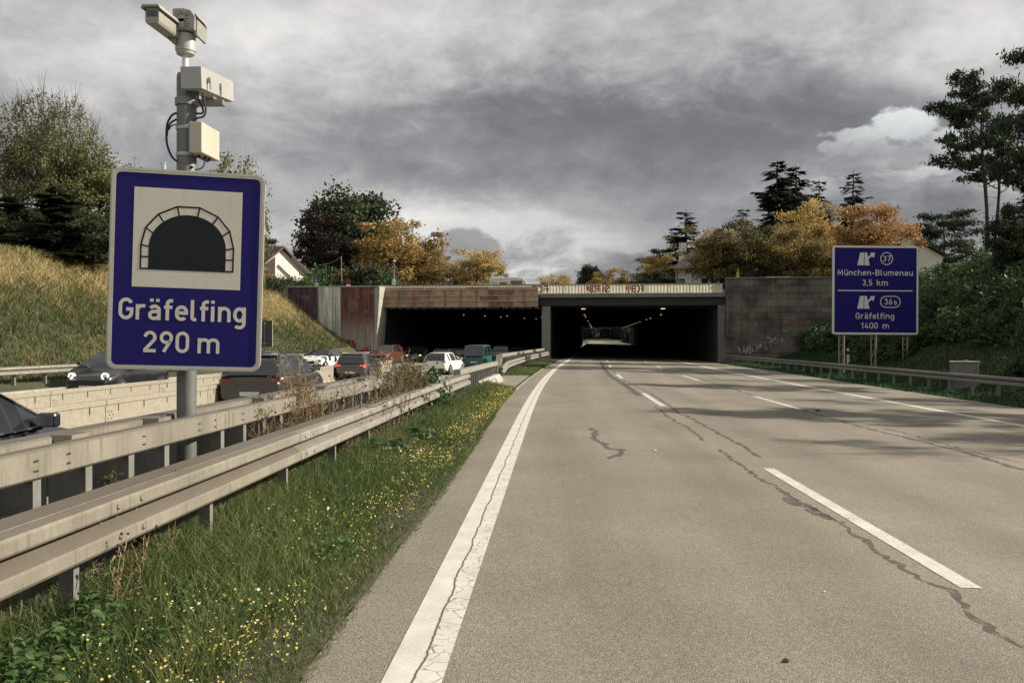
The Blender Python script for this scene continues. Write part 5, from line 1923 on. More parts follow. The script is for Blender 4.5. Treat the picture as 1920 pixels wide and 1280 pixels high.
def make_car(name, label, cat, pos, rz, kind, body, lights_on=False, brake=False, plate=True, ring=False, roof=None, bar=False, group=None, light_mat=None, high_brake=False, chrome=False):
    K = KINDS_CAR[kind]
    L, Wd, H = K['L'], K['W'], K['H']
    root = thing(name, label, cat, pos, rz, group)
    hw = Wd / 2

    def halfw(x):
        u = abs(x) / (L / 2)
        return hw * (1 - 0.13 * max(0, (u - 0.55) / 0.45) ** 2.2)

    def topz(f):
        if f <= K['xrb'] + .01: return K['tail'] - .03
        if f < K['xfb']: return K['belt'] + (K['cowl'] - K['belt']) * sm(f, K['xrb'], K['xfb']) * .6
        u = (f - K['xfb']) / (.5 - K['xfb'])
        return K['cowl'] * (1 - u) + K['hood'] * u - .06 * u ** 3
    # lower shell
    rings = []
    fr = [-.5, -.495, -.47, -.40, -.30, -.15, 0, .12, K['xfb'], K['xfb'] + .06, .36, .44, .48, .495, .5]
    fr = sorted(set(round(f, 3) for f in fr))
    for f in fr:
        x = f * L
        w = halfw(x)
        zt = topz(f)
        e = abs(f) > .492
        zb = .20 + (.10 if abs(f) > .46 else 0) + (.12 if e else 0)
        if e: zt -= .10; w *= .94
        h = zt - zb
        half = [(w * .82, zb), (w * .96, zb + .06), (w, zb + h * .35), (w * 1.005, zb + h * .62), (w * .985, zb + h * .86), (w * .93, zb + h * .975), (w * .6, zt + .012), (0, zt + .022)]
        rings.append([(x, y, z) for y, z in half] + [(x, -y, z) for y, z in reversed(half[:-1])])
    mb = MB(); mb.sweep(rings)
    shell = mb.build('body', body, root, smooth=True, autosmooth=50)
    # cabin grid
    st = [K['xrb'], (K['xrb'] + K['xrr']) / 2, K['xrr'], K['cp'][0], K['cp'][1], K['bp'][0], K['bp'][1], K['xfr'], (K['xfr'] + K['xfb']) / 2, K['xfb']]
    st = sorted(st)
    irr, ifr = st.index(K['xrr']), st.index(K['xfr'])

    def roofz(f):
        if f <= K['xrr']:
            u = (f - K['xrb']) / (K['xrr'] - K['xrb'])
            return K['belt'] + (H - .05 - K['belt']) * math.sin(u * math.pi / 2) ** (.9)
        if f >= K['xfr']:
            u = (K['xfb'] - f) / (K['xfb'] - K['xfr'])
            return topz(K['xfb']) + (H - .02 - topz(K['xfb'])) * (u ** .88)
        u = (f - K['xrr']) / (K['xfr'] - K['xrr'])
        return H - .05 + .05 * math.sin(math.pi * (.25 + .5 * u)) * 1.0 + .03 * u - .015
    grid = []
    for f in st:
        x = f * L
        zb = topz(f) - .005
        zr_ = max(roofz(f), zb + .004)
        wb = halfw(x) * .955
        wr = K['rw'] * (1.0 if K['xrr'] <= f <= K['xfr'] else 1.0)
        h = zr_ - zb
        hh = min(1, h / (H - K['belt']))
        wtop = wb + (wr - wb) * hh
        row = [(wb, zb), (wb + (wtop - wb) * .55, zb + h * .55), (wb + (wtop - wb) * .93, zb + h * .90), (wtop * .93, zb + h * .985), (wtop * .55, zr_ + .012), (0, zr_ + .018)]
        grid.append([(x, y, z) for y, z in row] + [(x, -y, z) for y, z in reversed(row[:-1])])
    n = len(grid[0])
    shells = {'roof': MB(), 'windscreen': MB(), 'rear_window': MB(), 'side_window': MB(), 'side_window2': MB()}
    pill = {irr, st.index(K['bp'][0]), st.index(K['cp'][0])}
    for i in range(len(st) - 1):
        for k in range(n - 1):
            q = [grid[i][k], grid[i + 1][k], grid[i + 1][k + 1], grid[i][k + 1]]
            side = k <= 1 or k >= n - 3
            cant = k in (2, n - 4)
            if side:
                key = 'side_window' if k <= 1 else 'side_window2'
                segn = st[i]
                if i < irr or segn in (K['bp'][0], K['cp'][0]) or (i == len(st) - 2 and k not in (0, n - 2)):
                    key = 'roof'
                if kind in ('van', 'bigvan') and segn == K['cp'][0]: key = 'roof'
            elif cant:
                key = 'roof'
            else:
                key = 'rear_window' if i < irr else ('windscreen' if i >= ifr else 'roof')
                if i < irr and k in (3, n - 5): key = 'rear_window'
            shells[key].quad(*q)
    rm = roof or body
    for key, nm, mm in (('roof', 'roof', rm), ('windscreen', 'windscreen', M_GLASS), ('rear_window', 'rear_window', M_GLASS), ('side_window', 'side_window', M_GLASS), ('side_window2', 'side_window', M_GLASS)):
        if shells[key].f:
            shells[key].build(nm, mm, root, smooth=True, autosmooth=55)
    if chrome:
        mb = MB()
        for sg in (1, -1):
            ln_ = [Vector(g_[2 if sg > 0 else n - 3]) + Vector((0, sg * .006, .004)) for g_ in grid[irr:]]
            mb.tube(smooth_path(ln_, 3), .011, 5)
            ln_ = [Vector(g_[0 if sg > 0 else n - 1]) + Vector((0, sg * .006, .006)) for g_ in grid[irr:]]
            mb.tube(smooth_path(ln_, 3), .010, 5)
        mb.build('window_trim', M_CHROME, root)
    # lower trim, bumpers, grille
    mb = MB()
    for sx in (-1, 1):
        x = sx * L * .497
        w = halfw(x) * .86
        mb.sweep([[(x - sx * .06, -w, z0), (x + sx * .008, -w * .96, z0), (x + sx * .008, -w * .96, z1), (x - sx * .06, -w, z1)] if False else
                  [(x - sx * .12, y, .26), (x + sx * .018, y * .97, .26), (x + sx * .018, y * .97, .44), (x - sx * .12, y, .44)] for y in (-w, w)])
    mb.build('bumper', M_TRIM if kind != 'van' else M_TRIM, root, bevel=.015)
    mb = MB()
    for sy in (-1, 1):
        mb.box((0, sy * hw * .955, .25), (L * .58, hw * .08, .10))
    mb.build('sill', M_TRIM, root)
    mb = MB(); mb.box((L * .498, 0, K['hood'] * .72), (.03, Wd * .42, .16)); mb.build('grille', M_TRIM, root, bevel=.01)
    # wheels
    rw_ = .33 if kind not in ('suv', 'bigvan') else .37
    for fx in (-.305, .31):
        for sy in (-1, 1):
            y = sy * (hw - .015)
            xw = fx * L
            mb = MB(); mb.cyl((xw, y - sy * .30, rw_ + .02), (xw, y + sy * .012, rw_ + .02), rw_ + .055, 22); mb.build('wheel_arch', M_TRIM, root)
            mb = MB()
            mb.tube([(xw, y - sy * .20, rw_), (xw, y - sy * .19, rw_), (xw, y + sy * .02, rw_), (xw, y + sy * .035, rw_)], [rw_ * .9, rw_, rw_, rw_ * .93], 22)
            ty = mb.build('wheel', M_TYRE, root, smooth=True, autosmooth=40)
            mb = MB()
            mb.tube([(xw, y + sy * .036, rw_), (xw, y + sy * .043, rw_)], [rw_ * .66, rw_ * .62], 18)
            for a in range(5):
                c, s = math.cos(a * 1.2566), math.sin(a * 1.2566)
                mb.box((xw + c * rw_ * .32, y + sy * .046, rw_ + s * rw_ * .32), (rw_ * .6, .012, .05), mat=Matrix.Rotation(-a * 1.2566, 3, 'Y'))
            mb.build('rim', M_RIM, ty)
    # lamps
    zh = K['hood'] - .07
    for sy in (-1, 1):
        mb = MB()
        xh = L * .478
        if ring:
            cx, cy, cz = L * .455, sy * hw * .70, K['hood'] - .03
            d = Vector((1, sy * .28, .22)).normalized()
            mb.tube([Vector((cx, cy, cz)), Vector((cx, cy, cz)) + d * .09], [.135, .125], 20)
            hl = mb.build('headlight', M_LAMPG, root, smooth=True, autosmooth=40)
            mb = MB()
            a = d.orthogonal().normalized(); b_ = d.cross(a)
            cc = Vector((cx, cy, cz)) + d * .098
            mb.tube([cc + (a * math.cos(t * math.pi / 10) + b_ * math.sin(t * math.pi / 10)) * .10 for t in range(21)], .016, 6)
            mb.build('ring_lamp', M_LAMPON, hl)
        else:
            mb.sweep([[(xh + .045 - .11 * abs(k) ** 2, sy * (hw * .70 + k * .16), zh - .07), (xh + .055 - .11 * abs(k) ** 2, sy * (hw * .70 + k * .16), zh + .045), (xh - .12, sy * (hw * .70 + k * .14), zh + .055), (xh - .12, sy * (hw * .70 + k * .14), zh - .07)] for k in (-1, -.4, .3, 1)])
            mb.build('headlight', M_LAMPON if lights_on else M_LAMPG, root, smooth=True, autosmooth=35)
        mb = MB()
        zt_ = K['tail'] - .14
        xr = -L * .492
        tw = .15 if kind not in ('van', 'bigvan') else .09
        th = .075 if kind not in ('van', 'bigvan') else .15
        mb.sweep([[(xr - .006 + .09 * max(0, k) ** 2, sy * (hw * .74 + k * tw), zt_ - th), (xr - .012 + .09 * max(0, k) ** 2, sy * (hw * .74 + k * tw), zt_ + th), (xr + .12, sy * (hw * .72 + k * tw * .9), zt_ + th), (xr + .12, sy * (hw * .72 + k * tw * .9), zt_ - th)] for k in (-1, -.3, .4, 1)])
        mb.build('taillight', M_TAILON if brake else M_TAIL, root, smooth=True, autosmooth=35)
        # mirrors
        mb = MB()
        xm = K['xfb'] * L - .22
        zm = K['cowl'] + .05
        mb.box((xm, sy * (hw * .96 + .10), zm), (.10, .19, .13), mat=Matrix.Rotation(sy * .12, 3, 'Z'))
        mb.box((xm + .02, sy * (hw * .93), zm - .07), (.07, .12, .05))
        mr = mb.build('mirror', body if not roof else rm, root, bevel=.045)
        mb = MB(); mb.box((xm - .07, sy * (hw * .96 + .10), zm), (.006, .16, .10), mat=Matrix.Rotation(sy * .12, 3, 'Z')); mb.build('mirror_glass', M_CHROME, mr)
    if bar:
        mb = MB(); mb.box((-L * .4945, 0, K['tail'] - .12), (.05, hw * 1.35, .05)); mb.build('light_bar', M_TAIL, root)
    if high_brake:
        mb = MB(); mb.box((K['xrr'] * L - .03, 0, H - .075), (.05, .5, .035)); mb.build('brake_light', M_TAILON, root)
    if kind in ('hatch', 'estate', 'suv', 'mini'):
        mb = MB(); mb.box((K['xrr'] * L - .02, 0, H - .045), (.16, K['rw'] * 1.75, .03)); mb.build('roof_spoiler', rm, root, bevel=.01)
    if plate:
        for sx in (-1, 1):
            mb = MB()
            zp = .55 if sx > 0 else (K['tail'] - .46)
            mb.box((sx * (L * .5 + .004), 0, zp if sx < 0 else .42), (.02, .52, .11))
            mb.build('number_plate', M_PLATE, root)
    if kind in ('suv', 'estate'):
        mb = MB()
        for sy in (-1, 1):
            mb.tube(smooth_path([(K['xrr'] * L + .1, sy * K['rw'] * .9, H - .05), (K['xrr'] * L + .25, sy * K['rw'] * .9, H + .02), (K['xfr'] * L - .2, sy * K['rw'] * .9, H + .035), (K['xfr'] * L, sy * K['rw'] * .9, H - .02)]), .016, 6)
        mb.build('roof_rail', M_TRIM, root)
        mb = MB(); mb.sweep([[(x, y, z) for y in (-.02, .02)] + [(x, 0, z + h)] for x, z, h in ((K['xrr'] * L + .18, H, .10), (K['xrr'] * L + .34, H + .01, .02))]); mb.build('roof_antenna', M_TRIM, root)
    return root


def on_road(px, d):
    X = (px - 960) / FPX * d
    s, t = st_of(X, d)
    return (X, d, G(s, t) + .006)


def away(d, extra=0.0):                      # heading along our direction of travel
    return R(90) - heading(d) + R(extra)


def toward(d, extra=0.0):
    return R(-90) - heading(d) + R(extra)


P_BLACK = paint('black_car_paint', (0.010, 0.010, 0.013))
P_NAVY = paint('dark_blue_car_paint', (0.014, 0.017, 0.030))
P_GREY = paint('slate_grey_car_paint', (0.032, 0.034, 0.036))
P_GREY2 = paint('mid_grey_car_paint', (0.055, 0.055, 0.058))
P_WHITE = paint('white_car_paint', (0.72, 0.71, 0.68))
P_RED = paint('dull_red_car_paint', (0.11, 0.030, 0.024))
P_TEAL = paint('teal_van_paint', (0.010, 0.095, 0.085), 0.4, 0.2)
P_DARK = paint('charcoal_car_paint', (0.028, 0.030, 0.033))


def mat_dots():
    m_ = bpy.data.materials.new('white_with_black_dots')
    m_.use_nodes = True
    T = NT(m_.node_tree)
    ob = T.n('ShaderNodeTexCoord').outputs['Object']
    vo = T.n('ShaderNodeTexVoronoi')
    vo.inputs['Scale'].default_value = 1.7
    vo.inputs['Randomness'].default_value = 0.6
    T.link(ob, vo.inputs['Vector'])
    k = T.sstep(vo.outputs['Distance'], 0.36, 0.39)
    c = T.mix(k, (0.015, 0.015, 0.015), (0.74, 0.73, 0.70))
    b = T.n('ShaderNodeBsdfPrincipled')
    T.link(c, b.inputs['Base Color'])
    b.inputs['Roughness'].default_value = 0.3
    out = T.n('ShaderNodeOutputMaterial')
    T.link(b.outputs[0], out.inputs[0])
    return m_


M_DOTS = mat_dots()

# traffic going our way
make_car('car', 'dark blue car cut off at the frame edge behind the near guardrail', 'car', (-5.3, 7.4, -.2), away(7), 'suv', P_NAVY, chrome=True)
make_car('car', 'slate grey sport utility car seen from behind with a red light bar across its tail', 'car', on_road(517, 25.6), away(20, 1), 'suv', P_GREY, brake=False, bar=True)
make_car('car', 'mid grey hatchback seen from behind with lit red tail lights, beyond the large grey car', 'car', on_road(672, 48), away(40, 2), 'hatch', P_GREY2, brake=True, high_brake=True)
make_car('car', 'white hatchback seen from behind in front of the teal van', 'car', on_road(833, 60), away(60, -9), 'hatch', P_WHITE)
make_car('car', 'dark grey estate car just ahead of the white hatchback', 'car', on_road(836, 74), away(70, -3), 'estate', P_DARK)
make_car('van', 'teal van seen from behind at the mouth of the left bore', 'van', on_road(898, 71), away(70, -2), 'van', P_TEAL)
make_car('car', 'black car half hidden on the left of the teal van', 'car', on_road(868, 82), away(80), 'estate', P_BLACK)
make_car('car', 'black estate car to the right of the teal van', 'car', on_road(939, 74), away(74), 'estate', P_BLACK)
make_car('van', 'dark grey tall van in the shade ahead of the black estate car', 'van', on_road(943, 95), away(80), 'van', P_DARK)
make_car('car', 'dark car rightmost beside the pier in the left bore', 'car', on_road(971, 90), away(80), 'suv', P_DARK)
# oncoming traffic
make_car('car', 'black oncoming hatchback with round ring headlights beyond the steel walls', 'car', on_road(226, 31.6), toward(30, -6), 'mini', P_BLACK, ring=True)
make_car('car', 'black oncoming car half hidden behind the black hatchback with ring headlights', 'car', on_road(208, 37.5), toward(30, -2), 'hatch', P_BLACK)
make_car('car', 'dark oncoming car peeking out at the right edge of the tunnel sign', 'car', on_road(478, 47), toward(45, -4), 'hatch', P_NAVY)
make_car('car', 'white oncoming car with black dots like a ladybird and a black roof', 'car', on_road(604, 60), toward(60, -8), 'mini', M_DOTS, roof=P_BLACK)
make_car('car', 'dull red oncoming car beside the abutment end', 'car', on_road(726, 79), toward(80, -6), 'suv', P_RED, lights_on=False)
make_car('car', 'dark blue oncoming car just behind the dull red one', 'car', on_road(752, 87), toward(80, -4), 'hatch', P_NAVY)
make_car('car', 'dark oncoming car with lit headlights, nearest the left bore mouth', 'car', on_road(786, 85), toward(80, -4), 'hatch', P_BLACK, lights_on=True)
make_car('car', 'dark oncoming car with lit headlights deep inside the left bore', 'car', on_road(815, 128), toward(80), 'hatch', P_BLACK, lights_on=True)
make_car('car', 'farthest oncoming car, only its headlights showing in the left bore', 'car', on_road(868, 175), toward(80), 'hatch', P_BLACK, lights_on=True)
# on the bridge
make_car('van', 'roof of a white vehicle showing above the right retaining wall', 'van', (*up(1459, 90)[:2], PLAT + .03), R(-5), 'van', P_WHITE)
make_car('van', 'low sliver of a white roof above the retaining wall near the parapet', 'van', (*up(1413, 92)[:2], PLAT - .06), R(-5), 'van', P_WHITE)

# camper van on the bridge, driving to the right
M_CAMP = paint('camper_white', (0.60, 0.60, 0.56), .45, .1)
M_CAMPG = mat('camper_grey_stripe', (0.22, 0.23, 0.24), .5)
p = up(958, 91)
cv = thing('camper_van', 'white camper van crossing the bridge behind the parapet', 'camper van', (p.x, p.y, PLAT + .02), R(-4))
k = 91 / FPX
xl, xr_ = (920 - 958) * k, (998 - 958) * k
zt = zat(521.5, 91) - PLAT
mb = MB()
side = [(xl, .45), (xl - .02, zt - .15), (xl + .10, zt), (xr_ - 1.5, zt), (xr_ - .9, zt - .06), (xr_ - .35, zt - .75), (xr_ - .05, zt - 1.0), (xr_, .9), (xr_ - .02, .4)]
mb.sweep([[(x, y, z) for x, z in side] for y in (-1.1, 1.1)])
mb.build('body', M_CAMP, cv, bevel=.05)
for a, b_, c, d, nm in ((xl + 1.0, xl + 1.75, zt - .85, zt - .50, 'side_window'), (xr_ - 2.15, xr_ - 1.0, zt - .85, zt - .35, 'cab_window')):
    mb = MB(); mb.box2((a, -1.125, c), (b_, -1.102, d)); mb.build(nm, M_GLASS, cv)
mb = MB(); mb.add([(xr_ - .88, -.95, zt - .14), (xr_ - .88, .95, zt - .14), (xr_ - .34, .95, zt - .72), (xr_ - .34, -.95, zt - .72)], [(0, 1, 2, 3)])
o = mb.build('windscreen', M_GLASS, cv); o.location = (.02, 0, .02)
mb = MB(); mb.box2((xl + .05, -1.118, zt - 1.1), (xl + 2.3, -1.102, zt - .95)); mb.box2((xl + .1, -1.118, zt - .60), (xl + .8, -1.102, zt - .55)); mb.build('stripe', M_CAMPG, cv)
mb = MB(); mb.box2((xl + .3, -.9, zt), (xl + 1.4, .5, zt + .07)); mb.box2((xl + 1.8, -.7, zt), (xr_ - 1.7, .6, zt + .10)); mb.build('roof_hatch', M_CAMP, cv, bevel=.02)
for x in (xl + .9, xr_ - .9):
    for sy in (-1, 1):
        mb = MB(); mb.cyl((x, sy * 1.0 - .1, .35), (x, sy * 1.0 + .1, .35), .35, 16); mb.build('wheel', M_TYRE, cv)
# ------------------------------------------------------------------ houses on the bridge level
M_WHITEW = mat('white_render', (0.62, 0.60, 0.55), .85, 0, .06, 1, (0.4, 0.38, 0.34), .3, streak=True)
M_TILE = mat('brown_roof_tiles', (0.115, 0.065, 0.048), .85, 0, .3, 2, fine=.35, fscale=9)
M_TILED = mat('dark_roof_tiles', (0.045, 0.036, 0.036), .85, 0, .3, 2, fine=.3, fscale=9)
M_TIMB = mat('dark_timber', (0.035, 0.026, 0.022), .8)


def gable_house(name, label, pos, rz, w, ln, eave, ridge, over, wall, roof, parts=None):
    """gable end at y = 0 facing -y, ridge along y"""
    o = thing(name, label, 'house', pos, rz)
    mb = MB()
    mb.sweep([[(-w / 2, y, -.5), (w / 2, y, -.5), (w / 2, y, eave), (0, y, ridge), (-w / 2, y, eave)] for y in (0, ln)])
    mb.build('wall', wall, o)
    sl = (ridge - eave) / (w / 2)
    mb = MB()
    for sx in (-1, 1):
        e = w / 2 + over
        z0 = ridge + .10 - sl * e
        mb.sweep([[(sx * .0, y, ridge + .10), (sx * e, y, z0), (sx * e, y, z0 + .22), (sx * .0, y, ridge + .32)] for y in (-over, ln + over)])
    mb.build('roof', roof, o)
    return o


d = 100
k = d / FPX
o = gable_house('house', 'chalet house with a brown roof and white gable above the left slope', ((537 - 960) * k, d - 2, 6.9), R(50), 7.6, 10, 2.0, 5.0, .45, M_WHITEW, M_TILE)
mb = MB(); mb.sweep([[(-3.75, y, 0), (-.9, y, 0), (-.9, y, 4.1), (-3.75, y, 2.0)] for y in (-.05, -.01)]); mb.build('timber_balcony', M_TIMB, o)
mb = MB(); mb.box((-1.6, -.08, 1.0), (1.5, .05, 1.2)); mb.build('window', M_WHITE, o)
mb = MB(); mb.box((-1.6, -.11, 1.0), (1.25, .02, .95)); mb.build('pane', M_GLASS, bpy.context.scene.objects['window'] if False else o.children[-1])
mb = MB(); mb.box((-3.84, 3, .9), (.05, 1.3, .9)); mb.box((-3.84, 6, .9), (.05, 1.3, .9)); mb.build('side_window', M_WHITE, o)
mb = MB(); mb.box((1.9, -1.0, 2.9), (3.6, .18, .22), mat=Matrix.Rotation(R(38), 3, 'Y')); mb.build('barge_board', M_TIMB, o)

o = gable_house('house', 'house hidden behind the blue tunnel sign, only its steel flue and aerial showing', ((262 - 960) * 80 / FPX, 80, 7.2), 0, 9, 8, 5, 8.2, .5, M_WHITEW, M_TILE)
mb = MB(); x = (291 - 262) * 80 / FPX
mb.cyl((x, 2, 7), (x, 2, zat(306, 82) - 7.2), .24, 14); mb.cyl((x, 2, zat(308, 82) - 7.2), (x, 2, zat(304.5, 82) - 7.2), .29, 14)
mb.build('flue', mat('steel_flue', (.5, .5, .5), .25, .8), o)
mb = MB(); x = (236 - 262) * 80 / FPX
mb.tube([(x, 2, 6), (x, 2, zat(291, 82) - 7.2)], .03, 6); mb.tube([(x - .25, 2, zat(296, 82) - 7.2), (x + .1, 2, zat(297, 82) - 7.2)], .02, 5); mb.build('aerial', M_STEEL_DARK, o)

d = 106; k = d / FPX
o = thing('house', 'white house with a dark hipped roof behind the brown bare-branched tree', 'house', ((1345 - 960) * k, d + 4, PLAT), R(-8))
w, ln = (1412 - 1277) * k, 8.0
ez = zat(503, d) - PLAT
mb = MB(); mb.box2((-w / 2, -4, -.3), (w / 2, 4, ez)); mb.build('wall', M_WHITEW, o)
mb = MB()
e = .55
zt = zat(452, d) - PLAT
mb.add([(-w / 2 - e, -4 - e, ez), (w / 2 + e, -4 - e, ez), (w / 2 + e, 4 + e, ez), (-w / 2 - e, 4 + e, ez), (-w / 2 + 2.9, 0, zt), (w / 2 - 2.9, 0, zt)], [(0, 1, 5, 4), (1, 2, 5), (2, 3, 4, 5), (3, 0, 4), (3, 2, 1, 0)])
mb.build('roof', M_TILED, o)
mb = MB(); mb.box((-w / 2 + .9, -1.5, (ez + zt) / 2 + .2), (.9, .9, 3.0)); mb.build('chimney', M_WHITEW, o)
for xw in (-w / 2 + .65, -w / 2 + 3.4, 1.2, 3.0):
    mb = MB(); mb.box((xw, -4.03, 2.4), (.95, .05, 1.4)); f = mb.build('window', M_WHITE, o)
    mb = MB(); mb.box((xw, -4.065, 2.4), (.75, .02, 1.2)); mb.build('pane', M_GLASS, f)
mb = MB(); mb.box((1.0, -2.6, ez + 1.5), (1.5, 1.6, 1.5)); mb.build('dormer', M_TILED, o)
mb = MB(); mb.cyl((-w / 2 + .15, -4.06, 0), (-w / 2 + .15, -4.06, ez), .06, 8); mb.build('downpipe', M_TILED, o)

d = 93; k = d / FPX
o = gable_house('house', 'white gabled house with a dark roof edge behind the large blue exit sign', ((1686 - 960) * k, d, 6.7), R(4), 9.6, 9, zat(480, d) - 6.7, zat(434, d) - 6.7, .45, M_WHITEW, M_TILED)
mb = MB(); mb.box((2.2, -.04, zat(457, d) - 6.7), (.55, .05, .4)); mb.build('window', M_GLASS, o)

# ------------------------------------------------------------------ trees
M_BARK = mat('bark', (0.050, 0.042, 0.034), .95, 0, .35, 6, bump=.4)
M_BARKP = mat('pine_bark', (0.060, 0.045, 0.036), .95, 0, .35, 5, bump=.4)
LM = {
    'orange': leaf_mat('autumn_orange_leaves', [(0.0, (0.085, 0.080, 0.034)), (0.35, (0.18, 0.135, 0.050)), (0.65, (0.31, 0.205, 0.07)), (1.0, (0.46, 0.32, 0.12))]),
    'apricot': leaf_mat('apricot_autumn_leaves', [(0.0, (0.13, 0.085, 0.042)), (0.35, (0.27, 0.155, 0.062)), (0.65, (0.41, 0.245, 0.10)), (1.0, (0.56, 0.37, 0.17))]),
    'gold': leaf_mat('golden_leaves', [(0.0, (0.15, 0.125, 0.055)), (0.4, (0.34, 0.245, 0.082)), (0.75, (0.50, 0.365, 0.125)), (1.0, (0.62, 0.48, 0.21))]),
    'rust': leaf_mat('rusty_green_leaves', [(0.0, (0.065, 0.070, 0.031)), (0.4, (0.17, 0.14, 0.054)), (0.7, (0.31, 0.21, 0.068)), (1.0, (0.45, 0.30, 0.10))]),
    'olive': leaf_mat('olive_brown_leaves', [(0.0, (0.040, 0.046, 0.022)), (0.5, (0.10, 0.092, 0.038)), (0.85, (0.18, 0.135, 0.048)), (1.0, (0.31, 0.21, 0.065))]),
    'green': leaf_mat('dark_green_leaves', [(0.0, (0.017, 0.028, 0.014)), (0.5, (0.038, 0.058, 0.026)), (1.0, (0.085, 0.105, 0.045))]),
    'copper': leaf_mat('copper_leaves', [(0.0, (0.014, 0.014, 0.012)), (0.6, (0.034, 0.026, 0.022)), (1.0, (0.060, 0.042, 0.030))]),
    'sparse': leaf_mat('thin_greyish_leaves', [(0.0, (0.060, 0.080, 0.032)), (0.5, (0.14, 0.16, 0.066)), (0.85, (0.23, 0.20, 0.080)), (1.0, (0.34, 0.27, 0.11))]),
    'spruce': leaf_mat('spruce_needles', [(0.0, (0.011, 0.018, 0.013)), (0.6, (0.023, 0.037, 0.024)), (1.0, (0.045, 0.065, 0.038))], .1),
    'pine': leaf_mat('pine_needles', [(0.0, (0.020, 0.034, 0.020)), (0.6, (0.046, 0.072, 0.039)), (1.0, (0.095, 0.125, 0.062))], .15),
    'shrub': leaf_mat('shrub_leaves', [(0.0, (0.028, 0.054, 0.023)), (0.5, (0.060, 0.108, 0.043)), (0.85, (0.108, 0.158, 0.060)), (1.0, (0.16, 0.19, 0.07))]),
}


def leaf_quads(C, S, rng, asp=0.6, N=None):
    n = len(C)
    u = rng.normal(size=(n, 3)); u /= np.linalg.norm(u, axis=1)[:, None]
    w = rng.normal(size=(n, 3)) if N is None else N
    v = np.cross(u, w); v /= (np.linalg.norm(v, axis=1)[:, None] + 1e-9)
    S = np.asarray(S)[:, None]
    V = np.stack([C - u * S, C + v * S * asp, C + u * S, C - v * S * asp], axis=1).reshape(-1, 3)
    F = np.arange(4 * n).reshape(n, 4)
    return V, F


def limb_tubes(mb, p0, p1, r0, r1, sag, rnd, n=5, sides=5):
    p0, p1 = Vector(p0), Vector(p1)
    pts = []
    for i in range(n):
        t = i / (n - 1)
        q = p0.lerp(p1, t) + Vector((rnd.uniform(-1, 1), rnd.uniform(-1, 1), rnd.uniform(-1, 1))) * (p1 - p0).length * .035 * (1 if 0 < i < n - 1 else 0)
        q.z += sag * math.sin(math.pi * t)
        pts.append(q)
    mb.tube(pts, [r0 + (r1 - r0) * i / (n - 1) for i in range(n)], sides, cap=False)
    return pts


PROTO = {}


def proto_decid(key, seed, cb=.24, spread=4.0, ncl=85, lpc=115, leaf=.15, twigs=0, clump=.62, sparse_top=0.0, up=.4):
    rnd = random.Random(seed)
    rng = np.random.default_rng(seed)
    H = 10.0
    tb = MB()
    tp = []
    for i in range(7):
        t = i / 6
        tp.append(Vector((math.sin(seed + t * 3) * .25 * t, math.cos(seed * 1.7 + t * 2.2) * .25 * t, t * H * .74)))
    tb.tube(tp, [.26, .20, .17, .14, .11, .08, .04], 8)
    lim = list(tp[2:])
    nodes = [(q, .06) for q in tp[2:]]
    zc, rz = (cb * H + H) / 2, (H - cb * H) / 2
    ph = [rnd.uniform(0, 6.28) for _ in range(6)]

    def env(a, el):
        return 1 + .16 * math.sin(2 * a + ph[0]) + .13 * math.sin(3 * a + ph[1] + 2 * el) + .12 * math.sin(5 * a + ph[2]) * math.cos(3 * el + ph[3]) + .10 * math.sin(4 * el + ph[4])
    for j in range(10):
        a = j * 2.4 + rnd.uniform(-.3, .3)
        z0 = H * rnd.uniform(cb * .9, .58)
        t = z0 / (H * .74)
        p0 = tp[min(6, int(t * 6))].lerp(tp[min(6, int(t * 6) + 1)], t * 6 - int(t * 6))
        el = rnd.uniform(.15, 1.0)
        rr_ = env(a, el) * .72
        p1 = Vector((math.cos(a) * math.cos(el) * spread * rr_, math.sin(a) * math.cos(el) * spread * rr_, max(z0 + .8, zc + math.sin(el) * rz * rr_)))
        pts = limb_tubes(tb, p0, p1, .085, .022, -.15, rnd, 6)
        nodes += [(q, .03) for q in pts[2:]]
    Cs, Ss, Rs = [], [], []
    for j in range(ncl):
        a = rnd.uniform(0, 2 * math.pi)
        el = math.asin(rnd.uniform(-.85, 1))
        rr_ = env(a, el) * (rnd.random() ** .42)
        c = Vector((math.cos(a) * math.cos(el) * spread * rr_, math.sin(a) * math.cos(el) * spread * rr_, zc + math.sin(el) * rz * min(1.03, rr_)))
        q, r = min(nodes, key=lambda nr: (nr[0] - c).length + (0 if nr[0].z < c.z else 1.2))
        limb_tubes(tb, q, c, r * .5, .008, -.08, rnd, 4, 4)
        top = max(0, (c.z - zc) / rz)
        m = int(lpc * rnd.uniform(.55, 1.35) * (1 - sparse_top * top))
        s = clump * rnd.uniform(.7, 1.35)
        pts = rng.normal(size=(m, 3)) * np.array([s, s, s * .72]) * .55 + np.array(c)
        Cs.append(pts)
        Ss.append(leaf * rng.uniform(.6, 1.35, m))
        Rs.append(np.clip(rnd.uniform(.25, .75) + rng.normal(0, .14, m) + .10 * top, 0, 1))
        for _ in range(twigs):
            d = Vector((rnd.gauss(0, 1), rnd.gauss(0, 1), rnd.gauss(0, 1) + up)).normalized() + (c - Vector((0, 0, zc * .8))).normalized() * .9
            e = c + d * rnd.uniform(.35, .9)
            tb.tube([c, c.lerp(e, .5) + Vector((rnd.uniform(-.06, .06),) * 3), e], [.014, .010, .005], 3, cap=False)
    C = np.concatenate(Cs); S = np.concatenate(Ss); Rr = np.concatenate(Rs)
    V, F = leaf_quads(C, S, rng, .62)
    return finish_proto(key, tb, V, F, np.repeat(Rr, 4), M_BARK, LM['green'])


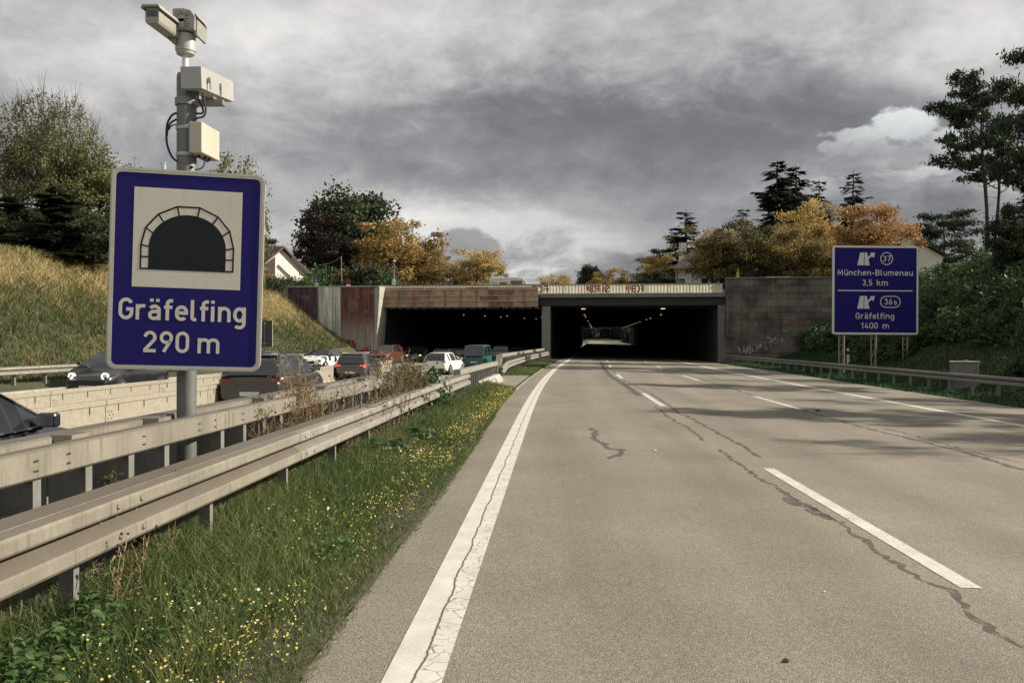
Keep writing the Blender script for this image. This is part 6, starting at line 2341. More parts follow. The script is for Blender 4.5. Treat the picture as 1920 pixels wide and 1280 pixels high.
def finish_proto(key, tb, V, F, r, bark, lm):
    t = tb.build('trunk', bark, None, smooth=True, recalc=False)
    c = np_mesh('crown', V, F, lm, None, r)
    PROTO[key] = (t.data, c.data)
    bpy.data.objects.remove(t)
    bpy.data.objects.remove(c)


def proto_spruce(key, seed, R0=2.3, dens=1.0, thin=0.0):
    rnd = random.Random(seed)
    rng = np.random.default_rng(seed)
    tb = MB()
    tb.tube([(0, 0, 0), (.05, 0, 5), (.0, .04, 9.95)], [.20, .12, .015], 7)
    C, S, Rr, U, Vv = [], [], [], [], []
    z = .7
    while z < 9.85:
        f = (1 - z / 10)
        Lz = R0 * (f ** .72) + .10
        nb = max(3, int((5 if z > 6 else 7) * dens))
        for b in range(nb):
            if rnd.random() < thin: continue
            a = rnd.uniform(0, 6.283)
            L = Lz * rnd.uniform(.6, 1.18) + .08
            dr = -.30 * L if f > .35 else .12 * L
            pts = []
            for i in range(6):
                t = i / 5
                pts.append(Vector((math.cos(a) * L * t, math.sin(a) * L * t, z + dr * math.sin(t * 1.9) + .16 * L * max(0, t - .6))))
            tb.tube(pts, [.03 * (1 - i / 6) * (.4 + f) + .004 for i in range(6)], 3, cap=False)
            side = Vector((-math.sin(a), math.cos(a), 0))
            m = max(3, int(L / .17))
            for i in range(m):
                t = (i + .6) / m
                q = t * 5
                p = pts[int(min(4, q))].lerp(pts[int(min(4, q)) + 1], q - int(min(4, q)))
                wd = (.46 * (1 - t) + .18) * min(1, L + .2)
                for sg in (-1, 1, 0):
                    d = (side * sg + Vector((math.cos(a), math.sin(a), 0)) * .75 + Vector((0, 0, rnd.uniform(-.65, -.05)))).normalized()
                    ln = wd * rnd.uniform(.7, 1.3)
                    C.append(p + d * ln * .5); U.append(d * ln * .62); Vv.append(d.cross(Vector((rnd.gauss(0, .5), rnd.gauss(0, .5), 1))).normalized() * ln * .26)
                    Rr.append(min(1, max(0, rnd.gauss(.42, .18) + .2 * t)))
        z += .21 + .10 * rnd.random()
    C, U, Vv = np.array(C), np.array(U), np.array(Vv)
    V = np.stack([C - U, C + Vv, C + U, C - Vv], 1).reshape(-1, 3)
    finish_proto(key, tb, V, np.arange(len(V)).reshape(-1, 4), np.repeat(Rr, 4), M_BARK, LM['spruce'])


def proto_pine(key, seed, cb=.48, spread=3.2, nl=20, bias=None, tufts=130, padr=.62):
    rnd = random.Random(seed)
    rng = np.random.default_rng(seed)
    tb = MB()
    tp = [Vector((.18 * math.sin(i * .7 + seed), .12 * math.cos(i * .9 + seed), 9.3 * i / 8)) for i in range(9)]
    tb.tube(tp, [.17, .155, .14, .13, .12, .10, .08, .055, .02], 9)
    Cs, Rs = [], []
    for j in range(nl):
        t = cb + (1 - cb) * (j + .4) / nl
        z0 = 9.3 * t * .97
        i = min(7, int(z0 / 9.3 * 8))
        p0 = tp[i].lerp(tp[i + 1], z0 / 9.3 * 8 - i)
        a = j * 2.39996 + rnd.uniform(-.4, .4)
        if bias is not None and rnd.random() < .45: a = bias + rnd.uniform(-.5, .5)
        prof = math.sin(math.pi * min(1, .25 + .75 * (1 - (t - cb) / (1 - cb))) * .62) if t > cb else 1
        L = spread * rnd.uniform(.55, 1.1) * (.35 + .65 * prof)
        p1 = p0 + Vector((math.cos(a) * L, math.sin(a) * L, rnd.uniform(-.1, .55) * L * .6 + .25))
        pts = limb_tubes(tb, p0, p1, .055 * (1.2 - .6 * t), .014, .1, rnd, 6, 5)
        for q in pts[2:]:
            for _ in range(2):
                e = q + Vector((rnd.gauss(0, .38), rnd.gauss(0, .38), abs(rnd.gauss(.12, .16))))
                tb.tube([q, e], [.012, .006], 3, cap=False)
                m = int(tufts * rnd.uniform(.5, 1.2))
                s = padr * rnd.uniform(.6, 1.2)
                Cs.append(rng.normal(size=(m, 3)) * np.array([s, s, s * .36]) * .55 + np.array(e) + np.array([0, 0, .1]))
                Rs.append(np.clip(rnd.uniform(.2, .7) + rng.normal(0, .15, m), 0, 1))
    for j in range(7):                             # dead stubs below the crown
        z0 = 9.3 * rnd.uniform(.2, cb)
        a = rnd.uniform(0, 6.28)
        p0 = Vector((tp[int(z0 / 9.3 * 8)].x, tp[int(z0 / 9.3 * 8)].y, z0))
        tb.tube([p0, p0 + Vector((math.cos(a), math.sin(a), .1)) * rnd.uniform(.3, .9)], [.02, .006], 4)
    C = np.concatenate(Cs); Rr = np.concatenate(Rs)
    V, F = leaf_quads(C, .13 * rng.uniform(.6, 1.4, len(C)), rng, .38)
    finish_proto(key, tb, V, F, np.repeat(Rr, 4), M_BARKP, LM['pine'])


def proto_shrub(key, seed, ncl=46, lpc=70, leaf=.075, flat=1.0):
    rnd = random.Random(seed)
    rng = np.random.default_rng(seed)
    tb = MB()
    Cs, Rs = [], []
    for j in range(ncl):
        a = rnd.uniform(0, 6.283)
        rr_ = rnd.random() ** .55
        zt_ = (1 - rr_ ** 2 * .75) * rnd.uniform(.35, 1.05) * 1.9 * flat
        c = Vector((math.cos(a) * rr_ * 1.15, math.sin(a) * rr_ * 1.15, zt_))
        if j % 2 == 0: tb.tube([(c.x * .12, c.y * .12, -.15), (c.x * .55, c.y * .55, c.z * .6), c + Vector((0, 0, rnd.uniform(0, .25)))], [.025, .015, .005], 3, cap=False)
        m = int(lpc * rnd.uniform(.6, 1.3))
        s = rnd.uniform(.2, .38)
        P = rng.normal(size=(m, 3)) * s * np.array([.8, .8, .8]) + np.array(c)
        P[:, 2] = np.abs(P[:, 2])
        Cs.append(P); Rs.append(np.clip(rnd.uniform(.2, .7) + rng.normal(0, .14, m), 0, 1))
    C = np.concatenate(Cs); Rr = np.concatenate(Rs)
    V, F = leaf_quads(C, leaf * rng.uniform(.6, 1.5, len(C)), rng, .55)
    finish_proto(key, tb, V, F, np.repeat(Rr, 4), M_BARK, LM['shrub'])
    PROTO[key + '_arr'] = (C, Rr)


proto_decid('round_a', 3, cb=.12, spread=4.2, ncl=150, lpc=125, leaf=.135, clump=.7)
proto_decid('round_b', 8, cb=.14, spread=3.7, ncl=150, lpc=120, leaf=.135, clump=.68)
proto_decid('oak', 21, cb=.2, spread=3.4, ncl=120, lpc=130, clump=.72, leaf=.16)
proto_decid('airy', 33, cb=.18, spread=3.6, ncl=120, lpc=85, leaf=.12, twigs=3)
proto_decid('bare_a', 41, cb=.22, spread=3.2, ncl=150, lpc=75, leaf=.095, twigs=6, clump=.6, sparse_top=.88, up=1.2)
proto_decid('bare_b', 57, cb=.20, spread=3.0, ncl=150, lpc=80, leaf=.095, twigs=6, clump=.62, sparse_top=.8, up=1.2)
proto_spruce('spruce_a', 5)
proto_spruce('spruce_b', 9, 2.0, .8, .22)
proto_pine('pine_a', 13, cb=.50, spread=3.0, nl=20, bias=math.pi, tufts=80, padr=.5)
proto_pine('pine_b', 17, cb=.62, spread=2.6, nl=13, bias=None, tufts=70, padr=.5)
proto_pine('pine_low', 23, cb=.30, spread=4.3, nl=24, tufts=150, padr=.8)
proto_shrub('shrub_a', 2)
proto_shrub('shrub_b', 6, 40, 60, .09)


def tree(key, label, px, d, ytop, wpx, lm=None, cat='tree', group=None, name='tree', z=None, rz=None, sy=None, x=None):
    """places a tree so that it stands at distance d with its top at photo height ytop and wpx wide"""
    X = (px - 960) / FPX * d if x is None else x
    if z is None:
        s, t = st_of(X, d)
        z = (PLAT if s > 86 else G(s, t)) - .15
    Hh = CAM_H + (640 - ytop) * d / FPX - z
    me_t, me_c = PROTO[key]
    o = thing(name, label, cat, (X, d, z), (px * 0.37) % 6.28 if rz is None else rz, group)
    co = np.empty(len(me_c.vertices) * 3, dtype=np.float32)
    me_c.vertices.foreach_get('co', co)
    co = co.reshape(-1, 3)
    top = float(np.quantile(co[:, 2], .998))
    wid = 2 * float(np.quantile(np.abs(co[:, 0]), .97))
    sw = wpx * d / FPX / wid * (1.55 if key.startswith('spruce') else 1.06)
    o.scale = (sw, sw, Hh / top)
    for nm, me in (('trunk', me_t), ('crown', me_c)):
        c = bpy.data.objects.new(nm, me)
        COL.objects.link(c)
        c.parent = o
        if nm == 'crown' and lm is not None:
            c.material_slots[0].link = 'OBJECT'
            c.material_slots[0].material = LM[lm]
    return o


# left slope crest
GRP = 'trees on the crest of the left slope'
tree('bare_a', 'tall half-bare tree with thin twigs, leftmost on the grassy crest', 18, 60, 228, 130, 'sparse')
tree('bare_b', 'tallest half-bare tree on the left crest, its twiggy top against the clouds', 82, 63, 176, 150, 'sparse')
tree('bare_a', 'half-bare tree between the tallest one and the yellowing one on the left crest', 138, 61, 214, 140, 'sparse', rz=2.0)
tree('airy', 'yellowing airy tree on the left crest just beside the blue tunnel sign', 186, 62, 286, 130, 'sparse')
tree('spruce_a', 'dark spruce in front of the half-bare trees on the left crest', 108, 57, 352, 110, 'green')
tree('spruce_a', 'dark spruce at the left frame edge on the crest', 12, 58, 372, 130, 'green')
tree('round_a', 'low dark green broadleaf tree on the crest between the two spruces', 62, 56, 392, 120, 'green')
tree('round_b', 'low dark green broadleaf tree on the crest close to the tunnel sign', 172, 57, 398, 130, 'green')
tree('airy', 'grey-green airy tree showing behind the right edge of the tunnel sign', 441, 66, 303, 112, 'sparse')
tree('pine_low', 'small dark pine behind the brown roof of the chalet house', 500, 112, 446, 70)
# behind the left half of the bridge
tree('oak', 'tall dark green tree, the tallest left of the tunnel', 655, 126, 358, 165, 'green')
tree('round_b', 'dark copper-leaved tree in front of the tall dark green tree', 622, 120, 402, 130, 'copper')
tree('round_a', 'large orange-brown autumn tree above the timber formwork', 744, 116, 412, 176, 'orange')
tree('round_b', 'reddish-orange autumn tree at the right side of the large orange-brown one', 806, 118, 466, 84, 'orange')
tree('airy', 'small brown half-bare tree beside the golden tree above the formwork', 858, 112, 495, 54, 'rust')
tree('airy', 'golden autumn tree left of the camper van', 893, 110, 466, 88, 'gold')
tree('round_b', 'small dark green treetop just above the camper van', 938, 128, 500, 34, 'green')
tree('airy', 'pale straw-coloured treetop right of the camper van', 1042, 135, 514, 60, 'gold')
tree('oak', 'grey-green treetop above the middle of the parapet', 1106, 128, 496, 46, 'green')
tree('round_a', 'low orange autumn treetop above the middle of the parapet', 1148, 124, 504, 84, 'orange')
tree('round_b', 'rounded tree with a golden top and green base left of the white house', 1236, 112, 480, 84, 'gold')
tree('round_a', 'dark green bush-like tree under the golden-topped tree', 1232, 108, 506, 96, 'green')
tree('spruce_b', 'slim spruce with drooping branches behind the white house roof', 1285, 128, 398, 70)
tree('pine_low', 'dark spreading conifer low behind the golden-topped tree', 1243, 134, 464, 78)
tree('round_a', 'dark green-brown tree hiding the right half of the white house', 1395, 98, 414, 130, 'olive')
tree('airy', 'bare-branched brown tree in front of the white house roof', 1335, 98, 424, 105, 'rust')
tree('spruce_b', 'tip of a small dark conifer above the green-brown tree', 1394, 125, 394, 50)
tree('spruce_a', 'tallest dark spruce right of the tunnel', 1456, 115, 304, 92)
tree('spruce_b', 'spruce with open branches close to the right of the tallest spruce', 1492, 118, 316, 84)
tree('spruce_b', 'small spruce top between the two pairs of larger spruces', 1537, 128, 342, 52, rz=1)
tree('spruce_b', 'spruce standing alone above the orange trees and the blue exit sign', 1600, 120, 326, 62, rz=3)
tree('round_a', 'large golden-orange autumn tree directly below the tallest spruces', 1520, 103, 378, 130, 'gold')
tree('round_b', 'brown-olive autumn tree above the block retaining wall', 1480, 96, 430, 110, 'rust')
tree('round_b', 'large copper-orange autumn tree right above the blue exit sign', 1636, 88, 384, 138, 'apricot')
tree('airy', 'yellow-brown autumn tree just left of the blue exit sign top', 1560, 95, 442, 90, 'rust')
tree('pine_low', 'broad dark pine behind the white gabled house', 1768, 104, 396, 130)
tree('pine_a', 'tall bare-trunked pine with its crown reaching to the left', 1846, 74, 138, 150, rz=0.1)
tree('pine_b', 'thinner pine just right of the tall bare-trunked one', 1868, 76, 235, 110)
tree('pine_low', 'massive dark pine cut off by the right frame edge', 1968, 62, 60, 170)
tree('spruce_a', 'dark conifer filling the right frame edge below the massive pine', 1958, 58, 250, 90)
tree('round_b', 'green broadleaf tree low at the right frame edge under the pines', 1895, 56, 385, 90, 'green')
# further pines of the same wood on the right, beyond the frame edge; their shadows fall across the road
for i, (x_, y_, h_) in enumerate(((38, 19.5, 12), (35, 25, 11), (42, 32, 12), (36, 39, 11), (43, 47, 13), (37, 56, 12), (45, 65, 14))):
    tree('pine_a' if i % 2 else 'airy', 'tree of the wood beyond the right frame edge, its shadow across the road', 2100, y_, 0, 100, 'pine' if i % 2 else 'olive', group='trees beyond the right edge', x=x_)
    o = COL.objects[-1].parent if False else None
for o in [q for q in COL.objects if q.get('group') == 'trees beyond the right edge']:
    o.scale = (.85, .85, 1.22)

# hedge and shrubs along the abutment on the left
rnd = random.Random(77)
for i, (px, d, yt, wp, m_) in enumerate([(500, 84, 517, 50, 'green'), (535, 88, 515, 58, 'green'), (566, 90, 516, 50, 'shrub'), (600, 96, 496, 60, 'shrub'), (632, 97, 500, 56, 'olive'), (664, 97, 498, 60, 'green'), (695, 97, 494, 60, 'green'), (720, 97, 500, 50, 'shrub')]):
    tree('shrub_a' if i % 2 else 'shrub_b', 'dark green hedge shrub along the top of the abutment wall', px, d, yt, wp * 1.25, m_, 'shrub', 'hedge shrubs above the abutment', 'hedge_shrub')
tree('shrub_b', 'small orange-leaved shrub in front of the chalet house', 507, 91, 509, 34, 'gold', 'shrub', None, 'shrub')
tree('shrub_b', 'olive shrub leaning over the right end of the block retaining wall', 1545, 85.5, 500, 70, 'rust', 'shrub', None, 'shrub', z=6.0)
tree('shrub_a', 'yellow sprig growing over the top of the block wall', 1384, 87, 506, 10, 'gold', 'shrub', None, 'shrub')

# ------------------------------------------------------------------ thicket on the right slope
def thicket(name, label, spots, lm, seed, kind='stuff', leafk=1.0):
    rng = np.random.default_rng(seed)
    Vs, Rs = [], []
    C0, R0 = PROTO['shrub_a_arr']
    C1, R1 = PROTO['shrub_b_arr']
    for i, (X, Y, z, sc, sz, tone) in enumerate(spots):
        C, Rr = (C0, R0) if i % 2 else (C1, R1)
        n = int(min(len(C), 900 + 700 * sc))
        idx = rng.permutation(len(C))[:n]
        a = rng.uniform(0, 6.28)
        P = C[idx]
        Q = np.stack([P[:, 0] * math.cos(a) - P[:, 1] * math.sin(a), P[:, 0] * math.sin(a) + P[:, 1] * math.cos(a), P[:, 2]], 1) * np.array([sc, sc, sz]) + np.array([X, Y, z])
        V, F = leaf_quads(Q, .115 * leafk * rng.uniform(.55, 1.5, n), rng, .55)
        Vs.append(V); Rs.append(np.repeat(np.clip(Rr[idx] + tone, 0, 1), 4))
    V = np.concatenate(Vs)
    o = np_mesh(name, V, np.arange(len(V)).reshape(-1, 4), LM[lm], None, np.concatenate(Rs))
    tag(o, label, 'shrubs', None, kind)
    return o


sp = []
rnd = random.Random(31)
for s in np.arange(24, 84, 1.7):
    for t in np.arange(20.4, 34, 1.75):
        ss, tt = s + rnd.uniform(-.8, .8), t + rnd.uniform(-.8, .8)
        if s > 66 and tt < 20.2 + (s - 66) * .05: continue
        if ss > 83.6: continue
        if 42 < ss < 54.5 and tt < 22.3: continue
        lowedge = tt < 21.6
        if lowedge and rnd.random() < .35: continue
        p = rd(ss, tt, G(ss, tt) - .25)
        sc = rnd.uniform(.75, 1.25) * (.75 if lowedge else 1)
        sp.append((p.x, p.y, p.z, sc, sc * rnd.uniform(.65, 1.15), rnd.uniform(-.2, .15) + (.15 if tt > 28 else 0)))
thicket('shrub_thicket', 'dense dark green shrub thicket covering the right slope', sp, 'shrub', 5)
sp = []
for s in (318, 322, 330, 345, 360, 380, 405, 430, 460):
    for t in (-24, -28, -33, 19, 22, 26, 31, 37, 44):
        p = rd(s + rnd.uniform(-4, 4), t + rnd.uniform(-1, 1), G(s, t) - .5)
        k_ = rnd.uniform(2.2, 3.6)
        sp.append((p.x, p.y, p.z, k_, k_ * 1.3, rnd.uniform(-.3, .0)))
for t in np.arange(-60, 80, 3.2):
    p = rd(505 + rnd.uniform(-12, 12), t, 4)
    sp.append((p.x, p.y, p.z, 4.5, rnd.uniform(4, 7), rnd.uniform(-.4, -.1)))
    p = rd(560 + rnd.uniform(-12, 12), t, 14)
    sp.append((p.x, p.y, p.z, 5, rnd.uniform(4, 6), rnd.uniform(-.4, -.1)))
thicket('far_thicket', 'dark green wood seen through the far end of the right bore', sp, 'spruce', 8, leafk=5.0)  # dark spruce colour stands in for the missing sun on this wood


# ------------------------------------------------------------------ grasses
def blades(P, Hh, Wd, rng, lean=.5, seg=2, dirs=None):
    n = len(P)
    a = rng.uniform(0, 2 * np.pi, n) if dirs is None else dirs
    f = rng.uniform(0, 2 * np.pi, n)
    side = np.stack([np.cos(f), np.sin(f), np.zeros(n)], 1) * (Wd[:, None] / 2)
    ld = np.stack([np.cos(a), np.sin(a), np.zeros(n)], 1)
    ln = rng.uniform(.1, 1, n)[:, None] * lean * Hh[:, None]
    rows = []
    for k in range(seg + 1):
        t = k / seg
        c = P + ld * ln * t ** 1.8 + np.array([0, 0, 1]) * (Hh[:, None] * (t - .18 * lean * t * t))
        w = side * (1 - .93 * t ** 1.5)
        rows += [c - w, c + w]
    V = np.stack(rows, 1)
    m = 2 * (seg + 1)
    base = (np.arange(n) * m)[:, None]
    F = np.concatenate([base + np.array([[2 * k, 2 * k + 1, 2 * k + 3, 2 * k + 2]]) for k in range(seg)], 0)
    return V.reshape(-1, 3), F, m


def rd_np(s, t):
    th = np.interp(s, _ss, _th)
    return np.interp(s, _ss, _xx) + t * np.cos(th), np.interp(s, _ss, _yy) - t * np.sin(th)


def G_np(s, t):
    return np.array([G(a, b) for a, b in zip(s, t)])


LM['verge'] = leaf_mat('verge_grass_blades', [(0.0, (0.032, 0.055, 0.017)), (0.35, (0.066, 0.108, 0.032)), (0.6, (0.125, 0.162, 0.056)), (0.82, (0.19, 0.180, 0.080)), (1.0, (0.32, 0.265, 0.15))], .3)
LM['lawn'] = leaf_mat('lawn_blades', [(0.0, (0.020, 0.050, 0.018)), (0.5, (0.045, 0.100, 0.034)), (1.0, (0.10, 0.15, 0.055))], .3)
LM['straw'] = leaf_mat('slope_grass_blades', [(0.0, (0.038, 0.055, 0.020)), (0.30, (0.080, 0.100, 0.034)), (0.5, (0.17, 0.155, 0.062)), (0.7, (0.36, 0.285, 0.135)), (1.0, (0.50, 0.41, 0.22))], .3)


def patchy(x, y, seed, sc):
    r = np.random.default_rng(seed)
    v = np.zeros_like(x)
    for k in range(7):
        fx, fy = r.normal(0, sc, 2)
        v += np.sin(x * fx + y * fy + r.uniform(0, 6.28)) / (1 + .25 * k)
    return v / 2.6


def grass_field(name, label, n, srange, trange, hfun, wid, rfun, lm, seed, seg=2, lean=.6, spow=1.0, zoff=0.0):
    rng = np.random.default_rng(seed)
    u = rng.random(n) ** spow
    s = srange[0] + (srange[1] - srange[0]) * u
    t0 = trange[0](s) if callable(trange[0]) else np.full(n, trange[0])
    t1 = trange[1](s) if callable(trange[1]) else np.full(n, trange[1])
    t = t0 + (t1 - t0) * rng.random(n)
    x, y = rd_np(s, t)
    z = G_np(s, t) - .03 + zoff
    pt = patchy(x, y, seed + 1, .9)
    Hh = hfun(s, t, pt) * rng.uniform(.55, 1.25, n)
    keep = Hh > .015
    P = np.stack([x, y, z], 1)[keep]
    Hh, s, t, pt = Hh[keep], s[keep], t[keep], pt[keep]
    Wd = (wid(s) if callable(wid) else np.full(len(s), wid)) * rng.uniform(.6, 1.3, len(s))
    r = np.clip(rfun(s, t, pt) + rng.normal(0, .13, len(s)), 0, 1)
    V, F, m = blades(P, Hh, Wd, rng, lean, seg)
    o = np_mesh(name, V, F, LM[lm], None, np.repeat(r, m))
    tag(o, label, 'grass', None, 'stuff')
    return o


edge_t = lambda s: -0.56 - 0.26 * np.clip((s - 10) / 22, 0, 1)
# verge beside us
grass_field('verge_grass', 'green grass with dry tufts on the verge in front of the near guardrail', 60000, (2.6, 15), (-2.35, edge_t),
            lambda s, t, p: (.085 + .23 * np.clip((-t - .62) / 1.25, 0, 1) ** 1.3 + .05 * p) * np.clip((edge_t(s) - t) / .05, .55, 1), lambda s: .0045 + .0008 * s, lambda s, t, p: .42 + .22 * p + .10 * np.clip((-t - 1.2), -.6, .6), 'verge', 21, 3, .9, 1.15)
grass_field('tall_grass', 'taller pale yellowish grass standing in the middle of the verge near us', 5200, (3.6, 6.6), (-1.45, -.85),
            lambda s, t, p: .30 * np.exp(-((t + 1.15) / .22) ** 2) * np.exp(-((s - 4.7) / 1.1) ** 2) + .0, .0065, lambda s, t, p: .60 + .12 * p, 'verge', 27, 3, .7)
grass_field('edge_grass', 'short dense grass fringing the asphalt edge of the verge', 16000, (2.8, 20), (lambda s: edge_t(s) - .20, lambda s: edge_t(s) + .035),
            lambda s, t, p: .07 + .03 * p, lambda s: .005 + .0008 * s, lambda s, t, p: .45 + .2 * p, 'verge', 29, 2, 1.0, 1.3)
grass_field('verge_grass', 'green verge grass running on towards the paved crossover', 34000, (14.5, 31.3), (-1.95, edge_t),
            lambda s, t, p: .12 + .22 * np.clip((-t - .7), 0, 1.1) + .05 * p, lambda s: .010 + .0006 * s, lambda s, t, p: .42 + .16 * p + .25 * np.clip((s - 27) / 4, 0, 1), 'verge', 22, 2, .8)
grass_field('verge_grass', 'narrow strip of grass beyond the paved crossover up to the pier', 15000, (43.2, 80), (-2.3, lambda s: -.80 + 0 * s),
            lambda s, t, p: .16 + .06 * p + .0 * s, .045, lambda s, t, p: .42 + .2 * p, 'verge', 23, 2, .8)
grass_field('median_grass', 'thin dry grass growing under the double guardrail', 9000, (3.5, 24), (-3.6, -2.1),
            lambda s, t, p: .16 * np.clip(.25 + p, 0, 1.3), lambda s: .006 + .0006 * s, lambda s, t, p: .68 + .15 * p, 'verge', 24, 2, .8)


def slope_r(s, t, p):
    k = (-t - 21) / 10.4
    band = np.exp(-((k - .80 + .26 * np.clip((s - 48) / 26, 0, 1.2)) / .27) ** 2)
    return .26 + .56 * band + .22 * p


grass_field('slope_grass', 'tall straw-coloured grass with green patches on the left slope', 62000, (27, 85), (-34, -20.6),
            lambda s, t, p: (.30 + .42 * np.exp(-(((-t - 21) / 10.4 - .68) / .36) ** 2)) * (1 + .3 * p), lambda s: .022 + .0006 * s, slope_r, 'straw', 25, 3, 1.25)
grass_field('roadside_grass', 'dark mown grass strip around the right guardrail', 60000, (14, 84), (lambda s: np.interp(s, [0, 60, 84], [14.75, 14.6, 13.9]), 23.6),
            lambda s, t, p: .15 + .04 * p + .16 * np.clip((t - 16.5) / 3, 0, 1) * 0 , lambda s: .018 + .0006 * s, lambda s, t, p: .24 + .10 * p, 'lawn', 26, 2, .7)


grass_field('dead_grass', 'matted dead grass lying in patches among the verge plants', 9000, (3.2, 26), (-2.2, -.75),
            lambda s, t, p: np.where(patchy(s * 1.0, t * 2.5, 77, 1.1) + .45 * (-t - 1.5) > .15, .14, 0.0), lambda s: .0045 + .0006 * s, lambda s, t, p: .92 + .05 * p, 'verge', 28, 3, 2.2)


# flowers and broad-leaved weeds on the verge
def flower_heads(name, label, n, seed, col_mat, srange, trange, h0, rad, patch_thr):
    rng = np.random.default_rng(seed)
    s = srange[0] + (srange[1] - srange[0]) * rng.random(n) ** 1.25
    t = trange[0] + (trange[1] - trange[0]) * rng.random(n)
    x, y = rd_np(s, t)
    p = patchy(x, y, 91, 2.6) * .6 + .35 * (t + 1.1)
    k = p + rng.normal(0, .35, n) > patch_thr
    s, t, x, y = s[k], t[k], x[k], y[k]
    m = 3
    x = np.repeat(x, m) + rng.normal(0, .035, len(x) * m); y = np.repeat(y, m) + rng.normal(0, .035, len(y) * m)
    s = np.repeat(s, m); n = len(x)
    z = h0 * rng.uniform(.5, 1.4, n)
    C = np.stack([x, y, z], 1)
    rr_ = rad * rng.uniform(.6, 1.3, n) * (1 + .055 * s)
    nrm = rng.normal(0, .5, (n, 3)); nrm[:, 2] += 1; nrm[:, 1] -= .35
    nrm /= np.linalg.norm(nrm, axis=1)[:, None]
    u = np.cross(nrm, np.array([1, 0, .1])); u /= np.linalg.norm(u, axis=1)[:, None]
    v = np.cross(nrm, u)
    ring = [C + nrm * .004 * 0 + (u * math.cos(i * math.pi / 3) + v * math.sin(i * math.pi / 3)) * rr_[:, None] * (1 if i % 2 else .62) for i in range(6)]
    V = np.stack([C + nrm * rr_[:, None] * .25] + ring, 1).reshape(-1, 3)
    base = (np.arange(n) * 7)[:, None]
    F = np.concatenate([base + np.array([[0, 1 + 2 * i, 2 + 2 * i, 1 + (2 * i + 2) % 6]]) for i in range(3)], 0)
    o = np_mesh(name, V, F, col_mat, None, None)
    tag(o, label, 'flowers', None, 'stuff')


M_YEL = mat('yellow_petals', (0.52, 0.40, 0.07), .6, 0, .2, 30)
M_PALEF = mat('whitish_petals', (0.62, 0.60, 0.50), .6, 0, .15, 30)
flower_heads('yellow_flowers', 'small yellow flower heads scattered over the verge grass', 2300, 51, M_YEL, (3.2, 29), (-1.7, -.62), .17, .0058, -.08)
flower_heads('white_flowers', 'few small whitish flower heads in the verge grass', 130, 52, M_PALEF, (3.2, 18), (-1.9, -.8), .20, .008, .1)


def broad_leaves(name, label, n, seed, spots, size, lm, hmax):
    rng = np.random.default_rng(seed)
    Vs, Fs, Rs = [], [], []
    o_ = 0
    for i in range(n):
        s, t, rad = spots[i % len(spots)]
        a0, r0 = rng.uniform(0, 6.28), rad * rng.random() ** .5
        X, Y = rd_np(np.array([s + math.cos(a0) * r0]), np.array([t + math.sin(a0) * r0 * .7]))
        c = Vector((X[0], Y[0], hmax * (rng.random() ** .6) * (1 - .5 * (r0 / rad) ** 2)))
        a = rng.uniform(0, 6.28); tilt = rng.uniform(-.7, .25)
        d = Vector((math.cos(a) * math.cos(tilt), math.sin(a) * math.cos(tilt), math.sin(tilt)))
        sd_ = d.cross(Vector((rng.normal(0, .3), rng.normal(0, .3), 1))).normalized()
        up_ = sd_.cross(d)
        L = size * rng.uniform(.6, 1.4); w = L * .30
        pts = [c, c + d * L * .35 + sd_ * w + up_ * .12 * L, c + d * L * .35, c + d * L * .35 - sd_ * w + up_ * .12 * L, c + d * L * .72 + sd_ * w * .7 + up_ * .06 * L, c + d * L * .72 - up_ * .02 * L, c + d * L * .72 - sd_ * w * .7 + up_ * .06 * L, c + d * L - up_ * .14 * L]
        Vs += [tuple(q) for q in pts]
        Fs += [[o_, o_ + 2, o_ + 1, o_], [o_, o_ + 3, o_ + 2, o_], [o_ + 1, o_ + 2, o_ + 5, o_ + 4], [o_ + 2, o_ + 3, o_ + 6, o_ + 5], [o_ + 4, o_ + 5, o_ + 7, o_ + 4], [o_ + 5, o_ + 6, o_ + 7, o_ + 5]]
        Rs += [min(1, max(0, rng.normal(.5, .2)))] * 8
        o_ += 8
    mb = MB()
    mb.v = Vs
    mb.f = [tuple(dict.fromkeys(f)) for f in Fs]
    mb.mi = [0] * len(Fs)
    ob = mb.build(name, LM[lm], recalc=False)
    at = ob.data.attributes.new('r', 'FLOAT', 'POINT')
    at.data.foreach_set('value', np.array(Rs, dtype=np.float32))
    tag(ob, label, 'plants', None, 'stuff')


LM['nettle'] = leaf_mat('nettle_leaves', [(0.0, (0.028, 0.060, 0.020)), (0.5, (0.060, 0.115, 0.036)), (1.0, (0.115, 0.165, 0.06))], .35)
LM['dock'] = leaf_mat('dock_leaves', [(0.0, (0.018, 0.044, 0.018)), (0.5, (0.036, 0.080, 0.032)), (1.0, (0.075, 0.125, 0.055))], .3)
broad_leaves('nettle_patch', 'bright green nettle leaves in the bottom left corner of the verge', 900, 61, [(4.2, -1.86, .34), (4.5, -1.75, .26), (3.9, -1.72, .26), (4.9, -1.9, .22)], .062, 'nettle', .30)
broad_leaves('leafy_weeds', 'broad-leaved green weeds scattered among the verge grass', 1100, 62, [(5.4, -1.6, .4), (6.2, -1.75, .35), (7.4, -1.5, .5), (5.2, -1.15, .3), (9, -1.6, .5), (11.5, -1.4, .6), (6.8, -1.0, .3), (4.6, -1.35, .25)], .05, 'nettle', .20)
broad_leaves('dock_plant', 'dark blue-green dock leaves below the guardrail in the middle of the verge', 420, 63, [(12.6, -1.72, .55), (14.2, -1.6, .6), (15.5, -1.62, .4)], .17, 'dock', .30)

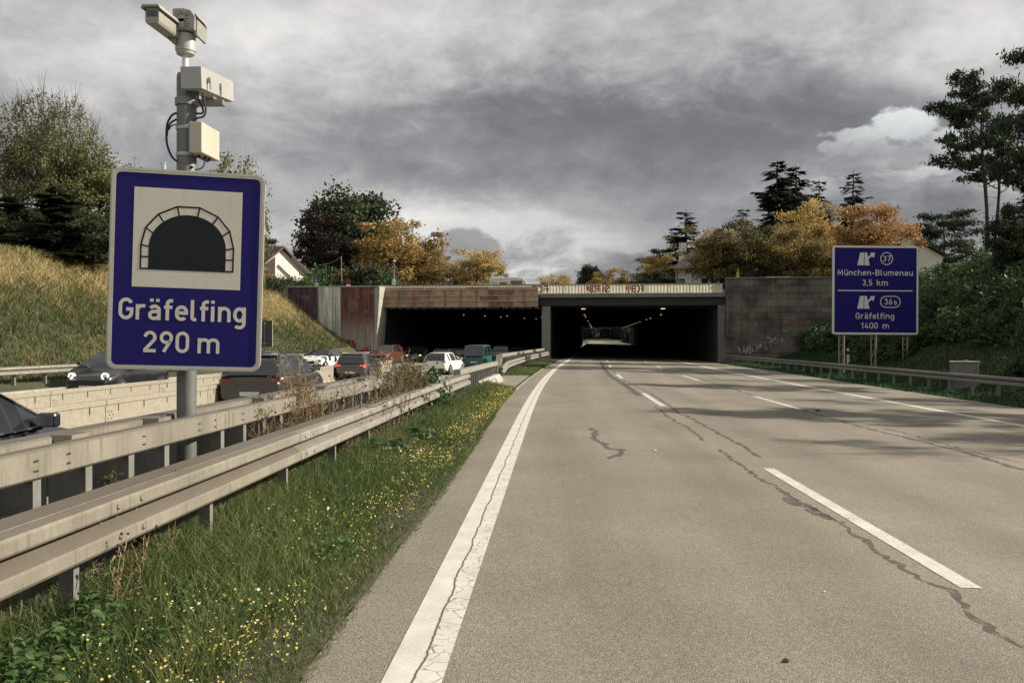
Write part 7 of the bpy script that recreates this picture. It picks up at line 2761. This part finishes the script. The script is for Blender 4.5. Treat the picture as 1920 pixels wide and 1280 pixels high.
# ------------------------------------------------------------------ dry weeds in the central strip
M_DRY = mat('dry_stalks', (0.26, 0.19, 0.115), .9, 0, .3, 9)
M_DRY2 = mat('grey_brown_stalks', (0.13, 0.095, 0.065), .9, 0, .3, 9)
M_SEED = mat('dark_seed_heads', (0.020, 0.015, 0.012), .9)
LM['dryleaf'] = leaf_mat('withered_leaves', [(0.0, (0.10, 0.068, 0.036)), (0.5, (0.22, 0.152, 0.08)), (1.0, (0.38, 0.285, 0.16))], .3)
LM['bush'] = leaf_mat('dull_bush_leaves', [(0.0, (0.040, 0.034, 0.016)), (0.45, (0.095, 0.072, 0.032)), (0.8, (0.11, 0.115, 0.04)), (1.0, (0.17, 0.19, 0.07))], .3)


def weed(s, t, Hh, kind, seed, label, group):
    rnd = random.Random(seed)
    rng = np.random.default_rng(seed)
    base = rd(s, t, 0.0)
    o = thing('dry_weed', label, 'weed', tuple(base), 0, group)
    st, hd = MB(), MB()
    C, Rr = [], []
    for k in range({'feather': 6, 'seed': 7, 'bushy': 12, 'thin': 3}[kind]):
        a = rnd.uniform(0, 6.28)
        h = Hh * rnd.uniform(.6, 1.05)
        spread = {'feather': .18, 'seed': .30, 'bushy': .45, 'thin': .25}[kind] * h
        tip = Vector((math.cos(a) * spread * rnd.random(), math.sin(a) * spread * rnd.random(), h))
        pts = smooth_path([(rnd.uniform(-.04, .04), rnd.uniform(-.04, .04), -.03), tip * .4 + Vector((rnd.uniform(-.03, .03), rnd.uniform(-.03, .03), 0)), tip * .75 + Vector((rnd.uniform(-.05, .05), rnd.uniform(-.05, .05), 0)), tip], 3)
        st.tube(pts, [(.0042 if kind == 'thin' else .0072) * (1 - .75 * i / len(pts)) for i in range(len(pts))], 4, cap=False)
        nbr = {'feather': 9, 'seed': 8, 'bushy': 10, 'thin': 4}[kind]
        for b in range(nbr):
            q = pts[min(len(pts) - 1, int(len(pts) * rnd.uniform(.3, 1)))]
            d = Vector((rnd.gauss(0, 1), rnd.gauss(0, 1), abs(rnd.gauss(.9, .5)))).normalized() * h * rnd.uniform(.10, .26)
            st.tube([q, q + d * .6 + Vector((0, 0, -.01)), q + d], [.0038, .0028, .0016], 3, cap=False)
            if kind in ('seed', 'thin') and rnd.random() < .7:
                r = rnd.uniform(.010, .017)
                c = q + d
                hd.add([c + Vector(v) * r for v in ((1, 0, 0), (0, 1, 0), (-1, 0, 0), (0, -1, 0), (0, 0, 1.1), (0, 0, -.9))], [(0, 1, 4), (1, 2, 4), (2, 3, 4), (3, 0, 4), (1, 0, 5), (2, 1, 5), (3, 2, 5), (0, 3, 5)])
            if kind in ('feather', 'bushy'):
                m = 26 if kind == 'feather' else 16
                for _ in range(m):
                    C.append(q + d * rnd.uniform(.1, 1.1) + Vector((rnd.gauss(0, .02), rnd.gauss(0, .02), rnd.gauss(0, .02)))); Rr.append(min(1, max(0, rnd.gauss(.5, .22))))
        for b in range(5):
            q = pts[int(len(pts) * rnd.uniform(.1, .7))]
            for _ in range(3):
                C.append(q + Vector((rnd.gauss(0, .03), rnd.gauss(0, .03), rnd.gauss(0, .02)))); Rr.append(rnd.random())
    st.build('stalk', M_DRY if kind != 'seed' else M_DRY2, o, recalc=False)
    if hd.f: hd.build('seed_clumps', M_SEED, o)
    C = np.array([tuple(c) for c in C])
    V, F = leaf_quads(C, rng.uniform(.008, .022, len(C)) * (1 if kind == 'feather' else 1.2), rng, .35)
    np_mesh('leaves', V, F, LM['bush' if kind == 'bushy' else 'dryleaf'], o, np.repeat(Rr, 4))
    return o


def wd_at(px, d, **k):
    X = (px - 960) / FPX * d
    s, t = st_of(X, d)
    return s, t


WG = {
    'feather': ('tall tan feathery dry weed rising through the double guardrail', 'feathery dry weeds in the guardrail'),
    'seed': ('dry brown weed stalks with round dark seed heads in front of the box beam', 'seed-headed dry weeds'),
    'bushy': ('tangled brown-green weed growing through the double guardrail', 'tangled weeds in the guardrail'),
    'thin': ('thin dry weed stalk between the guardrail beams', 'thin dry weed stalks'),
}
for i, (px, d, h, kd) in enumerate([
    (540, 10.6, 1.36, 'feather'), (560, 10.9, 1.62, 'feather'), (575, 10.8, 1.52, 'feather'), (590, 11.3, 1.2, 'feather'), (520, 10.2, 1.0, 'feather'), (496, 9.6, .95, 'bushy'), (480, 9.5, .8, 'bushy'),
    (470, 9.2, .9, 'seed'), (505, 9.7, 1.0, 'seed'), (545, 10.3, 1.0, 'seed'), (620, 11.6, 1.05, 'seed'), (655, 12.4, 1.1, 'seed'), (668, 12.6, 1.25, 'seed'), (690, 13.2, 1.2, 'seed'), (712, 13.8, 1.25, 'seed'), (732, 14.3, 1.1, 'seed'), (750, 15.0, 1.1, 'seed'), (640, 12.0, 1.15, 'seed'), (700, 13.5, 1.05, 'seed'),
    (600, 11.4, .75, 'bushy'), (632, 11.9, .7, 'bushy'), (715, 15.4, 1.1, 'bushy'), (735, 16.2, 1.25, 'bushy'), (752, 16.9, 1.35, 'bushy'), (768, 17.6, 1.3, 'bushy'), (785, 18.4, 1.25, 'bushy'), (745, 16.4, 1.45, 'bushy'), (760, 17.2, 1.5, 'bushy'),
    (240, 6.35, .75, 'thin'), (110, 5.5, .7, 'thin'), (150, 5.8, .75, 'thin'), (258, 6.5, .7, 'bushy'), (25, 4.9, .8, 'thin')]):
    s, t = wd_at(px, d)
    weed(s, t, h * .92, kd, 200 + i, WG[kd][0], WG[kd][1])
for i, (px, y) in enumerate([(880, 727), (862, 735), (900, 722), (845, 742), (820, 752), (775, 775)]):
    X, Y, s, t = pg(px, y)
    weed(s, t, rnd.uniform(.35, .55), 'bushy', 300 + i, 'low reddish-brown withered weed at the foot of the guardrail', 'withered weeds at the rail foot')
for i, (px, y, h) in enumerate([(215, 1185, .52), (182, 1150, .45), (262, 1120, .6), (310, 1080, .62), (235, 1160, .42)]):
    X, Y, s, t = pg(px, y)
    weed(s, t, h, 'thin', 330 + i, 'thin flowering stalk standing up from the verge against the lower rail', 'thin stalks on the verge')

# leafy bush in the gap of the barrier
s, t = wd_at(797, 20.0)
b0 = rd(s, t)
me_t, me_c = PROTO['shrub_b']
o = thing('bush', 'leafy green bush bursting through the end of the box beam', 'bush', (b0.x, b0.y, 0), .5)
o.scale = (.44, .44, .60)
for nm, me in (('stem', me_t), ('foliage', me_c)):
    c = bpy.data.objects.new(nm, me); COL.objects.link(c); c.parent = o
    if nm == 'foliage':
        c.material_slots[0].link = 'OBJECT'; c.material_slots[0].material = LM['nettle']
s, t = wd_at(757, 17.6)
b0 = rd(s, t)
o = thing('bush', 'brownish olive bush in front of the end of the box beam', 'bush', (b0.x, b0.y, 0), 1.5)
o.scale = (.40, .40, .62)
for nm, me in (('stem', me_t), ('foliage', me_c)):
    c = bpy.data.objects.new(nm, me); COL.objects.link(c); c.parent = o
    if nm == 'foliage':
        c.material_slots[0].link = 'OBJECT'; c.material_slots[0].material = LM['bush']
